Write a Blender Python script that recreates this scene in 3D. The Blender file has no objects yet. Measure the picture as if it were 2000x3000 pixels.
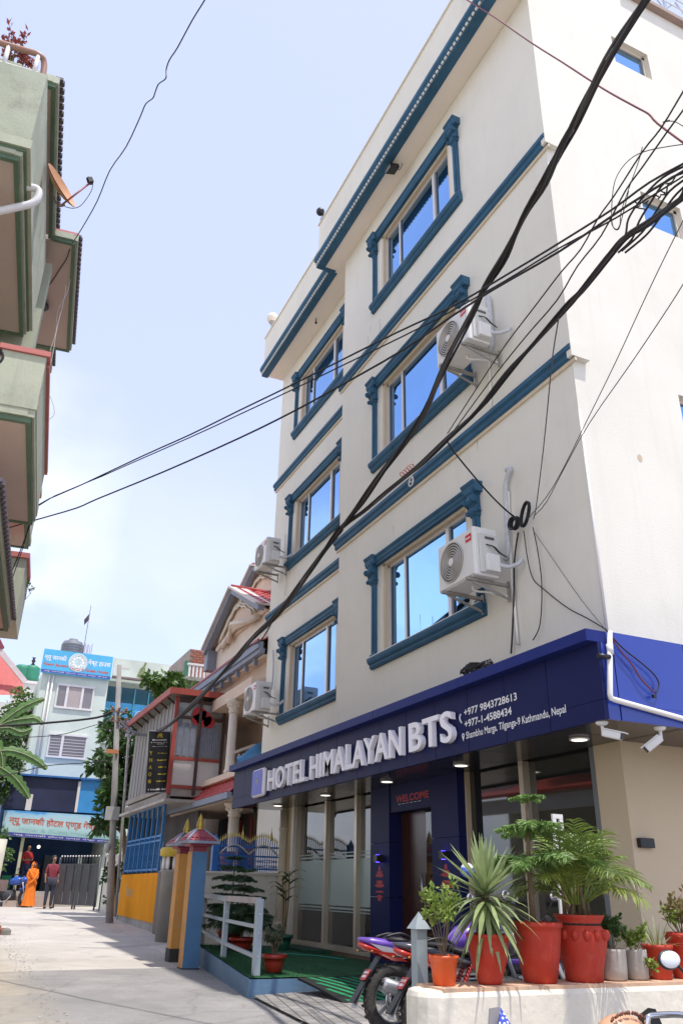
import bpy, bmesh, math, random
from mathutils import Vector, Matrix, noise
random.seed(7)
R = math.radians
scene = bpy.context.scene
COL = scene.collection

# ------------------------------------------------------------ camera
YAW, PITCH, ROLL, FPX = R(-65.75), R(25.1), R(1.2), 2364.0
CAM = Vector((0, 0, 1.0))
_f = Vector((math.sin(YAW)*math.cos(PITCH), math.cos(YAW)*math.cos(PITCH), math.sin(PITCH)))
_r = Vector((math.cos(YAW), -math.sin(YAW), 0)); _u = _r.cross(_f)
CR = _r*math.cos(ROLL)+_u*math.sin(ROLL); CU = -_r*math.sin(ROLL)+_u*math.cos(ROLL); CF = _f
cd = bpy.data.cameras.new('camera'); cam = bpy.data.objects.new('camera', cd); COL.objects.link(cam)
cam.matrix_world = Matrix(((CR.x, CU.x, -CF.x, CAM.x), (CR.y, CU.y, -CF.y, CAM.y), (CR.z, CU.z, -CF.z, CAM.z), (0, 0, 0, 1)))
cd.sensor_fit = 'VERTICAL'; cd.sensor_height = 36; cd.sensor_width = 24; cd.lens = FPX/3000*36
cd.clip_start = 0.05; cd.clip_end = 3000
scene.camera = cam

# ------------------------------------------------------------ world, sun, exposure
SUN = Vector((0.31, 0.135, 1.0)).normalized()
w = bpy.data.worlds.new('World'); scene.world = w; w.use_nodes = True
nt = w.node_tree; N = nt.nodes; L = nt.links
for n in list(N): N.remove(n)
out = N.new('ShaderNodeOutputWorld'); bg = N.new('ShaderNodeBackground'); sky = N.new('ShaderNodeTexSky')
sky.sky_type = 'NISHITA'; sky.sun_disc = False
sky.sun_elevation = math.asin(SUN.z); sky.sun_rotation = math.atan2(SUN.x, SUN.y)
sky.altitude = 1300; sky.air_density = 1.0; sky.dust_density = 2.2; sky.ozone_density = 1.0
tc = N.new('ShaderNodeTexCoord'); mp = N.new('ShaderNodeMapping'); mp.inputs['Scale'].default_value = (1, 1, 1.7)
mp.inputs['Location'].default_value = (0.35, 1.10, 0.12)
L.new(tc.outputs['Generated'], mp.inputs['Vector'])
nz = N.new('ShaderNodeTexNoise'); nz.inputs['Scale'].default_value = 3.2; nz.inputs['Detail'].default_value = 7; nz.inputs['Roughness'].default_value = .52
L.new(mp.outputs['Vector'], nz.inputs['Vector'])
cr = N.new('ShaderNodeValToRGB'); cr.color_ramp.elements[0].position = .40; cr.color_ramp.elements[1].position = .62
L.new(nz.outputs['Fac'], cr.inputs['Fac'])
sep = N.new('ShaderNodeSeparateXYZ'); L.new(tc.outputs['Generated'], sep.inputs['Vector'])
mr = N.new('ShaderNodeMapRange'); mr.inputs['From Min'].default_value = .30; mr.inputs['From Max'].default_value = .60
mr.inputs['To Min'].default_value = 1.0; mr.inputs['To Max'].default_value = 0.0
L.new(sep.outputs['Z'], mr.inputs['Value'])
my = N.new('ShaderNodeMapRange'); my.inputs['From Min'].default_value = -.02; my.inputs['From Max'].default_value = .13; my.inputs['To Min'].default_value = 1.0; my.inputs['To Max'].default_value = 0.12
L.new(sep.outputs['Y'], my.inputs['Value'])
my2 = N.new('ShaderNodeMath'); my2.operation = 'MULTIPLY'; L.new(my.outputs['Result'], my2.inputs[0]); L.new(mr.outputs['Result'], my2.inputs[1])
mul = N.new('ShaderNodeMath'); mul.operation = 'MULTIPLY'; L.new(cr.outputs['Color'], mul.inputs[0]); L.new(my2.outputs[0], mul.inputs[1])
mx = N.new('ShaderNodeMixRGB'); mx.inputs['Color2'].default_value = (7.4, 7.3, 7.5, 1)
L.new(mul.outputs[0], mx.inputs['Fac']); L.new(sky.outputs['Color'], mx.inputs['Color1'])
# thin high haze that whitens the whole sky a little
hz = N.new('ShaderNodeMixRGB'); hz.inputs['Fac'].default_value = .56; hz.inputs['Color2'].default_value = (4.35, 4.65, 6.4, 1)
L.new(sky.outputs['Color'], hz.inputs['Color1']); L.new(hz.outputs['Color'], mx.inputs['Color1'])
L.new(mx.outputs['Color'], bg.inputs['Color']); bg.inputs['Strength'].default_value = .147
L.new(bg.outputs['Background'], out.inputs['Surface'])
sd = bpy.data.lights.new('sun', 'SUN'); sd.energy = 2.75; sd.angle = R(.53); sd.color = (1, .955, .88)
sun = bpy.data.objects.new('sun', sd); COL.objects.link(sun); sun.location = (10, 5, 40)
sun.rotation_euler = SUN.to_track_quat('Z', 'Y').to_euler()
vs = scene.view_settings; vs.view_transform = 'Standard'; vs.look = 'None'; vs.gamma = 1; vs.exposure = 0.72
vs.use_curve_mapping = False
scene.render.resolution_x = 682; scene.render.resolution_y = 1024
scene.render.engine = 'CYCLES'
try:
    scene.cycles.max_bounces = 6; scene.cycles.diffuse_bounces = 4; scene.cycles.glossy_bounces = 3; scene.cycles.transmission_bounces = 4
    scene.cycles.transparent_max_bounces = 6; scene.cycles.caustics_reflective = False; scene.cycles.caustics_refractive = False
except Exception: pass

# ------------------------------------------------------------ measuring helpers: a pixel of the 2000x3000 photograph onto a plane
def ray(x, y): return CF*FPX + CR*(x-1000) - CU*(y-1500)
def onY(x, y, Y): d = ray(x, y); return CAM + d*(Y/d.y)
def onX(x, y, X): d = ray(x, y); return CAM + d*(X/d.x)
def onZ(x, y, Z): d = ray(x, y); return CAM + d*((Z-CAM.z)/d.z)
def onV(x, y, A, B):
    d = ray(x, y); n = Vector((-(B[1]-A[1]), B[0]-A[0], 0)); a = Vector((A[0], A[1], 0))
    return CAM + d*((a-CAM).dot(n)/d.dot(n))
def gz(x): return 0.03 + 0.01*max(0.0, -x-9)

# ------------------------------------------------------------ materials
MATS = {}
def M(name, rgb, rough=.6, var=.12, scale=3.0, bump=0.0, bscale=40, metal=0.0, spec=None, dirt=0.0, dcol=(.12, .10, .08), stretch=None, coat=0, streak=0):
    if name in MATS: return MATS[name]
    m = bpy.data.materials.new(name); m.use_nodes = True; t = m.node_tree; n = t.nodes; l = t.links
    b = n['Principled BSDF']; b.inputs['Roughness'].default_value = rough; b.inputs['Metallic'].default_value = metal
    if spec is not None: b.inputs['Specular IOR Level'].default_value = spec
    if coat: b.inputs['Coat Weight'].default_value = coat
    co = n.new('ShaderNodeTexCoord'); src = co.outputs['Object']
    if stretch:
        mm = n.new('ShaderNodeMapping'); mm.inputs['Scale'].default_value = stretch; l.new(src, mm.inputs['Vector']); src = mm.outputs['Vector']
    col = None
    if var:
        nz = n.new('ShaderNodeTexNoise'); nz.inputs['Scale'].default_value = scale; nz.inputs['Detail'].default_value = 6; nz.inputs['Roughness'].default_value = .6
        l.new(src, nz.inputs['Vector'])
        cr = n.new('ShaderNodeValToRGB'); e = cr.color_ramp.elements
        e[0].position = .3; e[1].position = .7
        e[0].color = (*[c*(1-var) for c in rgb], 1); e[1].color = (*[min(1, c*(1+var*.7)) for c in rgb], 1)
        l.new(nz.outputs['Fac'], cr.inputs['Fac']); col = cr.outputs['Color']
    if dirt:
        n2 = n.new('ShaderNodeTexNoise'); n2.inputs['Scale'].default_value = scale*1.7; n2.inputs['Detail'].default_value = 8; n2.inputs['Roughness'].default_value = .7
        l.new(src, n2.inputs['Vector'])
        c2 = n.new('ShaderNodeValToRGB'); c2.color_ramp.elements[0].position = .52; c2.color_ramp.elements[1].position = .72
        c2.color_ramp.elements[1].color = (dirt, dirt, dirt, 1)
        l.new(n2.outputs['Fac'], c2.inputs['Fac'])
        mxx = n.new('ShaderNodeMixRGB'); l.new(c2.outputs['Color'], mxx.inputs['Fac']); mxx.inputs['Color2'].default_value = (*dcol, 1)
        if col is not None: l.new(col, mxx.inputs['Color1'])
        else: mxx.inputs['Color1'].default_value = (*rgb, 1)
        col = mxx.outputs['Color']
    if streak:
        ms = n.new('ShaderNodeMapping'); ms.inputs['Scale'].default_value = (5, 5, .22); l.new(co.outputs['Object'], ms.inputs['Vector'])
        n3 = n.new('ShaderNodeTexNoise'); n3.inputs['Scale'].default_value = 1.6; n3.inputs['Detail'].default_value = 7; n3.inputs['Roughness'].default_value = .65; l.new(ms.outputs['Vector'], n3.inputs['Vector'])
        c3 = n.new('ShaderNodeValToRGB'); c3.color_ramp.elements[0].position = .53; c3.color_ramp.elements[1].position = .78; c3.color_ramp.elements[1].color = (streak, streak, streak, 1); l.new(n3.outputs['Fac'], c3.inputs['Fac'])
        m3 = n.new('ShaderNodeMixRGB'); l.new(c3.outputs['Color'], m3.inputs['Fac']); m3.inputs['Color2'].default_value = (*dcol, 1); l.new(col, m3.inputs['Color1']); col = m3.outputs['Color']
    if col is not None: l.new(col, b.inputs['Base Color'])
    else: b.inputs['Base Color'].default_value = (*rgb, 1)
    if bump:
        nb = n.new('ShaderNodeTexNoise'); nb.inputs['Scale'].default_value = bscale; nb.inputs['Detail'].default_value = 5
        l.new(src, nb.inputs['Vector']); bp = n.new('ShaderNodeBump'); bp.inputs['Strength'].default_value = bump; bp.inputs['Distance'].default_value = .02
        l.new(nb.outputs['Fac'], bp.inputs['Height']); l.new(bp.outputs['Normal'], b.inputs['Normal'])
    MATS[name] = m
    return m
def EM(name, rgb, s):
    if name in MATS: return MATS[name]
    m = bpy.data.materials.new(name); m.use_nodes = True; b = m.node_tree.nodes['Principled BSDF']
    b.inputs['Base Color'].default_value = (*rgb, 1); b.inputs['Emission Color'].default_value = (*rgb, 1); b.inputs['Emission Strength'].default_value = s
    MATS[name] = m; return m

# ------------------------------------------------------------ objects
ORG = {}     # world origin of each object, parts are stored relative to their thing
def empty(name, loc, label=None, cat=None, group=None, rz=0):
    o = bpy.data.objects.new(name, None); COL.objects.link(o); o.location = loc; o.rotation_euler = (0, 0, rz); o.empty_display_size = .2
    if label: tag(o, label, cat, group)
    ORG[o.name] = Vector(loc); return o
def tag(o, label=None, cat=None, group=None, kind=None):
    if label: o['label'] = label
    if cat: o['category'] = cat
    if group: o['group'] = group
    if kind: o['kind'] = kind
    return o
def copy_tree(o, parent=None):
    c = o.copy(); COL.objects.link(c)
    if parent: c.parent = parent
    for ch in list(o.children): copy_tree(ch, c)
    return c

class MB:
    def __init__(s): s.v = []; s.f = []; s.sm = []
    def add(s, vs, fs, smooth=False):
        k = len(s.v); s.v += [tuple(p) for p in vs]; s.f += [tuple(i+k for i in f) for f in fs]; s.sm += [smooth]*len(fs); return s
    def box(s, x0, x1, y0, y1, z0, z1):
        if x0 > x1: x0, x1 = x1, x0
        if y0 > y1: y0, y1 = y1, y0
        if z0 > z1: z0, z1 = z1, z0
        return s.add([(x0,y0,z0),(x1,y0,z0),(x1,y1,z0),(x0,y1,z0),(x0,y0,z1),(x1,y0,z1),(x1,y1,z1),(x0,y1,z1)],
                     [(0,3,2,1),(4,5,6,7),(0,1,5,4),(1,2,6,5),(2,3,7,6),(3,0,4,7)])
    def obox(s, c, ax, ay, az):      # centre and three half axes
        c, ax, ay, az = Vector(c), Vector(ax), Vector(ay), Vector(az)
        if ax.cross(ay).dot(az) < 0: az = -az
        p = [c+ax*i+ay*j+az*k for k in (-1,1) for i,j in ((-1,-1),(1,-1),(1,1),(-1,1))]
        return s.add(p, [(0,3,2,1),(4,5,6,7),(0,1,5,4),(1,2,6,5),(2,3,7,6),(3,0,4,7)])
    def bar(s, a, b, w, h, up=(0,0,1)):   # rectangular bar between two points
        a, b = Vector(a), Vector(b); d = b-a; L_ = d.length; d.normalize(); up = Vector(up)
        sd = d.cross(up)
        if sd.length < 1e-4: sd = d.cross(Vector((1,0,0)))
        sd.normalize(); up = sd.cross(d)
        return s.obox((a+b)/2, d*L_/2, sd*w/2, up*h/2)
    def quad(s, a, b, c, d): return s.add([a,b,c,d], [(0,1,2,3)])
    def prism(s, poly, axis, a0, a1):     # poly 2D in the two other axes, extruded along axis ('x': poly=(y,z), 'y': (x,z), 'z': (x,y))
        def P(p, t):
            return {'x': (t, p[0], p[1]), 'y': (p[0], t, p[1]), 'z': (p[0], p[1], t)}[axis]
        n = len(poly); ar = sum(poly[i][0]*poly[(i+1)%n][1]-poly[(i+1)%n][0]*poly[i][1] for i in range(n))
        if (ar < 0) != (axis == 'y'): poly = poly[::-1]
        if a0 > a1: a0, a1 = a1, a0
        vs = [P(p, a0) for p in poly]+[P(p, a1) for p in poly]
        fs = [tuple(range(n-1,-1,-1)), tuple(range(n, 2*n))]+[(i, (i+1)%n, n+(i+1)%n, n+i) for i in range(n)]
        return s.add(vs, fs)
    def tube(s, pts, r, seg=8, cap=True, smooth=True):
        pts = [Vector(p) for p in pts]; n = len(pts); rs = r if isinstance(r, (list, tuple)) else [r]*n
        vs = []; prev = None
        for i, p in enumerate(pts):
            d = (pts[min(i+1,n-1)]-pts[max(i-1,0)])
            if d.length < 1e-7: d = Vector((0,0,1))
            d.normalize()
            if prev is None:
                a = d.cross(Vector((0,0,1)))
                if a.length < 1e-3: a = d.cross(Vector((1,0,0)))
            else: a = prev - d*prev.dot(d)
            a.normalize(); prev = a; b = d.cross(a)
            for k in range(seg):
                t = 2*math.pi*k/seg; vs.append(p+(a*math.cos(t)+b*math.sin(t))*rs[i])
        fs = [(i*seg+k, i*seg+(k+1)%seg, (i+1)*seg+(k+1)%seg, (i+1)*seg+k) for i in range(n-1) for k in range(seg)]
        s.add(vs, fs, smooth)
        if cap:
            k0 = len(s.v)-len(vs)
            s.f += [tuple(k0+k for k in range(seg-1,-1,-1)), tuple(k0+(n-1)*seg+k for k in range(seg))]; s.sm += [False, False]
        return s
    def lathe(s, prof, c=(0,0,0), seg=24, axis='z', smooth=True, sx=1, sy=1):
        c = Vector(c); vs = []; n = len(prof)
        for (r, h) in prof:
            for k in range(seg):
                t = 2*math.pi*k/seg; a, b = r*math.cos(t)*sx, r*math.sin(t)*sy
                vs.append(c+(Vector((a,b,h)) if axis == 'z' else Vector((h,a,b)) if axis == 'x' else Vector((b,h,a))))
        fs = [(i*seg+k, i*seg+(k+1)%seg, (i+1)*seg+(k+1)%seg, (i+1)*seg+k) for i in range(n-1) for k in range(seg)]
        k0 = len(s.v); s.add(vs, fs, smooth)
        if prof[0][0] > 1e-5: s.f.append(tuple(k0+k for k in range(seg-1,-1,-1))); s.sm.append(False)
        if prof[-1][0] > 1e-5: s.f.append(tuple(k0+(n-1)*seg+k for k in range(seg))); s.sm.append(False)
        return s
    def sphere(s, c, r, seg=16, rings=10, sc=(1,1,1)):
        c = Vector(c); vs = [c+Vector((0,0,-r*sc[2]))]
        for i in range(1, rings):
            p = -math.pi/2+math.pi*i/rings
            for k in range(seg):
                t = 2*math.pi*k/seg; vs.append(c+Vector((r*math.cos(p)*math.cos(t)*sc[0], r*math.cos(p)*math.sin(t)*sc[1], r*math.sin(p)*sc[2])))
        vs.append(c+Vector((0,0,r*sc[2]))); last = len(vs)-1; fs = []
        for k in range(seg): fs.append((0, 1+(k+1)%seg, 1+k))
        for i in range(rings-2):
            for k in range(seg): a = 1+i*seg; fs.append((a+k, a+(k+1)%seg, a+seg+(k+1)%seg, a+seg+k))
        a = 1+(rings-2)*seg
        for k in range(seg): fs.append((a+k, a+(k+1)%seg, last))
        return s.add(vs, fs, True)
    def ring(s, c, r, rt, axis='y', seg=24, st=6):
        c = Vector(c); vs = []; fs = []
        for i in range(seg):
            t = 2*math.pi*i/seg
            for k in range(st):
                p = 2*math.pi*k/st; rr = r+rt*math.cos(p); h = rt*math.sin(p); a, b = rr*math.cos(t), rr*math.sin(t)
                vs.append(c+(Vector((a,b,h)) if axis == 'z' else Vector((h,a,b)) if axis == 'x' else Vector((a,h,b))))
        for i in range(seg):
            for k in range(st): fs.append((i*st+k, ((i+1)%seg)*st+k, ((i+1)%seg)*st+(k+1)%st, i*st+(k+1)%st))
        return s.add(vs, fs, True)
    def build(s, name, mat, parent=None, bevel=0, loc=None, smooth=None):
        base = Vector((0,0,0))
        if parent is not None: base = ORG[parent.name]
        elif loc is not None: base = Vector(loc)
        me = bpy.data.meshes.new(name); me.from_pydata([(p[0]-base.x, p[1]-base.y, p[2]-base.z) for p in s.v], [], s.f)
        sm = s.sm if smooth is None else [smooth]*len(s.f)
        me.polygons.foreach_set('use_smooth', sm); me.update()
        o = bpy.data.objects.new(name, me); COL.objects.link(o)
        if isinstance(mat, (list, tuple)):
            for m_ in mat: me.materials.append(m_)
        else: me.materials.append(mat)
        if parent is not None: o.parent = parent
        elif loc is not None: o.location = base
        ORG[o.name] = base
        if bevel:
            b = o.modifiers.new('bevel', 'BEVEL'); b.width = bevel; b.segments = 2; b.limit_method = 'ANGLE'; b.angle_limit = R(40)
        return o
def dup(o, parent, off=(0,0,0)):     # another alike piece that shares the mesh
    c = o.copy(); COL.objects.link(c); c.parent = parent; c.location = Vector(o.location)+Vector(off); ORG[c.name] = ORG.get(parent.name, Vector()); return c

def bez(pts, n=8):                   # Catmull-Rom through points
    pts = [Vector(p) for p in pts]; o = []
    for i in range(len(pts)-1):
        a, b, c, d = pts[max(i-1,0)], pts[i], pts[i+1], pts[min(i+2,len(pts)-1)]
        for k in range(n):
            t = k/n; o.append(.5*((2*b)+(c-a)*t+(2*a-5*b+4*c-d)*t*t+(3*b-a-3*c+d)*t**3))
    o.append(pts[-1]); return o

def text_mesh(sx, depth=0.0, bold=0.0, shear=0, space=1.0):
    cu = bpy.data.curves.new('t', 'FONT'); cu.body = sx; cu.extrude = depth; cu.offset = bold; cu.shear = shear; cu.space_character = space; cu.resolution_u = 4
    ob = bpy.data.objects.new('t', cu); COL.objects.link(ob); bpy.context.view_layer.update()
    me = bpy.data.meshes.new_from_object(ob.evaluated_get(bpy.context.evaluated_depsgraph_get()))
    V = [tuple(v.co) for v in me.vertices]; F = [tuple(p.vertices) for p in me.polygons]
    bpy.data.objects.remove(ob); bpy.data.curves.remove(cu); bpy.data.meshes.remove(me)
    return V, F
def text(name, sx, o, ax, ay, w, h, mat, parent, depth=0.0, bold=0.0, split=False, shear=0, space=1.0):
    """text filling the rectangle of size w x h from corner o along ax, ay; extruded towards ax x ay"""
    V, F = text_mesh(sx, .5 if depth else 0, bold, shear, space); ax, ay, o = Vector(ax), Vector(ay), Vector(o); az = ax.cross(ay)
    if not V: return []
    x0, x1 = min(v[0] for v in V), max(v[0] for v in V); y0, y1 = min(v[1] for v in V), max(v[1] for v in V)
    if not w: w = h*(x1-x0)/(y1-y0)
    W = [o+ax*((v[0]-x0)/(x1-x0)*w)+ay*((v[1]-y0)/(y1-y0)*h)+az*((v[2]+.5)*depth) for v in V]
    if not split:
        m = MB(); m.add(W, F); return [m.build(name, mat, parent)]
    par = list(range(len(V)))
    def fd(i):
        while par[i] != i: par[i] = par[par[i]]; i = par[i]
        return i
    for f in F:
        for k in f[1:]: par[fd(k)] = fd(f[0])
    # duplicated rims share a position
    seen = {}
    for i, v in enumerate(V):
        k = (round(v[0],4), round(v[1],4))
        if k in seen: par[fd(i)] = fd(seen[k])
        else: seen[k] = i
    gr = {}
    for i in range(len(V)): gr.setdefault(fd(i), []).append(i)
    objs = []
    for g in sorted(gr.values(), key=lambda g: min(V[i][0] for i in g)):
        ix = {j: k for k, j in enumerate(g)}; m = MB(); m.add([W[i] for i in g], [tuple(ix[i] for i in f) for f in F if f[0] in ix])
        objs.append(m.build(name, mat, parent))
    return objs

def leafblade(m, base, d, up, L_, w, droop=.3, seg=4, fold=.0):
    """one tapered strap leaf as a bent strip"""
    base, d, up = Vector(base), Vector(d).normalized(), Vector(up); sd = d.cross(up)
    if sd.length < 1e-4: sd = d.cross(Vector((1,0,0)))
    sd.normalize(); p = base.copy(); dd = d.copy(); vs = []; k0 = len(m.v)
    for i in range(seg+1):
        t = i/seg; ww = w*(.55+1.2*t-1.75*t*t) if i < seg else .001
        ww = max(ww, .0008)
        vs += [p-sd*ww*.5, p+sd*ww*.5]
        dd = (dd+Vector((0,0,-droop*(t+.2)/seg*2))).normalized(); p = p+dd*(L_/seg)
    m.add(vs, [(2*i, 2*i+1, 2*i+3, 2*i+2) for i in range(seg)])
# ============================================================ the hotel
XR, XS, XL, YR, YL, YB = -5.55, -11.6, -16.1, 5.2, 5.58, 13.0
ZS, ZP = 12.56, 13.70            # soffit of the cornice, top of the parapet
cream = M('cream_plaster', (.76, .725, .635), .85, .05, .7, bump=.12, bscale=55, dirt=.14, dcol=(.46, .42, .35), streak=.15)
soff = M('soffit_plaster', (.84, .77, .69), .85, .05, .8, bump=.08, bscale=40)
blue = M('blue_trim_paint', (.038, .115, .20), .6, .2, 2.5, bump=.2, bscale=18, dirt=.2, dcol=(.10, .17, .23), streak=.2, spec=.2)
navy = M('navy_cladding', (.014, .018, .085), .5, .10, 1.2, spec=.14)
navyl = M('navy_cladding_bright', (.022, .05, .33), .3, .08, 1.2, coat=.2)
dark = M('dark_soffit_panel', (.02, .018, .03), .18, .1, 2)
alu = M('aluminium_frame', (.70, .68, .66), .38, .05, 4, metal=.25)
tan = M('window_reveal', (.66, .56, .42), .8, .06, 3)
def glassm(name, rgb, rough=.03, metal=1.0):
    if name in MATS: return MATS[name]
    m = M(name, rgb, rough, .05, 1.1, metal=metal); return m
gblue = glassm('blue_reflective_glass', (.20, .42, .76), .03)
def darkglass():
    m = bpy.data.materials.new('dark_shop_glass'); m.use_nodes = True; n = m.node_tree.nodes; l = m.node_tree.links
    b = n['Principled BSDF']; b.inputs['Base Color'].default_value = (.02, .022, .02, 1); b.inputs['Roughness'].default_value = .03; b.inputs['IOR'].default_value = 1.9
    b.inputs['Transmission Weight'].default_value = .0
    MATS['dark_shop_glass'] = m; return m
gdark = darkglass()
frost = M('frosted_film', (.36, .45, .43), .35, .05, 2)

hotel = empty('hotel_building', ((XR+XL)/2, YR, 0), 'four storey cream hotel with blue window trims and navy shop sign', 'building')

def wall_openings(m, a0, a1, z0, z1, ops, pt, depth):
    """front face with rectangular openings; pt(a,z,d) gives the point at depth d behind the face"""
    As = sorted({a0, a1, *[o[0] for o in ops], *[o[1] for o in ops]}); Zs = sorted({z0, z1, *[o[2] for o in ops], *[o[3] for o in ops]})
    for i in range(len(As)-1):
        for j in range(len(Zs)-1):
            ca, cz = (As[i]+As[i+1])/2, (Zs[j]+Zs[j+1])/2
            if any(o[0] < ca < o[1] and o[2] < cz < o[3] for o in ops): continue
            m.quad(pt(As[i],Zs[j],0), pt(As[i+1],Zs[j],0), pt(As[i+1],Zs[j+1],0), pt(As[i],Zs[j+1],0))
    for o in ops:
        c = [(o[0],o[2]),(o[1],o[2]),(o[1],o[3]),(o[0],o[3])]
        for k in range(4):
            p, q = c[k], c[(k+1)%4]; m.quad(pt(*p,0), pt(*p,depth), pt(*q,depth), pt(*q,0))

WZ = [4.04, 7.25, 10.46]         # sill tops, three storeys
WH = 1.39; HW = 1.15
WC = [(-8.86, YR), (-13.63, YL)]
REV = .13
# main masses
m = MB(); ops = [(WC[0][0]-HW, WC[0][0]+HW, z, z+WH) for z in WZ]
wall_openings(m, XS, XR, 2.30, ZS, ops, lambda a, z, d: (a, YR+d, z), REV)
m.quad((XS,YR,2.3),(XS,YR,ZS),(XS,YB,ZS),(XS,YB,2.3))
so = [(6.72, 7.42, 12.0, 12.57), (6.72, 7.42, 8.86, 9.44), (6.72, 7.42, 5.66, 6.25)]
wall_openings(m, YR, YB, AZ0+.05 if False else 2.3, ZP+.1, so, lambda a, z, d: (XR-d, a, z), .12)
m.quad((XL,YB,0),(XL,YB,ZS),(XR,YB,ZS),(XR,YB,0)); m.quad((XL,YL,ZS+.6),(XR,YR,ZS+.6),(XR,YB,ZS+.6),(XL,YB,ZS+.6))
ow = m.build('wall', cream, hotel)
m = MB(); ops = [(WC[1][0]-HW, WC[1][0]+HW, z, z+WH) for z in WZ]
wall_openings(m, XL, XS, 0, ZS, ops, lambda a, z, d: (a, YL+d, z), REV)
m.quad((XL,YL,0),(XL,YL,ZS),(XL,YB,ZS),(XL,YB,0))
m.build('wall', cream, hotel)

# cornice: soffit slab, blue moulding with dentils, white parapet
def cornice(x0, x1, y0, y1):
    m = MB(); m.box(x0, x1, y0+.02, y1-.004, ZS, ZS+.10); m.build('soffit_slab', soff, hotel)
    m = MB(); m.box(x0-.02, x1, y0+.03, y0+.15, ZS+.22, ZP); m.box(x0-.05, x1, y0, y0+.18, ZP, ZP+.03)
    m.box(x0-.02, x0+.12, y0+.15, y1, ZS+.22, ZP)
    o = m.build('parapet', cream, hotel)
    m = MB(); m.prism([(y0+.16, ZS-.012), (y0+.005, ZS-.012), (y0+.005, ZS+.05), (y0-.02, ZS+.07), (y0-.02, ZS+.10), (y0-.055, ZS+.14), (y0-.055, ZS+.21), (y0-.03, ZS+.24), (y0+.16, ZS+.24)], 'x', x0-.04, x1)
    c = m.build('moulding', blue, hotel)
    n = int((x1-x0)/.085); d0 = None
    m = MB()
    for i in range(n): m.box(x0+i*.085, x0+i*.085+.045, y0-.026, y0, ZS+.012, ZS+.05)
    tag(m.build('dentil_row', cream, c), kind='stuff')
cornice(XS-.36, -5.0, 4.72, YR); cornice(XL-.02, XS-.36, 5.02, YL)
m = MB(); m.box(XS-.38, XS-.30, 4.74, 5.12, ZS-.011, ZS+.22); m.build('moulding_return', blue, hotel)
m = MB(); m.box(XS-.36, XS-.02, 5.0, YL, ZS+.003, ZS+.1); m.build('soffit_slab', soff, hotel)

# floor bands
def band(x0, x1, y, zt, end=True):
    m = MB(); m.prism([(y, zt), (y-.085, zt), (y-.085, zt-.055), (y-.055, zt-.08), (y-.055, zt-.135), (y-.03, zt-.155), (y, zt-.155)], 'x', x0, x1)
    o = m.build('floor_band', blue, hotel)
    m = MB(); m.box(x0, x1, y-.025, y, zt-.20, zt-.155); m.build('band_underline', tan, o)
band(XS-.08, XR+.07, YR, 9.62); band(XS-.08, XR+.07, YR, 6.40)
band(XL-.06, XS, YL, 9.62); band(XL-.06, XS, YL, 6.40)
for z_ in (9.47, 6.25): m = MB(); m.box(XR, XR+.075, YR-.07, YR+.18, z_, z_+.17); m.build('band_return', cream, hotel)

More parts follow.
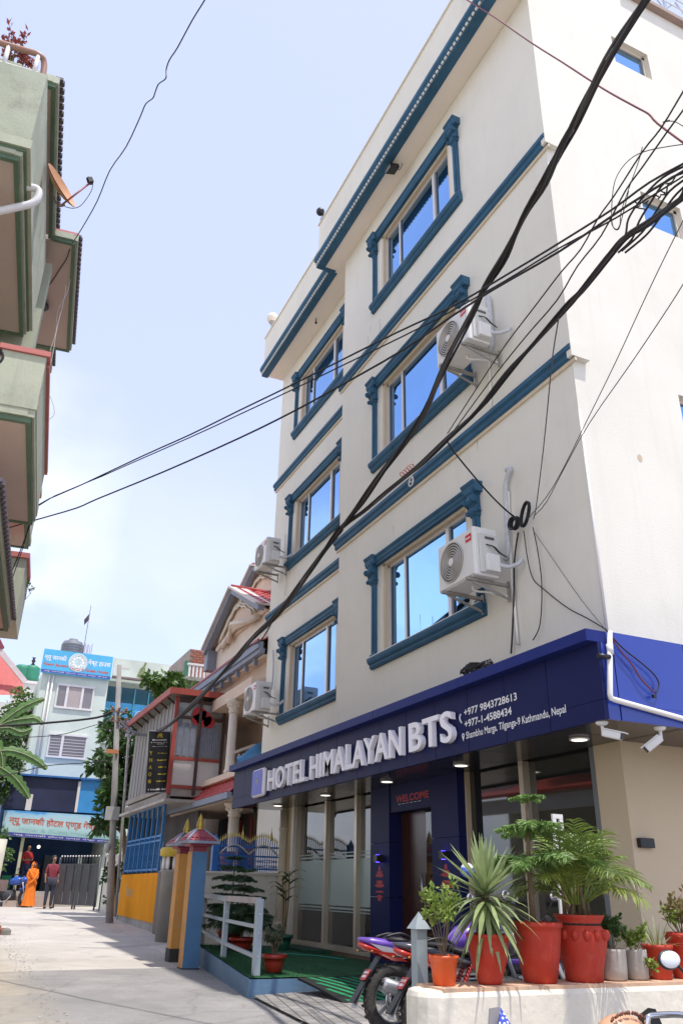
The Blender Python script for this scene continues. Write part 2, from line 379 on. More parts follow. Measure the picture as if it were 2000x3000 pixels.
# windows
capital_prof = [(0,.34),(-.13,.34),(-.13,.30),(-.11,.28),(-.11,.25),(-.125,.235),(-.135,.20),(-.12,.165),(-.09,.15),(-.075,.13),(-.075,.11),(-.095,.09),(-.10,.06),(-.085,.03),(-.065,.015),(-.045,0),(0,0)]
def capital(parent, xc, y, z):
    m = MB(); m.prism([(y+a, z+b) for a, b in capital_prof], 'x', xc-.075, xc+.075)
    m.prism([(y+a*.9, z+.05+b*.7) for a, b in capital_prof[5:]], 'x', xc-.10, xc+.10)
    for s in (-1, 1):
        m.lathe([(.035,-.02),(.048,-.012),(.048,.012),(.035,.02)], (xc+s*.085, y-.115, z+.20), 12, 'x')
        m.lathe([(.025,-.02),(.034,-.01),(.034,.01),(.025,.02)], (xc+s*.08, y-.09, z+.055), 12, 'x')
    return m.build('capital', blue, parent, bevel=.006)
def window(xc, y, z, right_cap=True):
    x0, x1, zt = xc-HW, xc+HW, z+WH
    m = MB()      # blind reveal lining
    m.box(x0+.001, x0+.05, y+.01, y+REV, z, zt); m.box(x1-.05, x1-.001, y+.01, y+REV, z, zt); m.box(x0, x1, y+.01, y+REV, zt-.035, zt-.001)
    win = m.build('window', tan, hotel)
    g = .05; yf = y+.075
    m = MB(); m.box(x0+.05, x0+.09, yf, yf+.05, z, zt-.035); m.box(x1-.09, x1-.05, yf, yf+.05, z, zt-.035)
    m.box(x0+.05, x1-.05, yf, yf+.05, zt-.075, zt-.035); m.box(x0+.05, x1-.05, yf, yf+.05, z, z+.035)
    xa, xb = xc-.59, xc+.56
    m.box(xa-.022, xa+.022, yf-.01, yf+.05, z+.03, zt-.075); m.box(xb-.035, xb+.035, yf-.01, yf+.05, z+.03, zt-.075)
    m.build('frame', alu, win)
    for (a, b, dy) in ((x0+.09, xa-.022, .030), (xa+.022, xb-.035, .018), (xb+.035, x1-.09, .030)):
        q = MB(); q.box(a, b, yf+dy, yf+dy+.008, z+.036, zt-.076); q.build('pane', gblue, win)
        q = MB(); t = .03 if dy > .02 else .012
        q.box(a, a+t, yf+dy-.012, yf+dy-.001, z+.036, zt-.076); q.build('sash', M('dark_sash', (.10, .12, .15), .4, .05), win)
        q = MB(); q.box(b-t, b, yf+dy-.012, yf+dy-.001, z+.036, zt-.076); q.build('sash', MATS['dark_sash'], win)
    # trim
    for s in (-1, 1):
        px = xc+s*1.375
        m = MB(); m.box(px-.055, px+.055, y-.05, y+.001, z+.035, zt-.02); m.box(px-.025, px+.025, y-.065, y-.05, z+.10, zt-.3)
        m.box(px-.075, px+.075, y-.07, y+.001, z, z+.055)
        m.build('pilaster', blue, win, bevel=.006)
        capital(win, px, y, zt-.27)
    m = MB(); m.prism([(y, zt+.005), (y-.06, zt+.005), (y-.06, zt+.035), (y-.08, zt+.06), (y-.08, zt+.10), (y-.105, zt+.125), (y-.105, zt+.145), (y, zt+.145)], 'x', xc-1.46, xc+1.46)
    for s in (-1, 1): m.prism([(y, zt+.03), (y-.10, zt+.03), (y-.12, zt+.08), (y-.12, zt+.12), (y-.145, zt+.15), (y-.145, zt+.17), (y, zt+.17)], 'x', xc+s*1.375-.14, xc+s*1.375+.14)
    m.build('lintel', blue, win)
    m = MB(); m.prism([(y, z-.15), (y-.04, z-.15), (y-.06, z-.125), (y-.06, z-.095), (y-.09, z-.07), (y-.105, z-.035), (y-.105, z-.001), (y+.06, z-.001), (y, z-.03)], 'x', xc-1.46, xc+1.46)
    m.build('sill', blue, win)
    m = MB(); m.box(xc-1.44, xc+1.44, y-.10, y+.07, z, z+.012); m.build('sill_cap', alu, win)
for xc, y in WC:
    for z in WZ: window(xc, y, z)
for (a, b, z0, z1) in so:
    m = MB(); m.box(XR-.11, XR-.07, a, a+.05, z0, z1); m.box(XR-.11, XR-.07, b-.05, b, z0, z1); m.box(XR-.11, XR-.07, a, b, z1-.05, z1); m.box(XR-.11, XR-.07, a, b, z0, z0+.04)
    w_ = m.build('side_window', M('beige_frame', (.62, .55, .47), .6), hotel)
    m = MB(); m.box(XR-.1, XR-.09, a+.05, b-.05, z0+.04, z1-.05); m.build('pane', gblue, w_)
# roof terrace edge on the lit side
m = MB(); m.box(XR-.1, XR+.10, 7.1, YB, ZP+.10, ZP+.17); m.build('terrace_slab', M('brown_slab', (.34, .24, .2), .7), hotel)
stl = M('steel_rail', (.55, .57, .6), .3, .05, metal=.9)
rr = empty('terrace_railing', (XR, 7.3, ZP+.17), 'steel railing on the roof terrace above the sunlit side wall', 'railing')
for i in range(9):
    m = MB(); m.tube([(XR, 7.5+i*.6, ZP+.17), (XR, 7.5+i*.6, ZP+1.1)], .025, 8); m.build('post', stl, rr)
for k in range(4):
    m = MB(); m.tube([(XR, 7.4, ZP+.40+k*.22), (XR, 12.9, ZP+.40+k*.22)], .014, 6); m.build('rail', stl, rr)
m = MB()
for i in range(8):
    y0 = 7.5+i*.6; m.tube([(XR-.02, y0, ZP+.4), (XR-.02, y0+.3, ZP+.8), (XR-.02, y0+.6, ZP+.4)], .012, 6)
m.build('scroll_infill', stl, rr)

# ---------------------------------------------------------- canopy sign
AX0, AX1, AY, AZ0, AZ1 = -13.86, -4.74, 4.34, 2.20, 2.79
can = MB(); can.box(AX0+.05, AX1-.02, AY+.03, YR-.006, AZ0+.06, AZ1+.02); can.box(XR+.006, AX1-.02, AY+.03, 9.5, AZ0+.06, AZ1+.02)
canopy = can.build('canopy', dark, hotel)
xs = [AX0]
while xs[-1] < AX1-.35: xs.append(min(xs[-1]+.605, AX1))
xs[-1] = AX1
for a, b in zip(xs, xs[1:]):
    m = MB(); m.box(a+.004, b-.004, AY, AY+.03, AZ0+.15, AZ1); m.build('fascia_panel', navy, canopy)
    m = MB(); m.box(a+.004, b-.004, AY-.002, AY+.03, AZ0, AZ0+.146); m.build('fascia_panel', navy, canopy)
for a, b in zip(xs[::3], xs[3::3]+[AX1+.0]):
    if b <= a: continue
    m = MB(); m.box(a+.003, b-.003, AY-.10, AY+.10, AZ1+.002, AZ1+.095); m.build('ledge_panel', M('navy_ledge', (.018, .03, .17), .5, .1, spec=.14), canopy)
m = MB(); m.box(AX0, AX1-.06, AY+.11, YR-.004, AZ1+.03, AZ1+.085); m.box(XR+.004, AX1-.06, AY+.11, 9.4, AZ1+.03, AZ1+.09); m.build('canopy_roof', navy, canopy)
ys = [AY+.15, AY+.9, AY+1.9, AY+2.9, AY+3.9, AY+4.9]
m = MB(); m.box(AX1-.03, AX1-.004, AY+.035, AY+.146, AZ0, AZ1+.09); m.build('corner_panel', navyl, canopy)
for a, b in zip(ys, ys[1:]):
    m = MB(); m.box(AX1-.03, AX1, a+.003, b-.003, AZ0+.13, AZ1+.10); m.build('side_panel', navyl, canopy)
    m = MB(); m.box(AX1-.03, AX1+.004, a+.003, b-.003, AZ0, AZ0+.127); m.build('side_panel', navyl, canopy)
for a, b in zip(xs, xs[1:]):
    m = MB(); m.box(a+.004, min(b-.004, AX1-.04), AY+.035, YR-.02, AZ0+.02, AZ0+.055); m.build('soffit_panel', dark, canopy)
for a, b in zip(ys, ys[1:]):
    m = MB(); m.box(XR+.02, AX1-.04, max(a, YR)+.004 if b > YR else a, b-.004, AZ0+.022, AZ0+.056)
    if b > YR: m.build('soffit_panel', dark, canopy)
lampm = EM('downlight_glow', (1, .93, .8), 1.2)
for x in (-12.9, -11.0, -9.14, -7.47, -5.6):
    m = MB(); m.lathe([(.075, .02), (.085, .012), (.085, 0), (.07, 0)], (x, 4.8, AZ0+.003), 20); d = m.build('downlight', alu, canopy)
    m = MB(); m.lathe([(.066, 0), (.066, .006)], (x, 4.8, AZ0+.001), 20); m.build('lamp_disc', lampm, d)
# raised letters and logo
led = M('white_letter', (.92, .90, .97), .45, .03)
for s_, x0, x1 in (('HOTEL', -11.98, -10.50), ('HIMALAYAN', -10.35, -7.80), ('BTS', -7.64, -6.78)):
    text('letter', s_, (x0, AY-.015, 2.315), (1,0,0), (0,0,1), x1-x0, .30, led, canopy, depth=.055, bold=.018, split=True, space=1.06)
m = MB(); m.box(-12.66, -12.14, AY-.085, AY-.006, 2.265, 2.685); lg = m.build('logo_box', led, canopy, bevel=.05)
m = MB(); m.box(-12.625, -12.175, AY-.090, AY-.0855, 2.295, 2.655); m.build('logo_face', M('logo_blue', (.05, .07, .62), .4, .03), lg, bevel=.0015)
gold = M('logo_gold', (.72, .62, .12), .5); sky_l = M('logo_pale_blue', (.25, .35, .85), .5)
m = MB()
for k in range(5):
    a = math.pi*(k/4); m.add([(-12.40+.0*k, AY-.092, 2.46), (-12.40+.05*math.cos(a)-.012, AY-.092, 2.46+.05*math.sin(a)+.02), (-12.40+.06*math.cos(a)+.012, AY-.092, 2.46+.06*math.sin(a)+.02)], [(0,2,1)])
m.build('logo_mark', gold, lg)
m = MB()
for s in (-1, 1):
    for k in range(6):
        t = R(200-s*0+0) ; a = R(-60+k*36)
        m.box(-12.40+s*(.06+.02*math.sin(k)), -12.40+s*(.075+.02*math.sin(k)), AY-.0925, AY-.0915, 2.42+k*.03, 2.44+k*.03)
m.prism([(-12.40, 2.61), (-12.44, 2.56), (-12.36, 2.56)], 'y', AY-.0925, AY-.0915)
m.build('logo_wreath', sky_l, lg)
text('logo_text', 'HIMALAYAN', (-12.52, AY-.0925, 2.385), (1,0,0), (0,0,1), .24, .025, sky_l, lg)
text('logo_text', 'BTS', (-12.47, AY-.0925, 2.34), (1,0,0), (0,0,1), .14, .03, sky_l, lg)
wt = M('white_vinyl', (.8, .8, .82), .5, 0)
yy = AY-.004
text('phone_number', '+977 9843728613', (-6.66, yy, 2.535), (1,0,0), (0,0,1), .85, .07, wt, canopy, bold=.02)
text('phone_number', '+977-1-4588434', (-6.66, yy, 2.425), (1,0,0), (0,0,1), .76, .07, wt, canopy, bold=.02)
text('address', 'Shambhu Marga. Tilganga-9 Kathmandu, Nepal', (-6.64, yy, 2.30), (1,0,0), (0,0,1), 1.46, .085, wt, canopy, bold=.012)
m = MB(); m.tube(bez([(-6.715, yy, 2.565), (-6.735, yy, 2.545), (-6.73, yy, 2.51), (-6.705, yy, 2.48)], 4), .008, 6); m.build('phone_symbol', wt, canopy)
m = MB(); m.ring((-6.69, yy, 2.36), .016, .006, 'y', 14, 4); m.prism([(-6.71, 2.35), (-6.67, 2.35), (-6.69, 2.305)], 'y', yy-.001, yy+.001); m.build('pin_symbol', wt, canopy)
# white conduit on the lit corner of the canopy
pvc = M('white_pvc_pipe', (.78, .76, .72), .45, .05)
cx = AX1+.03
def ppx(x, y): return onX(1650+x/4.277, 1800+y/4.277, cx)
m = MB(); p0 = ppx(575, -400); pts = [(XR+.03, YR-.03, 3.9)]
m.tube([ppx(575, 215), ppx(580, 1000), ppx(592, 1050), ppx(640, 1070), ppx(1497, 1310), ppx(3000, 1730)], .021, 10)
m.tube([ppx(577, 420)-Vector((0,0,.05)), ppx(577, 420)+Vector((0,0,.03))], .026, 10)
tag(m.build('conduit_pipe', pvc, None, loc=ppx(580, 1000)), 'white plastic conduit bent along the blue canopy side', 'pipe')

# ---------------------------------------------------------- ground floor
GZ = .20
tanw = M('tan_lower_wall', (.60, .49, .34), .85, .06, 1.0, bump=.12, bscale=50)  # ground floor walls use a darker, warmer tan than the cream upper walls
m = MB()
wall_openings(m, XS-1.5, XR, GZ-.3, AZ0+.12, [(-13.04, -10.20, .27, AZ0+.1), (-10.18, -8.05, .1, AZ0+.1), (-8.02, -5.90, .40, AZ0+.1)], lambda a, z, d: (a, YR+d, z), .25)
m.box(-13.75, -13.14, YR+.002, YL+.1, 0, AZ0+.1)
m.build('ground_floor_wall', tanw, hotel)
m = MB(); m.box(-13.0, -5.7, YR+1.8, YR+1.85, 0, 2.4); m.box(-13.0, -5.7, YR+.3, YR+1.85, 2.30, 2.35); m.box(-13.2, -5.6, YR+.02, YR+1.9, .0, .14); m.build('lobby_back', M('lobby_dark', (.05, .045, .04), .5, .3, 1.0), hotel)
def pane_g(a, b, z0, z1, y=YR+.06):
    q = MB(); q.box(a, b, y, y+.01, z0, z1); return q.build('glass_pane', gdark, hotel)
gl = [-13.04, -11.88, -10.83, -10.20]
for a, b in zip(gl, gl[1:]):
    g_ = pane_g(a+.03, b-.03, .31, 2.25)
    q = MB(); q.box(a+.035, b-.035, YR+.055, YR+.0585, .80, 1.40); q.box(a+.035, b-.035, YR+.055, YR+.0585, 1.425, 1.45); q.box(a+.035, b-.035, YR+.055, YR+.0585, 1.475, 1.49)
    q.box(a+.035, b-.035, YR+.055, YR+.0585, .755, .78); q.box(a+.035, b-.035, YR+.055, YR+.0585, .72, .735)
    q.build('frosted_band', frost, g_)
chamf = M('champagne_frame', (.55, .48, .38), .35, .06, metal=.5)
for x in gl[:3]:
    m = MB(); m.box(x-.035, x+.035, YR-.01, YR+.09, .29, AZ0+.02); m.build('mullion', chamf, hotel)
m = MB(); m.box(-13.08, -10.18, YR-.03, YR+.12, .245, .31); m.build('bottom_rail', chamf, hotel)
m = MB(); m.box(-13.08, -10.18, YR-.02, YR+.2, .0, .243); m.build('plinth', M('brown_granite', (.20, .12, .08), .4, .25, 14), hotel)
m = MB(); m.box(-13.14, -13.04, YR-.06, YR+.1, .15, AZ0+.02); m.build('corner_strip', cream, hotel)
# entrance
for (a, b) in ((-10.18, -9.66), (-8.62, -8.04)):
    for z0, z1 in ((.15, .93), (.935, 1.55), (1.555, AZ0+.02)):
        m = MB(); m.box(a, b, YR-.10, YR+.14, z0, z1); m.build('entrance_pillar_panel', navy, hotel)
m = MB(); m.box(-9.66, -8.62, YR-.085, YR+.2, 1.90, AZ0+.02); m.build('entrance_lintel', navy, hotel)
redl = M('red_vinyl', (.42, .03, .035), .5, .1)
text('welcome_text', 'WELCOME', (-9.50, YR-.0875, 2.005), (1,0,0), (0,0,1), .82, .085, redl, hotel, bold=.03)
m = MB()
for i in range(6): m.tube([(-9.44+i*.1, YR-.088, 1.985), (-9.37+i*.1, YR-.088, 1.985)], .004, 4)
m.build('welcome_underline', wt, hotel)
m = MB(); m.box(-9.66, -9.05, YR+.08, YR+.12, .16, 1.90); dr = m.build('entrance_door', M('brown_door', (.055, .022, .015), .25, .25, 2, stretch=(6, 6, .4)), hotel)
m = MB(); m.box(-9.05, -8.62, YR+.08, YR+.10, .16, 1.90); m.build('entrance_glass', gdark, hotel)
m = MB(); m.tube([(-9.12, YR+.05, .8), (-9.12, YR+.05, 1.2)], .012, 8); m.build('handle', stl, dr)
for xc in (-9.92, -8.33):
    m = MB(); y0 = YR-.1025
    for (zc, w_, h_) in ((1.25, .02, .035), (1.21, .05, .02), (1.175, .07, .022), (1.10, .06, .02), (1.06, .085, .022), (.99, .075, .012), (.935, .055, .02), (.90, .035, .016)):
        pts = [(xc+w_*1.4*math.cos(2*math.pi*k/12)*(1+.15*(k%2)), zc+h_*math.sin(2*math.pi*k/12)) for k in range(12)]
        m.prism(pts, 'y', y0, y0+.0015)
    m.build('red_motif', redl, hotel)
    lx = xc+.05
    m = MB(); m.box(lx-.05, lx+.05, YR-.19, YR-.101, 1.33, 1.41); ul = m.build('wall_lamp', M('black_metal', (.012, .012, .014), .4, 0), hotel)
    for dz in (1.412, 1.326):
        q = MB(); q.lathe([(.025, 0), (.025, .003)], (lx-.02, YR-.145, dz), 10); q.build('lamp_lens', EM('blue_led', (.08, .05, 1), 5), ul)
# right-hand shop window
for a, b in ((-8.02, -7.0), (-6.94, -5.92)): pane_g(a, b, .40, 2.25)
m = MB(); m.box(-7.005, -6.935, YR-.02, YR+.1, .36, AZ0+.02); m.build('mullion', chamf, hotel)
m = MB(); m.box(-5.95, -5.895, YR-.005, YR+.14, .36, AZ0+.02); m.build('mullion', M('grey_frame', (.16, .18, .19), .4), hotel)
m = MB(); m.box(-8.02, -5.90, YR-.03, YR+.2, .3, .40); m.build('window_ledge', chamf, hotel)
m = MB(); m.box(XR, XR+.05, 5.25, 5.40, 1.365, 1.44); tag(m.build('wall_lamp', MATS['black_metal'], None, loc=(XR, 5.3, 1.4), bevel=.004), 'small black box lamp on the shaded cream wall', 'lamp')
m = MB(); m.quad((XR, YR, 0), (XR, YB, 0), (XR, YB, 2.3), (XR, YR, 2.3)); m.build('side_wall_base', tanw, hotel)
# drain pipe beside the shop window
m = MB(); m.tube([(-13.5, YR-.05, .2), (-13.5, YR-.05, 2.2)], .07, 12)
for z in (.5, 1.2, 1.9): m.lathe([(.074,-.03),(.084,-.02),(.084,.02),(.074,.03)], (-13.5, YR-.05, z), 14)
tag(m.build('drain_pipe', M('old_pvc', (.6, .54, .42), .6, .15), None, loc=(-13.5, YR-.05, .2)), 'fat beige drain pipe left of the shop window', 'pipe')

# rain and rust marks on the paint
stn = M('rust_stain', (.40, .33, .26), .9, .3, 6)
for i, (px_, py_, h_) in enumerate(((1112, 935, .55), (1078, 985, .35), (1085, 955, .18), (1152, 1540, .16), (1395, 1262, .3), (1230, 1800, .22))):
    p_ = onY(px_, py_, YR-.0015); m = MB(); m.add([(p_.x-.006, p_.y, p_.z), (p_.x+.007, p_.y, p_.z), (p_.x+.003, p_.y, p_.z-h_), (p_.x-.002, p_.y, p_.z-h_)], [(0, 3, 2, 1)]); m.build('stain_streak', stn, hotel)
p_ = onX(1873, 1342, XR+.0015); m = MB(); m.lathe([(.035, 0), (.035, .001)], p_, 10, 'x', sy=1.3); m.build('plaster_patch', M('patch_tan', (.62, .5, .36), .9), hotel)
# ============================================================ ground
def concrete_ground():
    m = bpy.data.materials.new('road_surface'); m.use_nodes = True; n = m.node_tree.nodes; l = m.node_tree.links; b = n['Principled BSDF']; b.inputs['Roughness'].default_value = .9
    co = n.new('ShaderNodeTexCoord')
    def noise_(sc, det=6, ro=.6, dist=0):
        z = n.new('ShaderNodeTexNoise'); z.inputs['Scale'].default_value = sc; z.inputs['Detail'].default_value = det; z.inputs['Roughness'].default_value = ro; z.inputs['Distortion'].default_value = dist
        l.new(co.outputs['Object'], z.inputs['Vector']); return z.outputs['Fac']
    def ramp(src, p0, p1, c0, c1):
        r_ = n.new('ShaderNodeValToRGB'); r_.color_ramp.elements[0].position = p0; r_.color_ramp.elements[1].position = p1
        r_.color_ramp.elements[0].color = (*c0, 1); r_.color_ramp.elements[1].color = (*c1, 1); l.new(src, r_.inputs['Fac']); return r_.outputs['Color']
    def mix(f, a, b_):
        x = n.new('ShaderNodeMixRGB'); l.new(f, x.inputs['Fac']); l.new(a, x.inputs['Color1']); l.new(b_, x.inputs['Color2']); return x.outputs['Color']
    conc = ramp(noise_(.9, 8, .65), .3, .7, (.43, .395, .355), (.56, .52, .475))
    asph = ramp(noise_(1.3, 8, .7), .3, .72, (.215, .205, .198), (.345, .33, .315))
    # slab edge across the lane at x=-11.6, sandy left margin
    sp = n.new('ShaderNodeSeparateXYZ'); l.new(co.outputs['Object'], sp.inputs['Vector'])
    wob = noise_(.5, 3)
    a1 = n.new('ShaderNodeMath'); a1.operation = 'MULTIPLY_ADD'; l.new(wob, a1.inputs[0]); a1.inputs[1].default_value = .25; l.new(sp.outputs['X'], a1.inputs[2])
    mr = n.new('ShaderNodeMapRange'); mr.inputs['From Min'].default_value = -11.52; mr.inputs['From Max'].default_value = -11.44; l.new(a1.outputs[0], mr.inputs['Value'])
    base = mix(mr.outputs['Result'], conc, asph)
    a2 = n.new('ShaderNodeMath'); a2.operation = 'MULTIPLY_ADD'; l.new(noise_(.8, 6), a2.inputs[0]); a2.inputs[1].default_value = .9; l.new(sp.outputs['Y'], a2.inputs[2])
    m2 = n.new('ShaderNodeMapRange'); m2.inputs['From Min'].default_value = 1.75; m2.inputs['From Max'].default_value = 1.2; l.new(a2.outputs[0], m2.inputs['Value'])
    sand = ramp(noise_(5, 8, .7), .3, .7, (.33, .28, .21), (.50, .44, .34))
    base = mix(m2.outputs['Result'], base, sand)
    spk = ramp(noise_(38, 3, .5), .63, .70, (0, 0, 0), (.5, .5, .5)); lt = n.new('ShaderNodeRGB'); lt.outputs[0].default_value = (.5, .48, .44, 1)
    base = mix(spk, base, lt.outputs[0])
    st = ramp(noise_(.7, 9, .75, 1.2), .56, .70, (0, 0, 0), (.38, .38, .38)); dk = n.new('ShaderNodeRGB'); dk.outputs[0].default_value = (.17, .16, .15, 1)
    base = mix(st, base, dk.outputs[0])
    vo = n.new('ShaderNodeTexVoronoi'); vo.feature = 'DISTANCE_TO_EDGE'; vo.inputs['Scale'].default_value = .42
    wv_ = n.new('ShaderNodeMixRGB'); wv_.blend_type = 'ADD'; wv_.inputs['Fac'].default_value = .35; nc = n.new('ShaderNodeTexNoise'); nc.inputs['Scale'].default_value = 2.2; nc.inputs['Detail'].default_value = 8; l.new(co.outputs['Object'], nc.inputs['Vector'])
    l.new(co.outputs['Object'], wv_.inputs['Color1']); l.new(nc.outputs['Color'], wv_.inputs['Color2']); l.new(wv_.outputs['Color'], vo.inputs['Vector'])
    crk = ramp(vo.outputs['Distance'], .0, .010, (.32, .32, .32), (0, 0, 0)); ck = n.new('ShaderNodeRGB'); ck.outputs[0].default_value = (.12, .11, .10, 1)
    base = mix(crk, base, ck.outputs[0])
    pt_ = ramp(noise_(.28, 3, .5, .6), .60, .615, (0, 0, 0), (.45, .45, .45)); pc_ = n.new('ShaderNodeRGB'); pc_.outputs[0].default_value = (.25, .24, .23, 1)
    base = mix(pt_, base, pc_.outputs[0])
    l.new(base, b.inputs['Base Color'])
    bp = n.new('ShaderNodeBump'); bp.inputs['Strength'].default_value = .35; bp.inputs['Distance'].default_value = .03; l.new(noise_(22, 8, .7), bp.inputs['Height']); l.new(bp.outputs['Normal'], b.inputs['Normal'])
    return m
m = MB(); X = [60, 30, 10, 4, 0, -3, -6, -9]+[-9-i*1.5 for i in range(1, 24)]+[-60, -120, -400, -900]; Y = [-900, -200, -60, -20, -8, -3, 0, 1, 2, 3, 4, 5.5, 8, 20, 60, 200, 900]
def gsurf(x): return gz(max(x, -46))
vs = [(x, y, gsurf(x)+(0.02*noise.noise(Vector((x*.4, y*.6, 0))) if abs(y) < 6 and x < 2 else 0)) for x in X for y in Y]; ny = len(Y)
m.add(vs, [(i*ny+j, i*ny+j+1, (i+1)*ny+j+1, (i+1)*ny+j) for i in range(len(X)-1) for j in range(ny-1)], True)
tag(m.build('road', concrete_ground()), kind='structure')

# grit and small stones along the lane edges
gr5 = random.Random(17); m = MB()
for i in range(1100):
    x = -gr5.uniform(7, 26); side = gr5.random()
    if side < .5: y = 1.05+abs(gr5.gauss(0, .16))+.03*(-x-10)
    elif side < .8: y = (3.0 if x > -12 else 3.3+(-12-x)*.09)-abs(gr5.gauss(0, .12))-.06
    else: y = gr5.uniform(1.2, 3.2)
    s_ = gr5.uniform(.003, .011)*(1.5 if side < .5 else 1); z_ = gz(x)+.004; a = gr5.uniform(0, 3)
    c_, q_ = s_*math.cos(a), s_*math.sin(a)
    m.add([(x-c_, y-q_, z_), (x+q_, y-c_, z_), (x+c_, y+q_, z_), (x-q_, y+c_, z_), (x+.2*s_, y+.1*s_, z_+s_*.8)], [(0, 1, 4), (1, 2, 4), (2, 3, 4), (3, 0, 4)])
tag(m.build('gravel', M('grit_stone', (.36, .33, .29), .9, .35, 9)), 'scattered grit and small stones along the lane', 'gravel', kind='stuff')
# ============================================================ plants
trunkm = M('plant_stem', (.17, .12, .07), .8, .3, 20)
soilm = M('potting_soil', (.05, .035, .025), .95, .4, 30, bump=.5, bscale=80)
def leafmat(name, rgb, var=.35, sc=6, trans=.25):
    if name in MATS: return MATS[name]
    m = M(name, rgb, .45, var, sc); n = m.node_tree.nodes; l = m.node_tree.links; b = n['Principled BSDF']
    tr = n.new('ShaderNodeBsdfTranslucent'); mx_ = n.new('ShaderNodeMixShader'); mx_.inputs['Fac'].default_value = trans
    src = b.inputs['Base Color'].links[0].from_socket; l.new(src, tr.inputs['Color'])
    l.new(b.outputs['BSDF'], mx_.inputs[1]); l.new(tr.outputs['BSDF'], mx_.inputs[2]); l.new(mx_.outputs['Shader'], n['Material Output'].inputs['Surface'])
    return m
g_yucca = leafmat('yucca_leaf', (.31, .38, .17)); g_palm = leafmat('palm_leaf', (.20, .28, .06)); g_pine = leafmat('pine_needle', (.19, .31, .08))
g_dark = leafmat('dark_leaf', (.05, .10, .04)); g_bush = leafmat('bush_leaf', (.25, .35, .06)); g_grey = leafmat('grey_leaf', (.12, .14, .08))
g_tree = leafmat('tree_leaf', (.055, .12, .025), .5, 2); g_spider = leafmat('spider_leaf', (.34, .40, .20)); g_dry = leafmat('dry_leaf', (.24, .19, .07))
g_ban = leafmat('banana_leaf', (.10, .20, .05), .3, 3)
rnd = random.Random(11)
def rv(s=1): return Vector((rnd.uniform(-s, s), rnd.uniform(-s, s), rnd.uniform(-s, s)))
def leafquad(m, p, d, w, l, up=Vector((0, 0, 1))):
    d = d.normalized(); s = d.cross(up)
    if s.length < 1e-3: s = d.cross(Vector((1, 0, 0)))
    s.normalize(); n_ = s.cross(d)*.12*w
    m.add([p, p+d*l*.45-s*w*.5+n_, p+d*l, p+d*l*.45+s*w*.5+n_], [(0, 1, 2, 3)])
def pot(name, prof, c, mat, parent, soil_r, soil_z):
    m = MB(); m.lathe(prof, c, 32); o = m.build(name, mat, parent)
    m = MB(); m.lathe([(soil_r, -.02), (soil_r, 0)], (c[0], c[1], c[2]+soil_z), 20); m.build('soil', soilm, parent)
    return o
def prof_flare(r0, r1, h, lip=.012, t=.012):
    return [(r0*.9, 0), (r0, .004), (r0+(r1-r0)*.5, h*.5), (r1, h-.05*h-.01), (r1, h-.04), (r1+lip, h-.035), (r1+lip, h), (r1-t+lip*.3, h), (r1-t, h-.03), (r1-t*1.5, h-.06)]
def norfolk(parent, base, h, tiers, spread, stem=.012, mat=None, first=.25):
    base = Vector(base); m = MB(); top = base+Vector((rnd.uniform(-.03, .03), rnd.uniform(-.03, .03), h))
    m.tube([base, base.lerp(top, .5)+rv(.012), top], [stem, stem*.8, stem*.35], 7); m.build('trunk', trunkm, parent)
    for t in range(tiers):
        f = first+(1-first)*t/max(1, tiers-1); p = base.lerp(top, f*.985); L0 = spread*(1.05-.78*((f-first)/(1-first+1e-6)))
        nb = 6 if t < tiers-1 else 5; a0 = rnd.uniform(0, 6); m = MB()
        for k in range(nb):
            a = a0+k*2*math.pi/nb+rnd.uniform(-.2, .2); d = Vector((math.cos(a), math.sin(a), rnd.uniform(.12, .35))); q = p.copy(); L1 = L0*rnd.uniform(.8, 1.1); pts = [q.copy()]
            for i in range(6):
                d = (d+Vector((0, 0, -.085))).normalized(); q = q+d*L1/6; pts.append(q.copy())
            m.tube(pts, [.004, .004, .0035, .003, .0025, .002, .001], 4, cap=False)
            cur = bez(pts, 5)
            for i, c in enumerate(cur[2:]):
                dd = (cur[min(i+3, len(cur)-1)]-cur[i+1]).normalized(); sd = dd.cross(Vector((0, 0, 1))).normalized(); fr = i/len(cur)
                for s in (-1, 1):
                    for r_ in range(4):
                        e = (sd*s*rnd.uniform(.4, 1)+dd*rnd.uniform(.2, .8)+Vector((0, 0, rnd.uniform(-1.1, .15)))).normalized()
                        leafquad(m, c+rv(.006), e, .012, L1*(.36-.20*fr)*rnd.uniform(.6, 1.15), rv(1))
        m.build('branch_whorl', mat or g_pine, parent)
def bush(parent, base, r, h, nstem, nleaf, mat, lw=.03, ll=.05, stemr=.006, zmin=.35):
    base = Vector(base); m = MB(); f = MB(); tips = []
    for s in range(nstem):
        a = 2*math.pi*s/nstem+rnd.uniform(-.3, .3); e = base+Vector((math.cos(a)*r*rnd.uniform(.3, .9), math.sin(a)*r*rnd.uniform(.3, .9), h*rnd.uniform(.6, 1)))
        mid = base.lerp(e, .5)+rv(r*.15); m.tube(bez([base+rv(.01), mid, e], 4), [stemr*(1-.09*i) for i in range(9)], 5, cap=False); tips.append((mid, e))
        for b in range(3):
            p0 = mid.lerp(e, rnd.uniform(.1, .9)); p1 = p0+rv(r*.4)+Vector((0, 0, r*.25)); m.tube([p0, p1], [stemr*.5, stemr*.25], 4, cap=False); tips.append((p0, p1))
    for i in range(nleaf):
        a, b = rnd.choice(tips); t = rnd.uniform(zmin, 1.05); p = a.lerp(b, t)+rv(r*.10)
        d = rv(1)+Vector((0, 0, .3)); leafquad(f, p, d, lw*rnd.uniform(.6, 1.2), ll*rnd.uniform(.6, 1.2), rv(1))
    m.build('stems', trunkm, parent); f.build('foliage', mat, parent)
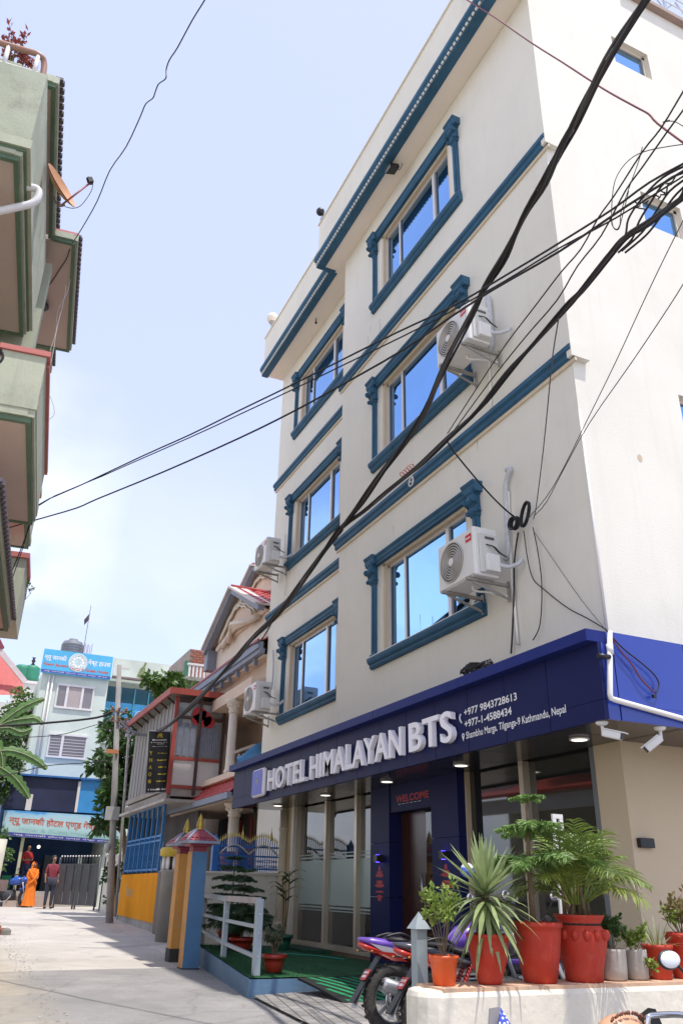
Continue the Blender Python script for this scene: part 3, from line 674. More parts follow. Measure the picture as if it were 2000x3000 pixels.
def yucca(parent, base, stem, n, L0, w0, mat):
    base = Vector(base); top = base+Vector((0, 0, stem)); m = MB(); m.tube([base, top], [.022, .018], 8); m.build('trunk', trunkm, parent)
    for i in range(n):
        f = i/n; a = i*2.39996+rnd.uniform(-.2, .2); el = R(88-150*(1-f)**.8+rnd.uniform(-8, 8)) if f < .97 else R(85)
        d = Vector((math.cos(a)*math.cos(el), math.sin(a)*math.cos(el), math.sin(el))); m = MB()
        leafblade(m, top-Vector((0, 0, (1-f)*stem*.35)), d, (0, 0, 1) if abs(d.z) < .95 else (1, 0, 0), L0*rnd.uniform(.75, 1.1)*(1 if f < .8 else .85), w0*rnd.uniform(.8, 1.15), .10 if d.z > .2 else .5, 5)
        m.build('leaf', mat, parent)
def palm(parent, base, n, L0, mat, stems=7, hang=1.0, tilt=None):
    base = Vector(base)
    m = MB()
    for s in range(stems):
        b = base+Vector((rnd.uniform(-.07, .07), rnd.uniform(-.07, .07), 0)); m.tube([b, b+Vector((rnd.uniform(-.06, .06), rnd.uniform(-.06, .06), .22))], [.014, .009], 6)
    m.build('stems', trunkm, parent)
    for i in range(n):
        a = i*2.39996+rnd.uniform(-.3, .3); el = R(rnd.uniform(30, 84)); L1 = L0*rnd.uniform(.6, 1.12)
        d = Vector((math.cos(a)*math.cos(el), math.sin(a)*math.cos(el), math.sin(el))); q = base+Vector((math.cos(a)*.05, math.sin(a)*.05, .1)); pts = [q.copy()]
        for k in range(9):
            d = (d+Vector((0, 0, -.145*hang*(k/5)))).normalized(); q = q+d*L1/9; pts.append(q.copy())
        m = MB(); m.tube(pts, [.006-.0005*k for k in range(10)], 5, cap=False); cur = bez(pts, 3)
        for k in range(7, len(cur)-1):
            dd = (cur[k+1]-cur[k]).normalized(); sd = dd.cross(Vector((0, 0, 1)))
            if sd.length < .05: sd = Vector((1, 0, 0))
            sd.normalize(); fr = (k-7)/(len(cur)-7); ln = L1*.36*(math.sin(math.pi*(.12+.85*fr)))*rnd.uniform(.85, 1.1)
            for s in (-1, 1):
                e = (sd*s*.9+dd*.75+Vector((0, 0, rnd.uniform(-.1, .25)))).normalized()
                leafblade(m, cur[k], e+rv(.12), sd.cross(dd)*1.0+rv(.25), ln, .013, .75, 4)
        m.build('frond', mat, parent)

# ============================================================ platform with green carpet, railing, mat
pblue = M('riser_blue_paint', (.11, .20, .32), .7, .2, 3, bump=.2, bscale=20, dirt=.35, dcol=(.2, .2, .19))
plat = empty('entrance_platform', (-10.5, 4.2, 0), 'raised entrance platform with blue painted edge and green carpet', 'platform')
TL, TC, TR, TW = (-12.0, 3.43, .285), (-8.68, 3.02, .185), (-8.62, 5.16, .19), (-13.0, 5.16, .20)
m = MB(); bot = lambda p: (p[0], p[1], -.05)
c4 = [TL, TC, TR, TW]; m.add(c4+[bot(p) for p in c4], [(3, 2, 1, 0), (0, 1, 5, 4), (1, 2, 6, 5), (2, 3, 7, 6), (3, 0, 4, 7)]); m.build('slab', pblue, plat)
def carpet_mat():
    m = M('green_carpet', (.018, .115, .035), .95, .35, 3, bump=.9, bscale=220); return m
def lift(p, dz, k=1.0): return (p[0], p[1], p[2]+dz)
gcar = carpet_mat(); m = MB(); nn = 10; vs = []
for i in range(nn+1):
    for j in range(nn+1):
        u, v = i/nn, j/nn; a = Vector(TL).lerp(Vector(TC), u); b = Vector(TW).lerp(Vector(TR), u); p = a.lerp(b, v*.985+.006)
        vs.append((p.x, p.y, p.z+.012+.006*noise.noise(Vector((p.x*3, p.y*3, 0)))))
m.add(vs, [(i*(nn+1)+j, (i+1)*(nn+1)+j, (i+1)*(nn+1)+j+1, i*(nn+1)+j+1) for i in range(nn) for j in range(nn)], True); m.build('carpet', gcar, plat)
m = MB(); rr_ = random.Random(3)
for i in range(2600):
    u, v = rr_.random(), rr_.random()**2.2; a = Vector(TL).lerp(Vector(TC), u); b = Vector(TW).lerp(Vector(TR), u); p = a.lerp(b, v*.5)+Vector((0, 0, .014))
    e = Vector((rr_.uniform(-.4, .4), rr_.uniform(-.4, .4), 1)); leafquad(m, p, e, .006, .022, Vector((rr_.uniform(-1, 1), rr_.uniform(-1, 1), 0)))
tag(m.build('carpet_tufts', gcar, plat), kind='stuff')
# railing along the platform edge
railm = M('grey_rail_paint', (.36, .42, .46), .5, .12, 6, dirt=.3, dcol=(.45, .4, .36)); VA, VB = (-11.87, 3.45), (-8.68, 3.12)
rail = empty('platform_railing', (-10.4, 3.3, .24), 'low grey painted metal railing on the green carpet edge', 'railing')
def rp(x, z_): t = (x-VA[0])/(VB[0]-VA[0]); return Vector((x, VA[1]+(VB[1]-VA[1])*t, z_))
for x, z0, z1, hw in ((-11.98, .28, .93, .03), (-10.48, .245, .86, .03), (-8.82, .2, .90, .036)):
    p = rp(x, 0); m = MB(); m.box(p.x-hw, p.x+hw, p.y-hw, p.y+hw, z0, z1); po = m.build('post', railm, rail, bevel=.006)
    for zz in (.25, .55, .8):
        b_ = MB(); b_.lathe([(.009, 0), (.009, .006), (.004, .009)], (p.x+hw, p.y, z0+(z1-z0)*zz), 8, 'x'); b_.build('bolt', alu, po)
m = MB(); m.bar(rp(-12.0, .90), rp(-10.48, .875), .05, .055); m.build('rail', railm, rail); m = MB(); m.bar(rp(-10.48, .882), rp(-8.85, .885), .055, .06); m.build('rail', M('red_stained_rail', (.40, .36, .36), .6, .3, 4, dirt=.5, dcol=(.42, .2, .18)), rail)
for za, zb, zc in ((.66, .645, .64), (.47, .40, .37)):
    m = MB(); m.bar(rp(-11.95, za), rp(-10.5, zb), .035, .035); m.build('rail', railm, rail); m = MB(); m.bar(rp(-10.46, zb), rp(-8.86, zc), .035, .035); m.build('rail', railm, rail)
# striped mat on the ramp
bk = M('mat_black', (.012, .014, .013), .9, .3, 20, bump=.5, bscale=150); gr = M('mat_green', (.012, .24, .09), .9, .25, 20, bump=.5, bscale=150)
mat_t = empty('striped_mat', (-8.2, 4.1, .08), 'black mat with green diagonal stripes on the ramp', 'mat')
def mp_(u, v, dz=0):   # u down the ramp, v along it
    a = Vector((-8.60, 3.50, .20)).lerp(Vector((-8.60, 4.75, .20)), v); b = Vector((-7.66, 3.62, .06)).lerp(Vector((-7.55, 4.85, .06)), v); p = a.lerp(b, u); return Vector((p.x, p.y, p.z+dz+.012*math.sin(u*3.1)))
m = MB()
for i in range(6):
    a, b = i/6, (i+1)/6; m.add([mp_(a, 0), mp_(b, 0), mp_(b, 1), mp_(a, 1), mp_(a, 0, -.02), mp_(b, 0, -.02), mp_(b, 1, -.02), mp_(a, 1, -.02)], [(0, 1, 2, 3), (4, 7, 6, 5), (0, 4, 5, 1), (2, 6, 7, 3)])
m.build('mat_base', bk, mat_t)
for k in range(13):
    v0 = -.22+k*.092; m = MB()
    for i in range(8):
        u0, u1 = .03+i*.117, .03+(i+1)*.117; s0, s1 = v0+.30*u0, v0+.30*u1
        if s0 < .02 or s1+.045 > .98: continue
        m.add([mp_(u0, s0, .004), mp_(u1, s1, .004), mp_(u1, s1+.045, .004), mp_(u0, s0+.045, .004)], [(0, 1, 2, 3)])
    if m.f: m.build('stripe', gr, mat_t)
# forecourt paving rises gently to the hotel
pav = M('brick_paving', (.26, .245, .235), .9, .2, 2, bump=.3, bscale=30)
def paving_mat():
    m = bpy.data.materials.new('forecourt_paving'); m.use_nodes = True; n = m.node_tree.nodes; l = m.node_tree.links; b = n['Principled BSDF']; b.inputs['Roughness'].default_value = .9
    co = n.new('ShaderNodeTexCoord'); br = n.new('ShaderNodeTexBrick'); mp2 = n.new('ShaderNodeMapping'); mp2.inputs['Rotation'].default_value = (0, 0, R(12)); l.new(co.outputs['Object'], mp2.inputs['Vector']); l.new(mp2.outputs['Vector'], br.inputs['Vector'])
    br.inputs['Scale'].default_value = 1; br.inputs['Brick Width'].default_value = .2; br.inputs['Row Height'].default_value = .1; br.inputs['Mortar Size'].default_value = .008
    br.inputs['Color1'].default_value = (.30, .28, .265, 1); br.inputs['Color2'].default_value = (.22, .21, .20, 1); br.inputs['Mortar'].default_value = (.12, .11, .10, 1)
    nz = n.new('ShaderNodeTexNoise'); nz.inputs['Scale'].default_value = 2; nz.inputs['Detail'].default_value = 8; l.new(co.outputs['Object'], nz.inputs['Vector'])
    mx_ = n.new('ShaderNodeMixRGB'); mx_.blend_type = 'OVERLAY'; mx_.inputs['Fac'].default_value = .6; l.new(br.outputs['Color'], mx_.inputs['Color1']); l.new(nz.outputs['Fac'], mx_.inputs['Color2']); l.new(mx_.outputs['Color'], b.inputs['Base Color'])
    bp = n.new('ShaderNodeBump'); bp.inputs['Strength'].default_value = .6; bp.inputs['Distance'].default_value = .02; l.new(br.outputs['Fac'], bp.inputs['Height']); bp.invert = True; l.new(bp.outputs['Normal'], b.inputs['Normal'])
    return m
m = MB(); m.add([(-8.66, 3.05, .052), (-7.0, 2.9, .05), (-4.4, 2.7, .05), (-4.4, 5.15, .10), (-8.64, 5.15, .12), (-8.64, 4.0, .085)], [(0, 1, 2, 3, 4, 5)]); tag(m.build('forecourt_paving', paving_mat()), kind='structure')

# ============================================================ platform pots
rp_dull = M('red_pot', (.36, .035, .02), .4, .12, 4, dirt=.25, dcol=(.25, .07, .05))
def pp(px, py, z_): return onZ(px, py, z_)
t1 = empty('potted_plant', (-12.05, 3.87, .27), 'feathery dark green pine in a wide red pot behind the railing', 'potted plant')
pot('pot', prof_flare(.12, .17, .20), (-12.05, 3.87, .27), rp_dull, t1, .155, .17); norfolk(t1, (-12.05, 3.87, .43), .98, 7, .50, .014, g_dark, .22)
t2 = empty('potted_plant', (-11.3, 3.80, .25), 'drooping pine sapling in a low red bowl behind the middle rail post', 'potted plant')
pot('pot', prof_flare(.10, .155, .17), (-11.3, 3.80, .25), rp_dull, t2, .14, .14); norfolk(t2, (-11.3, 3.80, .38), .85, 7, .48, .014, g_dark, .2)
t3 = empty('potted_plant', (-9.02, 3.40, .215), 'bare branched grey shrub in a red pot at the end of the railing', 'potted plant')
pot('pot', prof_flare(.085, .118, .165), (-9.02, 3.40, .215), rp_dull, t3, .105, .14); bush(t3, (-9.02, 3.40, .35), .15, .30, 6, 900, g_grey, .022, .034, .008)
t4 = empty('potted_plant', (-11.9, 4.6, .22), 'tall cane plant with hanging dark leaves against the pale wall', 'potted plant')
pot('pot', prof_flare(.09, .13, .2), (-11.9, 4.6, .22), M('green_pot', (.02, .12, .07), .5), t4, .11, .17)
for k, (dx, hh) in enumerate(((-.04, .75), (.05, .85), (.01, .6))):
    m = MB(); m.tube(bez([(-11.9+dx, 4.6, .38), (-11.9+dx*2, 4.62, .38+hh*.5), (-11.9+dx*3, 4.6, .38+hh)], 4), .009, 6); m.build('cane', trunkm, t4)
    for i in range(6):
        a = i*1.1+k; m = MB(); leafblade(m, (-11.9+dx*3, 4.6, .36+hh-.03*i), (math.cos(a), math.sin(a), .55), (0, 0, 1), .42, .06, .75, 6); m.build('leaf', g_dark, t4)
m = MB()
for i in range(4): m.ring((-11.75+.02*i, 4.05, .235+.012*i), .13+.012*(i % 2), .011, 'z', 28, 6)
m.tube(bez([(-11.62, 4.05, .25), (-11.3, 4.2, .24), (-10.9, 4.6, .23), (-10.3, 4.8, .225)], 6), .011, 6)
tag(m.build('garden_hose', M('hose_green', (.01, .19, .13), .35), None, loc=(-11.75, 4.05, .23)), 'coiled green garden hose on the carpet behind the pots', 'hose')
m = MB(); m.box(-12.6, -11.4, 4.75, 5.12, .215, .255); tag(m.build('door_mat', M('dark_green_mat', (.012, .06, .03), .95, .3, 20), None, loc=(-12, 4.9, .215)), 'dark green mat below the left shop window', 'mat')

# ============================================================ gate posts with pagoda caps
orange = M('orange_paint', (.62, .30, .07), .7, .18, 3, dirt=.4, dcol=(.42, .40, .36)); postblue = M('post_blue_paint', (.075, .18, .33), .65, .15, 3)
capred = M('cap_red_tile', (.28, .045, .07), .6, .25, 25); capgrey = M('cap_grey_edge', (.22, .25, .33), .6, .2, 12); goldm = M('gold_paint', (.48, .34, .06), .38, .2, 10, metal=.3)
def gatepost(x, y, z0, label, lower):
    t = empty('gate_post', (x, y, z0), label, 'gate post'); h = .105; zt = 1.43
    m = MB(); m.box(x-h, x+h, y-h, y+h, z0-.05, zt); m.build('shaft', orange, t, bevel=.006)
    m = MB(); m.box(x+h, x+h+.006, y-h+.004, y+h, z0+.0, zt-.003); m.build('painted_face', postblue if not lower else orange, t)
    m = MB(); m.box(x-h-.008, x+h+.01, y-h-.008, y+h+.01, z0-.05, z0+.16 if lower else z0+.02); m.build('foot', M('bitumen_foot', (.04, .04, .04), .8, .3), t)
    m = MB(); m.box(x-h+.01, x+h-.01, y-h+.01, y+h-.01, zt, zt+.10); m.prism([(y-.16, zt+.10), (y+.16, zt+.10), (y+.14, zt+.065), (y-.14, zt+.065)], 'x', x-.16, x+.16); m.build('cap_neck', capred, t)
    r0, r1 = .225, .05
    m = MB(); vs = [(x-r0, y-r0, zt+.125), (x+r0, y-r0, zt+.125), (x+r0, y+r0, zt+.125), (x-r0, y+r0, zt+.125), (x-.14, y-.14, zt+.20), (x+.14, y-.14, zt+.20), (x+.14, y+.14, zt+.20), (x-.14, y+.14, zt+.20), (x-r1, y-r1, zt+.275), (x+r1, y-r1, zt+.275), (x+r1, y+r1, zt+.275), (x-r1, y+r1, zt+.275)]
    fs = [(0, 3, 2, 1)]+[(i, (i+1) % 4, 4+(i+1) % 4, 4+i) for i in range(4)]+[(4+i, 4+(i+1) % 4, 8+(i+1) % 4, 8+i) for i in range(4)]+[(8, 9, 10, 11)]; m.add(vs, fs); cp = m.build('cap_roof', capred, t)
    for i in range(4):
        m = MB(); m.tube([vs[i], vs[4+i], vs[8+i]], .017, 6); m.build('hip_ridge', capgrey, cp)
        m = MB(); m.bar(Vector(vs[i])-Vector((0, 0, .012)), Vector(vs[(i+1) % 4])-Vector((0, 0, .012)), .02, .035); m.build('eave_edge', capgrey, cp)
    for s in range(4):      # rows of roof tiles
        a, b = Vector(vs[s]), Vector(vs[(s+1) % 4]); c, d = Vector(vs[4+s]), Vector(vs[4+(s+1) % 4])
        for r_ in range(2):
            for k in range(6):
                p = a.lerp(c, (r_+.4)/2.2).lerp(b.lerp(d, (r_+.4)/2.2), (k+.7)/6.4); q = MB(); q.sphere(p, .022, 6, 4, (1, 1, .5)); q.build('roof_tile', capred, cp)
    m = MB(); m.lathe([(.052, 0), (.06, .012), (.045, .03), (.05, .045), (.055, .06), (.042, .078), (.046, .09), (.04, .108), (.032, .12), (.036, .132), (.026, .15), (.028, .16), (.012, .185), (.004, .21)], (x, y, zt+.272), 16); m.build('finial', goldm, t)
gatepost(-11.5, 3.17, .05, 'blue faced gate post with red pagoda cap and gold finial, nearest the railing', False)
gatepost(-12.45, 3.24, .07, 'peeling orange gate post with red pagoda cap behind the blue one', True)

# ============================================================ neighbour's white compound wall with blue fence
wht = M('compound_wall', (.66, .64, .56), .85, .12, 2, dirt=.25, dcol=(.35, .33, .28))
m = MB(); m.box(-13.75, -13.6, 3.55, 5.16, 0, 1.20); m.box(-13.79, -13.56, 3.55, 5.16, 1.20, 1.235); tag(m.build('compound_wall', wht, None, loc=(-13.7, 4.4, 0)), 'pale compound wall under the blue spear fence', 'wall')
bf = M('fence_blue', (.02, .13, .42), .45, .15, 8); gf = M('fence_gold', (.62, .5, .16), .4, .15, 8, metal=.2); sf = M('fence_silver', (.5, .5, .5), .4, .1, 8, metal=.3)
fe = empty('spear_fence', (-13.67, 4.4, 1.235), 'ornate blue iron fence with gold spear tips on the pale wall', 'fence'); fx = -13.67
m = MB(); m.box(fx-.05, fx+.05, 4.0, 4.10, 1.235, 1.68); m.lathe([(.07, 1.68), (.075, 1.70), (.05, 1.72), (.0, 1.80)], (fx, 4.05, 0), 4); m.build('post', bf, fe)
for z0 in (1.27, 1.46, 1.60):
    m = MB(); m.box(fx-.012, fx+.012, 4.1, 5.14, z0, z0+.025); m.build('rail', bf, fe)
arch = lambda y: 1.60+.10*abs(math.sin((y-4.12)*math.pi/.50))
for i in range(26):
    y = 4.13+i*.039; zt = arch(y)+.06; m = MB(); m.box(fx-.007, fx+.007, y-.007, y+.007, 1.24, zt); pk = m.build('picket', bf, fe)
    m = MB(); m.lathe([(.006, 0), (.012, .012), (.017, .03), (.006, .06), (.0, .10)], (fx, y, zt), 6); m.build('spear_tip', gf, pk)
for y in (4.5, 5.0):
    m = MB(); m.lathe([(.014, 0), (.022, .03), (.014, .06), (.02, .09), (.007, .14), (0, .24)], (fx, y, 1.72), 8); m.build('tall_finial', gf, fe)
for j in range(2):
    y0 = 4.12+j*.5; m = MB(); m.tube([(fx+.02, y0+k*.05, 1.5+.14*math.sin(math.pi*k/10)) for k in range(11)], .014, 6); m.build('arch', sf, fe)
m = MB()
for i in range(44): m.ring((fx+.012, 4.14+(i % 22)*.046, 1.32+.08*(i//22)), .019, .005, 'x', 10, 4)
tag(m.build('scrollwork', bf, fe), kind='stuff')
m = MB(); m.lathe([(.09, 0), (.13, .28), (.14, .30), (.12, .30)], (-13.95, 4.35, 1.24), 20); m.build('pot', M('maroon_pot', (.2, .03, .05), .5), empty('potted_plant', (-13.95, 4.35, 1.24), 'maroon pot behind the blue spear fence', 'potted plant'))
# ============================================================ air conditioners
acw = M('ac_white', (.74, .73, .71), .45, .06, 3, dirt=.12, dcol=(.45, .38, .28)); acg = M('ac_side', (.62, .61, .58), .5, .06, 3); acd = M('ac_fan_dark', (.10, .10, .105), .5, .1)
acgrill = M('ac_grille', (.50, .47, .43), .45); brk = M('bracket_steel', (.36, .34, .31), .5, .2, 6, metal=.4); redb = M('ac_badge_red', (.58, .03, .04), .4, 0)
def make_ac():
    W, H_, Dp = .74, .57, .30
    t = empty('air_conditioner', (0, 0, 0)); # root: lower right front corner
    m = MB(); m.box(-W, 0, 0, Dp, .0, H_); body = m.build('body', acw, t, bevel=.012)
    m = MB(); m.box(-W+.006, -.012, -.012, -.001, .015, H_-.012); m.build('front_panel', acw, t, bevel=.005)
    cx_, cz = -W*.60, H_*.50
    m = MB(); m.lathe([(.232, 0), (.232, .004)], (cx_, -.017, cz), 36, 'y'); m.build('fan_opening', acd, t)
    for k in range(7):
        m = MB(); m.ring((cx_, -.024, cz), .05+.03*k, .0075, 'y', 40, 5); m.build('grille_ring', acgrill, t)
    m = MB(); m.lathe([(.035, 0), (.045, .004), (.045, .012), (.03, .016)], (cx_, -.037, cz), 20, 'y'); m.build('fan_hub', acw, t)
    for k in range(3):
        a = k*2.094+.4; m = MB(); m.add([(cx_+.04*math.cos(a), -.021, cz+.04*math.sin(a)), (cx_+.20*math.cos(a-.3), -.021, cz+.20*math.sin(a-.3)), (cx_+.215*math.cos(a+.3), -.019, cz+.215*math.sin(a+.3)), (cx_+.04*math.cos(a+.7), -.019, cz+.04*math.sin(a+.7))], [(0, 1, 2, 3)]); m.build('fan_blade', M('fan_blade', (.30, .30, .30), .5), t)
    m = MB(); m.box(-.150, -.035, -.0165, -.0125, H_-.16, H_-.075); bd = m.build('badge', redb, t)
    m = MB(); m.box(-.138, -.05, -.0185, -.017, H_-.128, H_-.112); m.build('badge_stripe', acw, bd)
    m = MB(); m.box(.0005, .028, .05, Dp-.01, .03, H_-.08); m.build('side_cover', acg, t, bevel=.008)
    m = MB(); m.box(.028, .085, .10, Dp-.03, .04, .24); m.build('valve_cover', acw, t, bevel=.012)
    m = MB(); m.box(.0285, .034, .12, .24, H_-.145, H_-.115); m.build('handle_slot', acd, t)
    for dy in (.0, .02):
        m = MB(); m.tube(bez([(.03, .13+dy, .36), (.07, .19+dy, .33), (.075, .26+dy, .27), (.06, Dp+.08, .24)], 5), .006, 6); m.build('lead', MATS['black_metal'], t)
    for x in (-.62, -.11):
        m = MB(); m.box(x-.02, x+.02, -.05, Dp+.20, -.035, -.002); b_ = m.build('bracket', brk, t)
        q = MB(); q.box(x-.02, x+.02, Dp+.185, Dp+.20, -.20, .03); q.build('bracket_plate', brk, b_)
        q = MB(); q.bar((x, .02, -.04), (x, Dp+.185, -.17), .012, .03); q.build('bracket_strut', brk, b_)
    m = MB(); m.tube(bez([(-.30, .15, -.01), (-.29, .17, -.07), (-.20, .3, -.10), (-.10, Dp+.17, -.15)], 5), .012, 8); m.build('drain_hose', pvc, t)
    m = MB(); m.tube(bez([(.06, Dp-.05, .14), (.12, Dp+.03, .10), (.16, Dp+.14, .14), (.165, Dp+.195, .20)], 5), .024, 8); m.build('insulated_pipe', M('pipe_wrap', (.55, .56, .58), .7, .15, 20), t)
    return t
ac0 = make_ac()
for i, (p, lb) in enumerate((((-6.80, 4.66, 4.10), 'white air conditioner beside the lowest window of the near facade half'),
                             ((-6.66, 4.66, 7.12), 'white air conditioner behind the black cable by the middle near window'),
                             ((-14.92, 5.03, 7.17), 'white air conditioner hanging off the far corner by the middle far window'),
                             ((-15.0, 5.03, 4.12), 'white air conditioner low on the far corner above the sign'))):
    a = ac0 if i == 0 else copy_tree(ac0)
    a.location = p; tag(a, lb, 'air conditioner', 'air conditioners on the hotel front')
# wall trunking beside the units
def wallpipe(pts, r, label, mat=pvc, Y=YR-.035):
    P_ = [onY(x, y, Y) for x, y in pts]; m = MB(); m.tube(bez(P_, 3), r, 8); tag(m.build('conduit_pipe', mat, None, loc=P_[0]), label, 'pipe')
greywrap = MATS['pipe_wrap']
wallpipe([(1482, 1378), (1494, 1372), (1484, 1400), (1480, 1430), (1484, 1520), (1488, 1615), (1478, 1640)], .03, 'grey wrapped pipe rising beside the lowest near air conditioner', greywrap, YR-.06)
wallpipe([(1488, 1440), (1493, 1600), (1502, 1730), (1516, 1888)], .016, 'thin white conduit running down to the canopy')
wallpipe([(1428, 870), (1432, 905), (1438, 1000), (1432, 1030)], .04, 'grey wrapped pipe behind the middle near air conditioner', greywrap, YR-.06)
wallpipe([(1430, 1030), (1434, 1100), (1437, 1205)], .014, 'thin white conduit between the two near air conditioners')
wallpipe([(800, 1905), (801, 1950), (798, 2000), (795, 2020)], .02, 'grey wrapped pipe above the far low air conditioner', greywrap, YL-.05)
wallpipe([(832, 1565), (834, 1620), (836, 1700), (834, 1745)], .014, 'thin conduit by the far corner windows', pvc, YL-.03)
m = MB(); m.tube([(XR+.025, YR-.01, 2.95), (XR+.025, YR-.01, 5.6)], .014, 8); tag(m.build('conduit_pipe', pvc, None, loc=(XR, YR, 3)), 'thin white conduit on the sunlit corner of the wall', 'pipe')

# ============================================================ cctv, flood light, roof lamps
def cctv(p, d, label):
    p, d = Vector(p), Vector(d).normalized(); t = empty('security_camera', p, label, 'camera'); wp = M('cctv_white', (.72, .71, .70), .4)
    m = MB(); m.lathe([(.045, 0), (.05, -.01), (.04, -.025), (.018, -.035)], p, 16); m.build('base', wp, t)
    j = p+Vector((0, 0, -.085)); m = MB(); m.tube([p+Vector((0, 0, -.03)), j, j+d*.03], .013, 8); m.build('arm', wp, t)
    s_ = d.cross(Vector((0, 0, 1))).normalized(); u_ = s_.cross(d); c = j+d*.075
    m = MB(); m.obox(c, d*.075, s_*.03, u_*.028); m.build('housing', wp, t, bevel=.01)
    m = MB(); m.obox(c+u_*.031+d*.02, d*.085, s_*.034, u_*.004); m.build('sun_shield', wp, t)
    m = MB(); m.obox(c+d*.077, d*.004, s_*.024, u_*.022); m.build('lens', MATS['black_metal'], t)
cctv((-4.86, 4.40, AZ0+.004), (.75, .35, -.25), 'white security camera under the near corner of the canopy')
cctv((-4.80, 4.92, AZ0+.004), (-.45, -.6, -.55), 'white security camera under the side of the canopy, pointing down')
m = MB(); m.sphere((-13.3, 4.55, 2.14), .035, 12, 8); m.lathe([(.045, 0), (.05, .02), (.03, .05)], (-13.3, 4.55, 2.15), 14); tag(m.build('dome_camera', MATS['black_metal'], None, loc=(-13.3, 4.55, 2.2)), 'small black dome camera by the drain pipe', 'camera')
fl = empty('flood_light', (-9.03, 4.93, ZS), 'square flood light under the roof overhang above the top near window', 'lamp')
m = MB(); m.obox((-9.03, 4.90, ZS-.10), (.10, 0, 0), (0, .09, .03), (0, -.012, .035)); m.build('housing', MATS['black_metal'], fl, bevel=.01)
m = MB(); m.obox((-9.03, 4.89, ZS-.128), (.082, 0, 0), (0, .074, .0247), (0, -.001, .004)); m.build('lens', M('lamp_lens', (.55, .6, .58), .2, .1, 30), fl)
m = MB(); m.tube(bez([(-9.0, 4.98, ZS-.06), (-8.95, 5.0, ZS-.16), (-8.9, 5.02, ZS-.10), (-8.93, 5.05, ZS)], 5), .007, 6); m.build('lead', MATS['black_metal'], fl)
m = MB(); m.tube([(-13.5, 5.36, ZS), (-13.5, 5.36, ZS-.10)], .012, 6); m.lathe([(.02, 0), (.03, -.03), (.012, -.06)], (-13.5, 5.36, ZS-.09), 10); tag(m.build('lamp_holder', MATS['black_metal'], None, loc=(-13.5, 5.36, ZS)), 'bare lamp holder under the far roof overhang', 'lamp')
gl_ = empty('globe_lamp', (-15.9, 5.12, ZP), 'round white globe lamp on the far end of the parapet', 'lamp')
m = MB(); m.sphere((-15.9, 5.12, ZP+.50), .15, 20, 12); m.build('globe', M('globe_glass', (.78, .70, .62), .4, .03), gl_); m = MB(); m.lathe([(.06, .03), (.07, .06), (.03, .10), (.03, .30), (.09, .36), (.09, .39)], (-15.9, 5.12, ZP), 12); m.build('stem', brk, gl_)
m = MB(); m.box(-11.93, -11.75, 4.74, 4.84, ZP+.03, ZP+.13); m.sphere((-11.84, 4.70, ZP+.24), .09, 12, 8); tag(m.build('roof_spotlight', MATS['black_metal'], None, loc=(-11.84, 4.8, ZP)), 'small black spotlight on the parapet step', 'lamp')

# ============================================================ poles and cables
conc = M('pole_concrete', (.30, .285, .27), .9, .2, 3, dirt=.3, dcol=(.16, .15, .14), bump=.2, bscale=25); rust = M('rusty_pole', (.20, .14, .13), .7, .3, 6)
PL = (-22.4, 4.13); PR = (-2.70, 3.93)
up_ = empty('utility_pole', (PL[0], PL[1], .16), 'slender concrete utility pole in front of the leafy tree', 'pole')
PY = lambda z_: PL[1]-.61*(z_-.16)/6.3
m = MB(); m.tube([(PL[0], PL[1], .1), (PL[0], PY(6.47), 6.47)], [.095, .062], 12); m.build('shaft', conc, up_)
m = MB(); m.box(PL[0]-.05, PL[0]+.14, PY(2.7)-.2, PY(2.7)+.12, 2.5, 2.82); m.build('junction_box', M('grey_box', (.36, .36, .35), .6, .15), up_)
m = MB(); m.tube([(PL[0], PY(1.85), 1.85), (PL[0]+.16, PY(1.85)-.12, 1.85)], .02, 6); m.lathe([(.05, -.1), (.08, -.05), (.08, .05), (.05, .1)], (PL[0]+.2, PY(1.85)-.16, 1.85), 12); m.build('meter', MATS['grey_box'], up_)
m = MB(); m.box(PL[0]+.05, PL[0]+.12, PY(4.1)-.28, PY(4.1)+.04, 4.12, 4.22); m.build('orange_plate', M('faded_orange', (.5, .2, .08), .7), up_)
for z_ in (4.95, 5.2):
    m = MB(); m.bar((PL[0]+.1, PY(z_)-.2, z_), (PL[0]+.1, PY(z_)+.25, z_), .04, .04); ca = m.build('cross_arm', rust, up_)
    for dy in (-.16, .02, .2):
        q = MB(); q.lathe([(.02, 0), (.04, .02), (.025, .05), (.04, .07), (.01, .10)], (PL[0]+.1, PY(z_)+dy, z_+.025), 10); q.build('insulator', M('insulator', (.3, .12, .06), .3), ca)
up2 = empty('utility_pole', (-25.5, 4.95, .19), 'thin grey steel pole leaning by the shrub wall', 'pole')
m = MB(); m.tube([(-25.5, 4.85, .1), onX(379, 2138, -25.5)], .04, 8); m.build('shaft', conc, up2)
up3 = empty('utility_pole', (PR[0], PR[1], 0), 'rusty steel pole holding the tangle of wires at the right edge', 'pole')
m = MB(); m.tube([(PR[0]+.03, PR[1]+.02, 0), (PR[0]+.03, PR[1]+.02, 6.15)], [.07, .05], 10); m.build('shaft', rust, up3)
for z_ in (5.55, 6.0):
    m = MB(); m.bar((PR[0]-.03, PR[1]-.04, z_), (PR[0]+.3, PR[1]+.25, z_), .04, .04); m.build('cross_arm', rust, up3)
blk = M('cable_black', (.012, .011, .013), .6, .2, 8); gryc = M('cable_grey', (.06, .055, .06), .6, .2, 8); redc = M('cable_red', (.16, .03, .035), .6, .1); whc = M('cable_white', (.6, .56, .54), .6, .1)
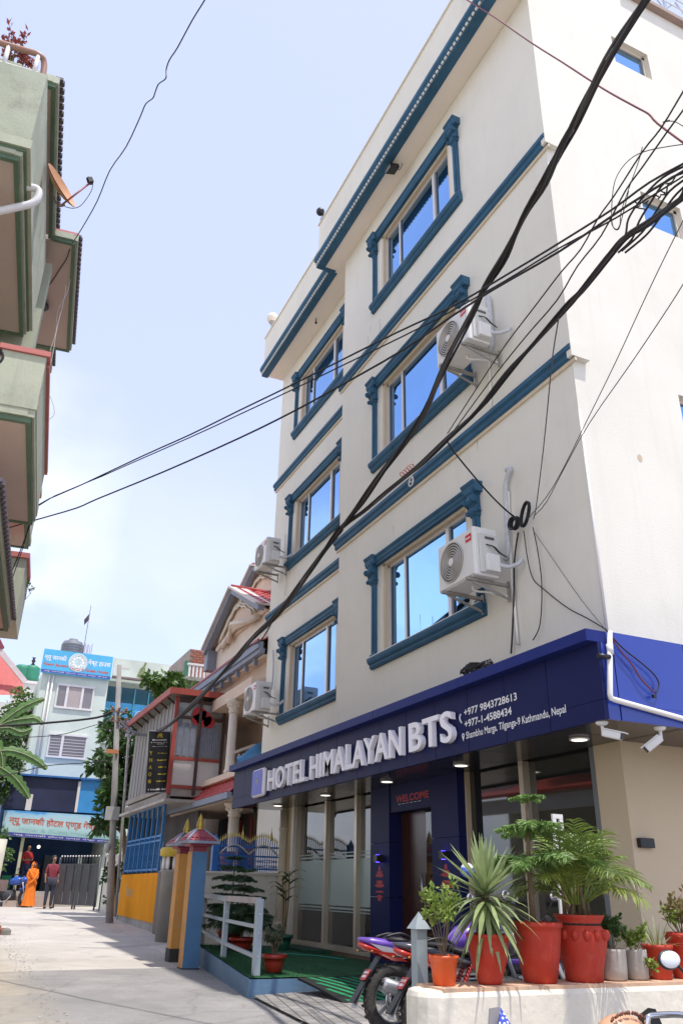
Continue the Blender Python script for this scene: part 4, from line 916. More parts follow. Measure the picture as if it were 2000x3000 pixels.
def cable(label, px, A, B, r=.010, mat=blk, n=5, strands=0, jit=0, extra=None):
    P_ = [onV(x, y, A, B) for x, y in px]
    if extra: P_ = P_+[Vector(e) for e in extra]
    cur = bez(P_, n); t = None
    if strands:
        t = empty('cable_bundle', P_[0], label, 'cable')
        for s in range(strands):
            m = MB(); ph = s*2.4; q = []
            for i, c in enumerate(cur):
                a = ph+i*.22+.5*math.sin(i*.13+s); rr2 = r*(.78+.34*math.sin(i*.31+s*1.7))*(1 if s else .15)
                q.append(c+Vector((0, rr2*math.cos(a), rr2*math.sin(a)))+rv(jit))
            m.tube(q, r*(.42 if s else .62), 6); m.build('strand', blk if s % 3 else gryc, t)
        return t
    if jit: cur = [c+rv(jit) for c in cur]
    m = MB(); m.tube(cur, r, 6); o = m.build('cable', mat, None, loc=P_[0]); tag(o, label, 'cable'); return o
B1, B2 = PL, PR
Xc = onV(1000, 1545, B1, B2); Ya = onY(1890, 0, 3.1)
cable('thick black cable bundle sweeping from top right across the facade', [(1925, -80), (1890, 0), (1812, 125), (1752, 230), (1690, 350), (1640, 440), (1595, 535), (1530, 640), (1480, 745), (1420, 840), (1380, 920), (1300, 1075), (1245, 1200), (1180, 1300), (1100, 1410), (1045, 1490), (1000, 1545)], (Xc.x, Xc.y), (Ya.x, Ya.y), .029, n=4, strands=6)
cable('second black cable bundle running from the rusty pole down to the crossing', [(2010, 560), (1985, 590), (1900, 655), (1840, 690), (1795, 735), (1700, 855), (1655, 905), (1560, 1010), (1480, 1100), (1400, 1200), (1310, 1285), (1220, 1370), (1130, 1440), (1060, 1500), (1000, 1545)], B1, B2, .023, n=4, strands=6)
cable('joined black cable bundle descending past the far windows to the concrete pole', [(1000, 1545), (960, 1600), (905, 1680), (860, 1740), (800, 1812), (740, 1870), (700, 1920), (640, 1985), (575, 2055), (520, 2105), (470, 2140), (430, 2153), (385, 2142), (345, 2105)], B1, B2, .034, n=4, strands=7)
cable('loose black strand sagging under the joined bundle', [(800, 1815), (782, 1850), (760, 1880), (735, 1890), (720, 1902)], B1, B2, .012)
LB_ = (-12.4, .42)
cable('upper long thin wire from the left balcony to the rusty pole', [(0, 1750), (50, 1640), (90, 1535), (112, 1480), (240, 1420), (420, 1335), (560, 1272), (700, 1203), (830, 1140), (1000, 1055), (1160, 975), (1325, 897), (1500, 795), (1640, 710), (1790, 615), (1900, 535), (2018, 470)], LB_, PR, .009, n=3)
cable('second long thin wire running just below the upper one', [(0, 1800), (70, 1600), (112, 1483), (300, 1395), (560, 1280), (700, 1215), (860, 1140), (1000, 1072), (1180, 985), (1310, 918), (1480, 822), (1640, 725), (1800, 640), (2018, 505)], LB_, PR, .007, n=3)
cable('lowest long wire from the left edge to the rusty pole', [(-60, 1572), (0, 1554), (110, 1522), (223, 1489), (285, 1462), (480, 1382), (700, 1284), (860, 1205), (1000, 1128), (1180, 1025), (1325, 925), (1450, 845), (1640, 735), (1840, 600), (2018, 490)], LB_, PR, .010, n=3)
cable('kinked black wire crossing the sky beside the green building', [(640, -70), (600, 0), (563, 60), (520, 140), (497, 175), (487, 205), (486, 230), (465, 246), (455, 270), (448, 288), (427, 305), (410, 345), (370, 430), (322, 500), (285, 590), (240, 670), (213, 712)], (-11.2, .12), (-5.5, 1.0), .008, n=3)
Yr = onY(1370, 0, 4.62)
cable('dark red wire from the roof edge to the rusty pole', [(1340, -20), (1372, 3), (1450, 52), (1555, 125), (1650, 185), (1745, 247), (1800, 280), (1870, 318), (1900, 335), (1925, 362), (2016, 430)], (Yr.x, Yr.y), PR, .009, redc, n=3)
Xs = onV(1300, 1290, B1, B2); Ys = onY(2000, 265, 3.0)
cable('thin wire dropping steeply from the upper right edge onto the bundle', [(2020, 235), (2000, 267), (1935, 375), (1880, 445), (1800, 570), (1750, 640), (1700, 730), (1640, 800), (1560, 905), (1480, 1010), (1400, 1130), (1310, 1270)], (Xs.x, Xs.y), (Ys.x, Ys.y), .006, n=3)
cable('companion thin wire dropping steeply onto the bundle', [(2020, 290), (2000, 322), (1950, 390), (1880, 490), (1830, 560), (1760, 690), (1690, 780), (1630, 880), (1540, 985), (1440, 1110), (1330, 1260)], (Xs.x, Xs.y), (Ys.x, Ys.y), .006, n=3)
for i, (pts, lb) in enumerate((([(2018, 480), (1940, 520), (1880, 580), (1840, 640), (1830, 690), (1800, 735)], 'black jumper wire drooping from the rusty pole, leftmost'),
     ([(2018, 500), (1950, 530), (1900, 600), (1870, 650), (1850, 700), (1810, 740)], 'black jumper wire drooping from the rusty pole, second'),
     ([(2020, 515), (1960, 560), (1920, 620), (1880, 680), (1820, 735)], 'black jumper wire drooping from the rusty pole, third'),
     ([(2020, 530), (1970, 580), (1930, 640), (1890, 690), (1830, 740)], 'black jumper wire drooping from the rusty pole, rightmost'),
     ([(2018, 420), (1900, 440), (1840, 470), (1800, 530), (1790, 620), (1795, 665), (1810, 672), (1820, 640), (1840, 560)], 'thin loop of wire hanging left of the rusty pole'),
     ([(2000, 370), (1970, 355), (1940, 358), (1960, 352)], 'short curled wire above the rusty pole'),
     ([(1790, 640), (1792, 660), (1805, 672), (1815, 655), (1818, 620), (1845, 540), (1870, 470), (1880, 430)], 'grey loop of wire between the steep wires'))):
    cable(lb, pts, B1, B2, .009 if i < 4 else .004, blk if i < 4 else gryc, n=4)
m = MB()
for i in range(6):
    c = onV(1965-i*9, 538+i*9, B1, B2); m.tube(bez([c+rv(.05), c+rv(.02), c+rv(.05)], 4), .006, 5)
for i in range(4):
    c = onV(1885-i*6, 590+i*6, B1, B2); m.tube(bez([c+rv(.05), c+rv(.02), c+rv(.05)], 4), .006, 5)
tag(m.build('cable_splices', blk, None, loc=PR+(5.2,)), 'knotted black splices on the wires by the rusty pole', 'cable', kind='stuff')
coil = onY(1513, 1535, YR-.06)
Yw = onY(2000, 640, 4.0)
cable('fine wire running from the right edge down to the wall coil', [(2010, 625), (1940, 765), (1876, 900), (1800, 1065), (1720, 1228), (1650, 1370), (1600, 1455), (1545, 1520)], (coil.x, coil.y), (Yw.x, Yw.y), .0045, gryc, n=3)
cable('lower fine wire running from the right edge down to the wall coil', [(2010, 815), (1957, 900), (1850, 1060), (1725, 1240), (1650, 1375), (1600, 1470), (1565, 1510)], (coil.x, coil.y), (Yw.x, Yw.y), .0045, gryc, n=3)
cable('wire falling almost straight from the bundle to the wall coil', [(1635, 935), (1618, 1040), (1607, 1150), (1590, 1320), (1570, 1480), (1562, 1520)], (coil.x, coil.y), (Xs.x+1.3, 4.0), .004, gryc, n=3)
cable('slack cable from the bundle to the wall coil', [(1305, 1285), (1330, 1325), (1400, 1410), (1450, 1465), (1490, 1502), (1515, 1520)], (Xs.x, Xs.y), (coil.x, coil.y), .010, n=4)
m = MB()
for i in range(8): m.ring(coil+Vector((rnd.uniform(-.01, .01), -.01-.008*i, rnd.uniform(-.01, .01))), .055+.02*rnd.random(), .007, 'y', 24, 5)
for i in range(4):
    c = coil+Vector((.20, -.02, .03)); q = [c+Vector((.11*math.cos(a)*.6, -.01*i, .13*math.sin(a)))+Vector((.05*math.sin(a), 0, 0)) for a in [k*.45 for k in range(15)]]; m.tube(q, .008, 5)
m.build('coil', blk, None, loc=coil); tag(bpy.context.scene.objects['coil'], 'coiled black cable hung on the wall above the air conditioner', 'cable'); bpy.context.scene.objects['coil'].name = 'cable_coil'
def wcable(label, px, r=.006, Y=YR-.05, mat=blk): P_ = [onY(x, y, Y) for x, y in px]; m = MB(); m.tube(bez(P_, 4), r, 6); tag(m.build('cable', mat, None, loc=P_[0]), label, 'cable')
wcable('thick black lead hanging from the coil along the conduit', [(1517, 1560), (1506, 1640), (1504, 1750), (1500, 1850), (1496, 1915)], .011)
wcable('wire looping from the coil down to the canopy corner', [(1533, 1555), (1545, 1640), (1560, 1695), (1590, 1725), (1660, 1780), (1720, 1812), (1775, 1845)], .006)
wcable('wire hanging from the coil to the heap on the canopy', [(1560, 1545), (1575, 1620), (1585, 1700), (1585, 1780), (1578, 1840), (1560, 1875)], .006)
wcable('hair thin wire slanting from the coil to the canopy corner', [(1565, 1560), (1620, 1640), (1700, 1755), (1775, 1848)], .003, YR-.05, gryc)
m = MB(); hp = Vector((-6.45, 4.36, AZ1+.115))
for i in range(26):
    a = rnd.uniform(0, 6.28); r_ = rnd.uniform(.05, .22); q = [hp+Vector((r_*1.2*math.cos(a+k*.5), .08*math.sin(a+k*.5), .02+.06*rnd.random()+.02*math.sin(k))) for k in range(10)]; m.tube(q, .007, 5)
tag(m.build('cable_coil', blk, None, loc=hp), 'messy heap of black cable lying on the canopy roof', 'cable')
cc = AX1+.02
wm = MB(); wm.tube(bez([ppx(520, 180), ppx(620, 300), ppx(760, 440), ppx(950, 590), ppx(1110, 730), ppx(1180, 830), ppx(1190, 900), ppx(1150, 990)], 4), .006, 5); tag(wm.build('cable', blk, None, loc=ppx(520, 180)), 'black wire curving over the blue side of the canopy', 'cable')
wm = MB(); wm.tube(bez([ppx(600, 290), ppx(700, 440), ppx(870, 650), ppx(960, 800), ppx(1060, 910), ppx(1135, 980)], 4), .006, 5); tag(wm.build('cable', redc, None, loc=ppx(600, 290)), 'reddish wire hanging over the blue side of the canopy', 'cable')
wm = MB(); c = ppx(1130, 1025); wm.obox(c, (.012, 0, 0), (0, .014, 0), (0, 0, .012)); tag(wm.build('cable_connector', MATS['black_metal'], None, loc=c), 'black connector at the end of the canopy wires', 'connector')
wm = MB(); c = ppx(490, 525); wm.tube([c+Vector((0, -.05, 0)), c+Vector((.01, .06, 0))], .02, 8); tag(wm.build('pipe_clamp', MATS['black_metal'], None, loc=c), 'black taped clamp on the canopy corner pipe', 'clamp')
m = MB(); c0 = onV(1205, 1365, B1, B2); 
for i in range(5): m.tube([onV(1205-i*7, 1365+i*6, B1, B2)+Vector((0, .03*math.cos(k*1.2), .03*math.sin(k*1.2))) for k in range(7)], .007, 5)
tag(m.build('cable_tie', M('tape_pink', (.45, .2, .17), .6), None, loc=c0), 'pinkish tape knots on the second cable bundle', 'tape')
m = MB(); c0 = onV(1203, 1412, B1, B2); m.ring(c0, .05, .008, 'y', 18, 5); m.ring(c0+Vector((.01, 0, .03)), .035, .006, 'y', 18, 5); tag(m.build('cable_tie', whc, None, loc=c0), 'loop of white wire dangling under the second bundle', 'cable')
# ============================================================ green building across the lane (left edge)
U_, N_ = Vector((-.9946, .1034, 0)), Vector((.1034, .9946, 0))
def LP(s, w, z): return U_*s+N_*w+Vector((0, 0, z))
def lbox(m, s0, s1, w0, w1, z0, z1): m.obox(LP((s0+s1)/2, (w0+w1)/2, (z0+z1)/2), U_*(abs(s1-s0)/2), N_*(abs(w1-w0)/2), Vector((0, 0, abs(z1-z0)/2)))
gpl = M('pale_green_plaster', (.48, .50, .385), .85, .12, 1.2, bump=.15, bscale=30, dirt=.45, dcol=(.27, .28, .22), streak=.4); gst = M('stained_green_plaster', (.45, .48, .37), .9, .15, 1.5, dirt=.7, dcol=(.25, .25, .21), bump=.2, bscale=30)
gmo = M('green_moulding', (.12, .19, .12), .7, .15, 3); pks = M('pink_soffit', (.60, .48, .42), .85, .06, 1); pkc = M('pink_coping', (.58, .19, .17), .7, .15, 4); tiled = M('dark_roof_tile', (.10, .085, .10), .6, .2, 8)
gb = empty('green_house', LP(11, -2.4, 0), 'pale green house with stacked balconies at the left edge', 'building')
def part(name, mat, *boxes, parent=None, bevel=0):
    m = MB()
    for b in boxes: lbox(m, *b)
    return m.build(name, mat, parent or gb, bevel=bevel)
part('wall', gpl, (6.0, 15.7, -6.5, -2.5, 0, 10.98))
part('chimney_pillar', gpl, (11.95, 12.2, -2.4, -1.42, 7.2, 10.75))
def slab(s0, s1, w1, z0, th=.17, w0=-2.49, tile=True, nw=None, far=True, ts=1.0):
    nw = w0 if nw is None else nw
    b = .06
    so_ = part('soffit', pks, (s0+b, s1-b, w0, w1-b, z0, z0+th))
    part('moulding', gmo, (s0, s1, w1-b, w1, z0-.02, z0+.05), (s0, s0+b, nw, w1-b, z0-.02, z0+.05), (s1-b, s1, w0 if far else w1-b-.01, w1-b, z0-.02, z0+.05))
    part('slab_edge', gpl, (s0-.02, s1+.02, w1-b+.01, w1+.03, z0+.05, z0+th), (s0-.03, s0+b-.01, nw, w1-b+.01, z0+.05, z0+th))
    if tile:
        n = int((s1-s0)/.13); t0 = None
        for i in range(n):
            c = LP(s0+.065+i*.13, w1+.02, z0+th+.022)
            if t0 is None:
                m = MB(); m.obox(c, U_*.058, N_*.05, Vector((0, 0, .022))); m.obox(c+N_*.05+Vector((0, 0, -.02)), U_*.035, N_*.022, Vector((0, 0, .022))); t0 = m.build('roof_tile', tiled, gb); c0 = c
            else: dup(t0, gb, c-c0)
slab(8.55, 11.6, -1.46, 11.0, far=False); slab(11.6, 14.9, -1.08, 11.002, nw=-1.46); slab(14.9, 15.9, -1.46, 11.001)
m = MB(); lbox(m, 11.58, 11.64, -1.48, -1.06, 11.14, 11.22); m.build('coping', pkc, gb)
# upper box balcony
part('upper_parapet', gst, (8.02, 8.16, -2.49, -1.50, 9.30, 10.55), (8.16, 11.75, -1.64, -1.50, 9.30, 10.55)); part('upper_parapet_base', gpl, (7.97, 11.78, -2.49, -1.47, 9.16, 9.30))
slab(8.04, 11.73, -1.58, 9.0, .16, tile=False)
part('drip_edge', gmo, (8.0, 11.76, -2.49, -1.52, 9.12, 9.165))
# roof rail above the parapet
rl = empty('roof_rail', LP(8.1, -1.7, 10.55), 'white tube rail with brown handrail on the green parapet', 'railing')
brn = M('brown_handrail', (.40, .22, .16), .5, .1); whp = M('white_tube', (.78, .76, .76), .4, .05)
m = MB(); m.tube(bez([LP(8.1, -3.2, 10.97), LP(8.1, -1.95, 10.97), LP(8.1, -1.68, 10.96), LP(8.16, -1.60, 10.9), LP(8.2, -1.58, 10.55)], 5), .04, 8); m.build('handrail', brn, rl)
m = MB(); m.tube([LP(8.1, -3.2, 10.62), LP(8.1, -1.62, 10.62)], .02, 8); m.build('rail', whp, rl)
for w_ in (-1.68, -2.05, -2.5):
    m = MB(); m.tube([LP(8.1, w_, 10.55), LP(8.1, w_, 10.95)], .03, 8); m.build('post', whp, rl)
pl_ = empty('roof_plant', LP(8.35, -2.0, 10.55), 'red leaved plant in a concrete tub behind the roof rail', 'plant')
m = MB(); lbox(m, 8.3, 8.7, -2.4, -1.88, 10.3, 10.95); m.build('tub', gst, pl_, bevel=.02)
bush(pl_, LP(8.5, -2.05, 10.95), .32, .62, 7, 260, leafmat('red_leaf', (.30, .07, .05)), .05, .09, .012, .5)
# main balcony
slab(9.06, 12.26, -.93, 6.0, .20, tile=False)
part('balcony_base', gpl, (9.02, 12.3, -2.49, -.89, 6.15, 6.30))
part('end_pier', gpl, (9.05, 9.17, -1.42, -.90, 6.30, 6.93), bevel=.01); part('pier_cap', pkc, (9.02, 9.22, -1.45, -.86, 6.93, 7.0))
part('balcony_front', gpl, (9.17, 12.26, -1.02, -.90, 6.30, 6.88)); part('front_cap', pkc, (9.2, 12.3, -1.06, -.86, 6.88, 6.95))
part('low_panel', gpl, (9.07, 9.15, -2.49, -1.42, 6.30, 6.62)); part('baluster_rail', pkc, (9.03, 9.19, -2.49, -1.45, 6.92, 6.99))
for i in range(5):
    c = LP(9.11, -1.60-i*.17, 6.62); m = MB(); m.lathe([(.045, 0), (.05, .02), (.025, .04), (.05, .10), (.055, .14), (.03, .21), (.025, .25), (.045, .29)], c, 12); m.build('baluster', whp, gb)
m = MB(); c = LP(9.05, -1.50, 6.80); m.ring(c, .11, .022, 'x', 20, 6); tag(m.build('tyre_ring', MATS['black_metal'], None, loc=c), 'black ring hung on the white balusters', 'ring')
# rear balconies and low canopy
part('rear_parapet', gpl, (13.9, 15.6, -2.4, -1.16, 7.05, 7.95)); part('rear_cap', pkc, (13.85, 15.65, -2.4, -1.12, 7.95, 8.03)); slab(13.9, 15.6, -1.17, 6.85, .16, tile=False)
slab(7.7, 12.6, -1.0, 4.40, .14, w0=-2.49)
part('rear_parapet', gpl, (13.7, 15.2, -2.4, -1.02, 4.95, 5.95)); part('rear_cap', pkc, (13.65, 14.9, -2.4, -.98, 5.95, 6.04))
fp = empty('balcony_plant', LP(14.9, -1.0, 5.6), 'small green sprig growing out of the rear parapet', 'plant'); bush(fp, LP(14.9, -1.0, 5.6), .16, .3, 3, 60, g_bush, .04, .07)
rtc = M('red_canopy_tile', (.42, .06, .045), .45, .25, 6)
m = MB(); a_, b_, c_, d_ = LP(9, -1.05, 2.75), LP(15.5, -1.05, 2.75), LP(15.5, -2.45, 3.35), LP(9, -2.45, 3.35); m.quad(a_, b_, c_, d_); cpy = m.build('ground_canopy', rtc, gb)
for i in range(40):
    for j in range(5):
        p0 = a_.lerp(b_, (i+.5)/40).lerp(d_.lerp(c_, (i+.5)/40), (j+.5)/5)
        if i == 0 and j == 0: m = MB(); m.obox(p0+Vector((0, 0, .03)), U_*.085, (d_-a_)*.1, Vector((0, 0, .03))); t0_ = m.build('roof_tile', rtc, cpy); q0_ = p0
        else: dup(t0_, cpy, p0-q0_)
part('canopy_beam', whp, (9, 15.5, -1.2, -1.1, 2.45, 2.72))
# things on it
m = MB(); P_ = [onX(x, y, -8.75) for x, y in ((-90, 636), (0, 618), (70, 603), (92, 597), (108, 585), (114, 563), (104, 552), (72, 546))]; m.tube(bez(P_, 4), .05, 10)
tag(m.build('drain_pipe', whp, None, loc=P_[0]), 'white plastic drain pipe bent out of the green parapet', 'pipe')
ds = empty('satellite_dish', onX(150, 600, -9.7), 'orange satellite dish seen edge on at the green roof', 'satellite dish')
a, b = onX(142, 498, -9.7), onX(192, 605, -9.7); ax_ = (b-a).normalized(); c = (a+b)/2; nn_ = ax_.cross((c-CAM).normalized()+Vector((0, .22, 0))).normalized(); nn_ = nn_ if nn_.y > 0 else -nn_; s_ = ax_.cross(nn_); m = MB()
rings = []; 
for i in range(6):
    r_ = (b-a).length/2*i/5; d_ = .09*(i/5)**2; rings.append([c+nn_*d_*1.0+(ax_*math.cos(t)+s_*math.sin(t))*r_ for t in [k*math.pi/12 for k in range(24)]])
vs = [p for r_ in rings for p in r_]; m.add(vs, [(i*24+k, i*24+(k+1) % 24, (i+1)*24+(k+1) % 24, (i+1)*24+k) for i in range(5) for k in range(24)], True)
m.add([p-nn_*.012 for p in vs], [(i*24+(k+1) % 24, i*24+k, (i+1)*24+k, (i+1)*24+(k+1) % 24) for i in range(5) for k in range(24)], True); m.build('dish', M('faded_orange_dish', (.55, .27, .13), .6, .2, 4), ds)
m = MB(); m.tube([onX(182, 600, -9.7), onX(262, 538, -9.7)], .014, 6); m.build('feed_arm', M('arm_red', (.3, .08, .07), .5), ds); q = onX(265, 530, -9.7); m = MB(); m.obox(q, (.04, 0, 0), (0, .03, .02), (0, -.02, .035)); m.tube([q, q+Vector((0, -.04, .04))], .035, 8); m.build('receiver', MATS['black_metal'], ds)
m = MB(); m.tube(bez([onX(145, 545, -9.7), onX(162, 590, -9.7), onX(178, 603, -9.7), onX(190, 600, -9.7)], 4), .016, 6); m.build('mount', rust, ds)
m = MB(); m.tube(bez([onX(272, 535, -9.7), onX(268, 560, -9.7), onX(240, 600, -9.7), onX(215, 610, -9.7), onX(190, 605, -9.7)], 4), .006, 5); m.build('lead', gryc, ds)
lm = empty('ceiling_lamp', onZ(120, 885, 10.99), 'dark round lamp under the green roof overhang', 'lamp'); c = onZ(120, 885, 10.99); m = MB(); m.lathe([(.02, 0), (.06, -.03), (.16, -.06), (.17, -.09), (.14, -.10)], c, 20); m.build('shade', MATS['black_metal'], lm)
def zc(label, px, z, r=.008, mat=blk): P_ = [onZ(x, y, z) for x, y in px]; m = MB(); m.tube(bez(P_, 3), r, 5); tag(m.build('cable', mat, None, loc=P_[0]), label, 'cable')
zc('black flex stapled along the soffit to the round lamp', [(205, 730), (195, 760), (175, 790), (160, 815), (145, 835), (135, 855), (125, 870)], 10.985)
def xcable(label, px, X, r=.006, mat=whc): P_ = [onX(x, y, X) for x, y in px]; m = MB(); m.tube(bez(P_, 4), r, 5); tag(m.build('cable', mat, None, loc=P_[0]), label, 'cable')
xcable('white wire trailing from the roof corner down past the balcony', [(215, 760), (200, 850), (170, 910), (165, 970), (150, 1020), (145, 1040), (135, 1120), (125, 1150)], -12.6)
xcable('pale wire hanging beside the trailing white one', [(192, 835), (190, 870), (168, 960), (155, 1040), (135, 1115), (118, 1170)], -12.5)
xcable('white wire tangled in loops beside the balcony pier, upper loop', [(110, 1170), (125, 1140), (140, 1150), (155, 1180), (160, 1210), (150, 1225), (128, 1238), (105, 1235), (128, 1240)], -12.4, .006, whc)
xcable('grey wire looping out from the balcony pier, lower loop', [(140, 1150), (142, 1190), (130, 1230), (140, 1245), (142, 1260), (128, 1275), (115, 1262), (112, 1300), (98, 1325)], -12.4, .005, gryc)
xcable('white wire stretched across the balcony soffit', [(-20, 1452), (0, 1456), (60, 1468), (112, 1480)], -12.2)
m = MB(); c = onX(96, 1300, -12.0); m.obox(c, (.04, 0, 0), (0, .05, 0), (0, 0, .05)); tag(m.build('junction_box', whp, None, loc=c), 'small white junction box below the looped wires', 'box')
# ============================================================ timber and tin cafe above the yellow wall
tin = M('grey_tin', (.25, .24, .235), .6, .18, 3, stretch=(6, 6, .6)); redp = M('red_paint_steel', (.32, .055, .04), .55, .2, 4); brw = M('brown_steel', (.07, .035, .03), .55, .2, 4); ply = M('white_panel', (.60, .57, .55), .7, .08, 2, dirt=.15)
winm = glassm('cafe_glass', (.30, .34, .36), .08, .55); floorc = M('floor_slab', (.40, .37, .34), .8, .2, 3, dirt=.4)
cf = empty('cafe_building', (-20.5, 5.0, 0), 'two storey tin and glass cafe with red roof edge over the yellow wall', 'building')
CX, CY = -19.1, 4.48
m = MB(); m.box(-24.0, CX, CY+.06, 5.9, 2.86, 3.02); m.build('floor_slab', floorc, cf)
m = MB(); m.box(-24.3, CX+.2, 4.24, 6.1, 5.16, 5.20); m.build('roof_sheet', M('tin_roof', (.22, .21, .2), .5, .2, 4), cf)
m = MB(); m.box(-24.4, CX+.25, 4.20, 4.26, 5.08, 5.24); m.build('roof_edge', redp, cf); m = MB(); m.box(CX+.19, CX+.25, 4.26, 6.1, 5.10, 5.24); m.build('roof_edge', redp, cf)
for i in range(7):
    x = -23.8+i*.72; m = MB(); m.bar((x, 4.28, 5.13), (x, 4.5, 4.98), .04, .04); m.build('rafter', brw, cf)
# street side: tin boards
n = 24
for i in range(n):
    a = -23.9+i*(4.72/n); m = MB(); m.box(a, a+4.72/n-.02, CY-.01*(i % 2), CY+.05, 3.05, 5.06); m.build('tin_board', tin, cf)
m = MB(); m.box(-24, CX-.1, CY-.03, CY+.05, 3.0, 3.12); m.box(-24, CX-.1, CY-.03, CY+.05, 2.78, 2.95); m.build('sill_beam', M('old_beam', (.30, .27, .24), .8, .3, 4, dirt=.5, dcol=(.3, .1, .07)), cf)
# side towards the hotel: posts, glass, panels
for y, mt, w_ in ((4.45, redp, .09), (5.03, brw, .07), (5.62, brw, .07)):
    m = MB(); m.box(CX-.02, CX+.06, y-w_/2, y+w_/2, 2.9, 5.1); m.build('post', mt, cf)
for z0, mt in ((3.68, redp), (3.06, redp), (4.62, brw), (5.0, brw)):
    m = MB(); m.box(CX-.01, CX+.045, 4.49, 5.60, z0-.035, z0+.035); m.build('rail', mt, cf)
for y0, y1 in ((4.50, 5.0), (5.06, 5.59)):
    m = MB(); m.box(CX, CX+.02, y0, y1, 3.1, 3.65); m.build('white_panel', ply, cf)
    m = MB(); m.box(CX, CX+.012, y0, y1, 3.72, 4.58); m.build('glass_pane', winm, cf); m = MB(); m.box(CX, CX+.012, y0, y1, 4.66, 4.97); m.build('glass_pane', winm, cf)
    for k in range(3):
        ya = y0+.03+k*.15; m = MB(); q = []
        for j in range(6): q.append((CX+.02+.012*(j % 2), ya+j*.022))
        for a, b in zip(q, q[1:]): m.quad((a[0], a[1], 3.75), (b[0], b[1], 3.75), (b[0], b[1], 4.5), (a[0], a[1], 4.5))
        m.build('curtain', M('grey_blue_curtain', (.20, .22, .28), .85, .2, 8), cf)
m = MB()
for (y, z, r_) in ((5.0, 4.72, .17), (5.12, 4.62, .19), (5.25, 4.55, .14), (4.95, 4.58, .12)): m.lathe([(r_, 0), (r_, .005)], (CX+.05, y, z), 20, 'x')
m.build('flower_decal', M('decal_red', (.42, .02, .03), .6), cf)
m = MB(); m.box(-24, CX+.4, 4.3, 6.2, 2.70, 2.76); m.build('porch_ceiling', floorc, cf)
# menu board
mb = empty('menu_board', (-19.2, 4.2, 3.1), 'tall black menu board with yellow lettering on the cafe corner', 'sign')
def sp(X, Y): return onX(350+X/3.136, 1600+Y/3.136, -19.3)
tl, tr, bl, br = sp(268, 1695), sp(475, 1705), sp(235, 2270), sp(452, 2262); 
m = MB(); e = Vector((-.05, 0, 0)); m.add([bl, br, tr, tl, bl+e, br+e, tr+e, tl+e], [(0, 1, 2, 3), (7, 6, 5, 4), (0, 4, 5, 1), (1, 5, 6, 2), (2, 6, 7, 3), (3, 7, 4, 0)]); m.build('board', M('board_black', (.012, .012, .013), .35, .1), mb)
for a, b in ((bl, br), (br, tr), (tr, tl), (tl, bl)):
    m = MB(); m.bar(a+Vector((.005, 0, 0)), b+Vector((.005, 0, 0)), .025, .025, (1, 0, 0)); m.build('frame', M('board_frame', (.30, .30, .30), .5), mb)
yv = M('yellow_vinyl', (.55, .42, .02), .5, 0); wv = M('white_vinyl_2', (.7, .7, .68), .5, 0)
ex = (br-bl)/(br-bl).length; ez = ((tl-bl)/(tl-bl).length); W_, H2 = (br-bl).length, (tl-bl).length; ob = bl+Vector((.006, 0, 0))
def blur(u, v, h, w, mat, n):      # print too small to read: a row of short strokes
    m = MB(); g = random.Random(int(v*1000))
    for i in range(n):
        if g.random() < .12: continue
        a = ob+ex*(W_*(u+w*i/n))+ez*(H2*v); b = a+ex*(W_*w/n*.75); k = ez*(h*g.uniform(.6, 1)); m.add([a, b, b+k, a+k], [(0, 1, 2, 3)])
    m.build('small_print', mat, mb)
def st(s_, u, v, h, mat, w=None, bold=.02): text('lettering', s_, ob+ex*(W_*u)+ez*(H2*v), ex, ez, w*W_ if w else None, h, mat, mb, bold=bold)
st('R', .40, .88, .11, yv, .18, .04); st('R', .52, .88, .10, yv, .12, .04); blur(.2, .835, .03, .62, wv, 9); blur(.15, .80, .016, .7, wv, 16); blur(.4, .775, .018, .3, wv, 6); blur(.2, .735, .016, .65, wv, 14)
for i, (s_, wd) in enumerate((('Y', 'Espresso'), ('M', 'Breakfast'), ('A', 'Fast Food'), ('O', 'Sandwich'), ('e', 'Bakery'))):
    v = .60-i*.112; st(s_, .10, v, .085, yv, .13, .03); blur(.45, v+.02, .03, .40, yv, 7+len(wd)%3)
blur(.12, .04, .04, .75, wv, 15)
# blue grille under the cafe, yellow wall
cb = M('grille_blue', (.015, .16, .42), .45, .15, 6)
gr_ = empty('window_grille', (-21.2, 4.5, 1.28), 'bright blue metal grille above the yellow wall', 'grille')
for i in range(8):
    x = -23.2+i*.54; m = MB(); m.box(x-.025, x+.025, 4.47, 4.53, 1.28, 2.72); m.build('post', cb, gr_)
for z0 in (1.32, 1.92, 2.02, 2.68):
    m = MB(); m.box(-23.2, -19.4, 4.48, 4.52, z0, z0+.04); m.build('rail', cb, gr_)
for i in range(30):
    x = -23.1+i*.125; m = MB(); m.box(x-.008, x+.008, 4.49, 4.51, 1.30, 2.06); m.build('bar', cb, gr_)
m = MB()
for i in range(30):
    x0 = -23.2+i*.125; m.tube([(x0, 4.515, 1.30), (x0+.3, 4.515, 1.9)], .005, 4, cap=False); m.tube([(x0+.3, 4.515, 1.30), (x0, 4.515, 1.9)], .005, 4, cap=False)
tag(m.build('mesh_infill', MATS['steel_rail'], gr_), kind='stuff')
m = MB(); m.box(-24, -19.5, 5.3, 5.35, .2, 2.7); m.box(-24, -23.95, 4.6, 5.3, .2, 2.7); m.build('inner_wall', M('cafe_inner_dark', (.10, .09, .085), .8, .3, 2), cf)
yw = M('yellow_paint', (.66, .255, .006), .8, .12, 1.6, spec=.1, dirt=.16, dcol=(.36, .27, .12), bump=.1, bscale=20); grw = M('grey_render', (.30, .285, .26), .9, .2, 2, dirt=.3, dcol=(.18, .17, .15), bump=.3, bscale=20)
yb = empty('yellow_wall', (-21.5, 4.6, .15), 'low street wall with a bright yellow painted panel', 'wall')
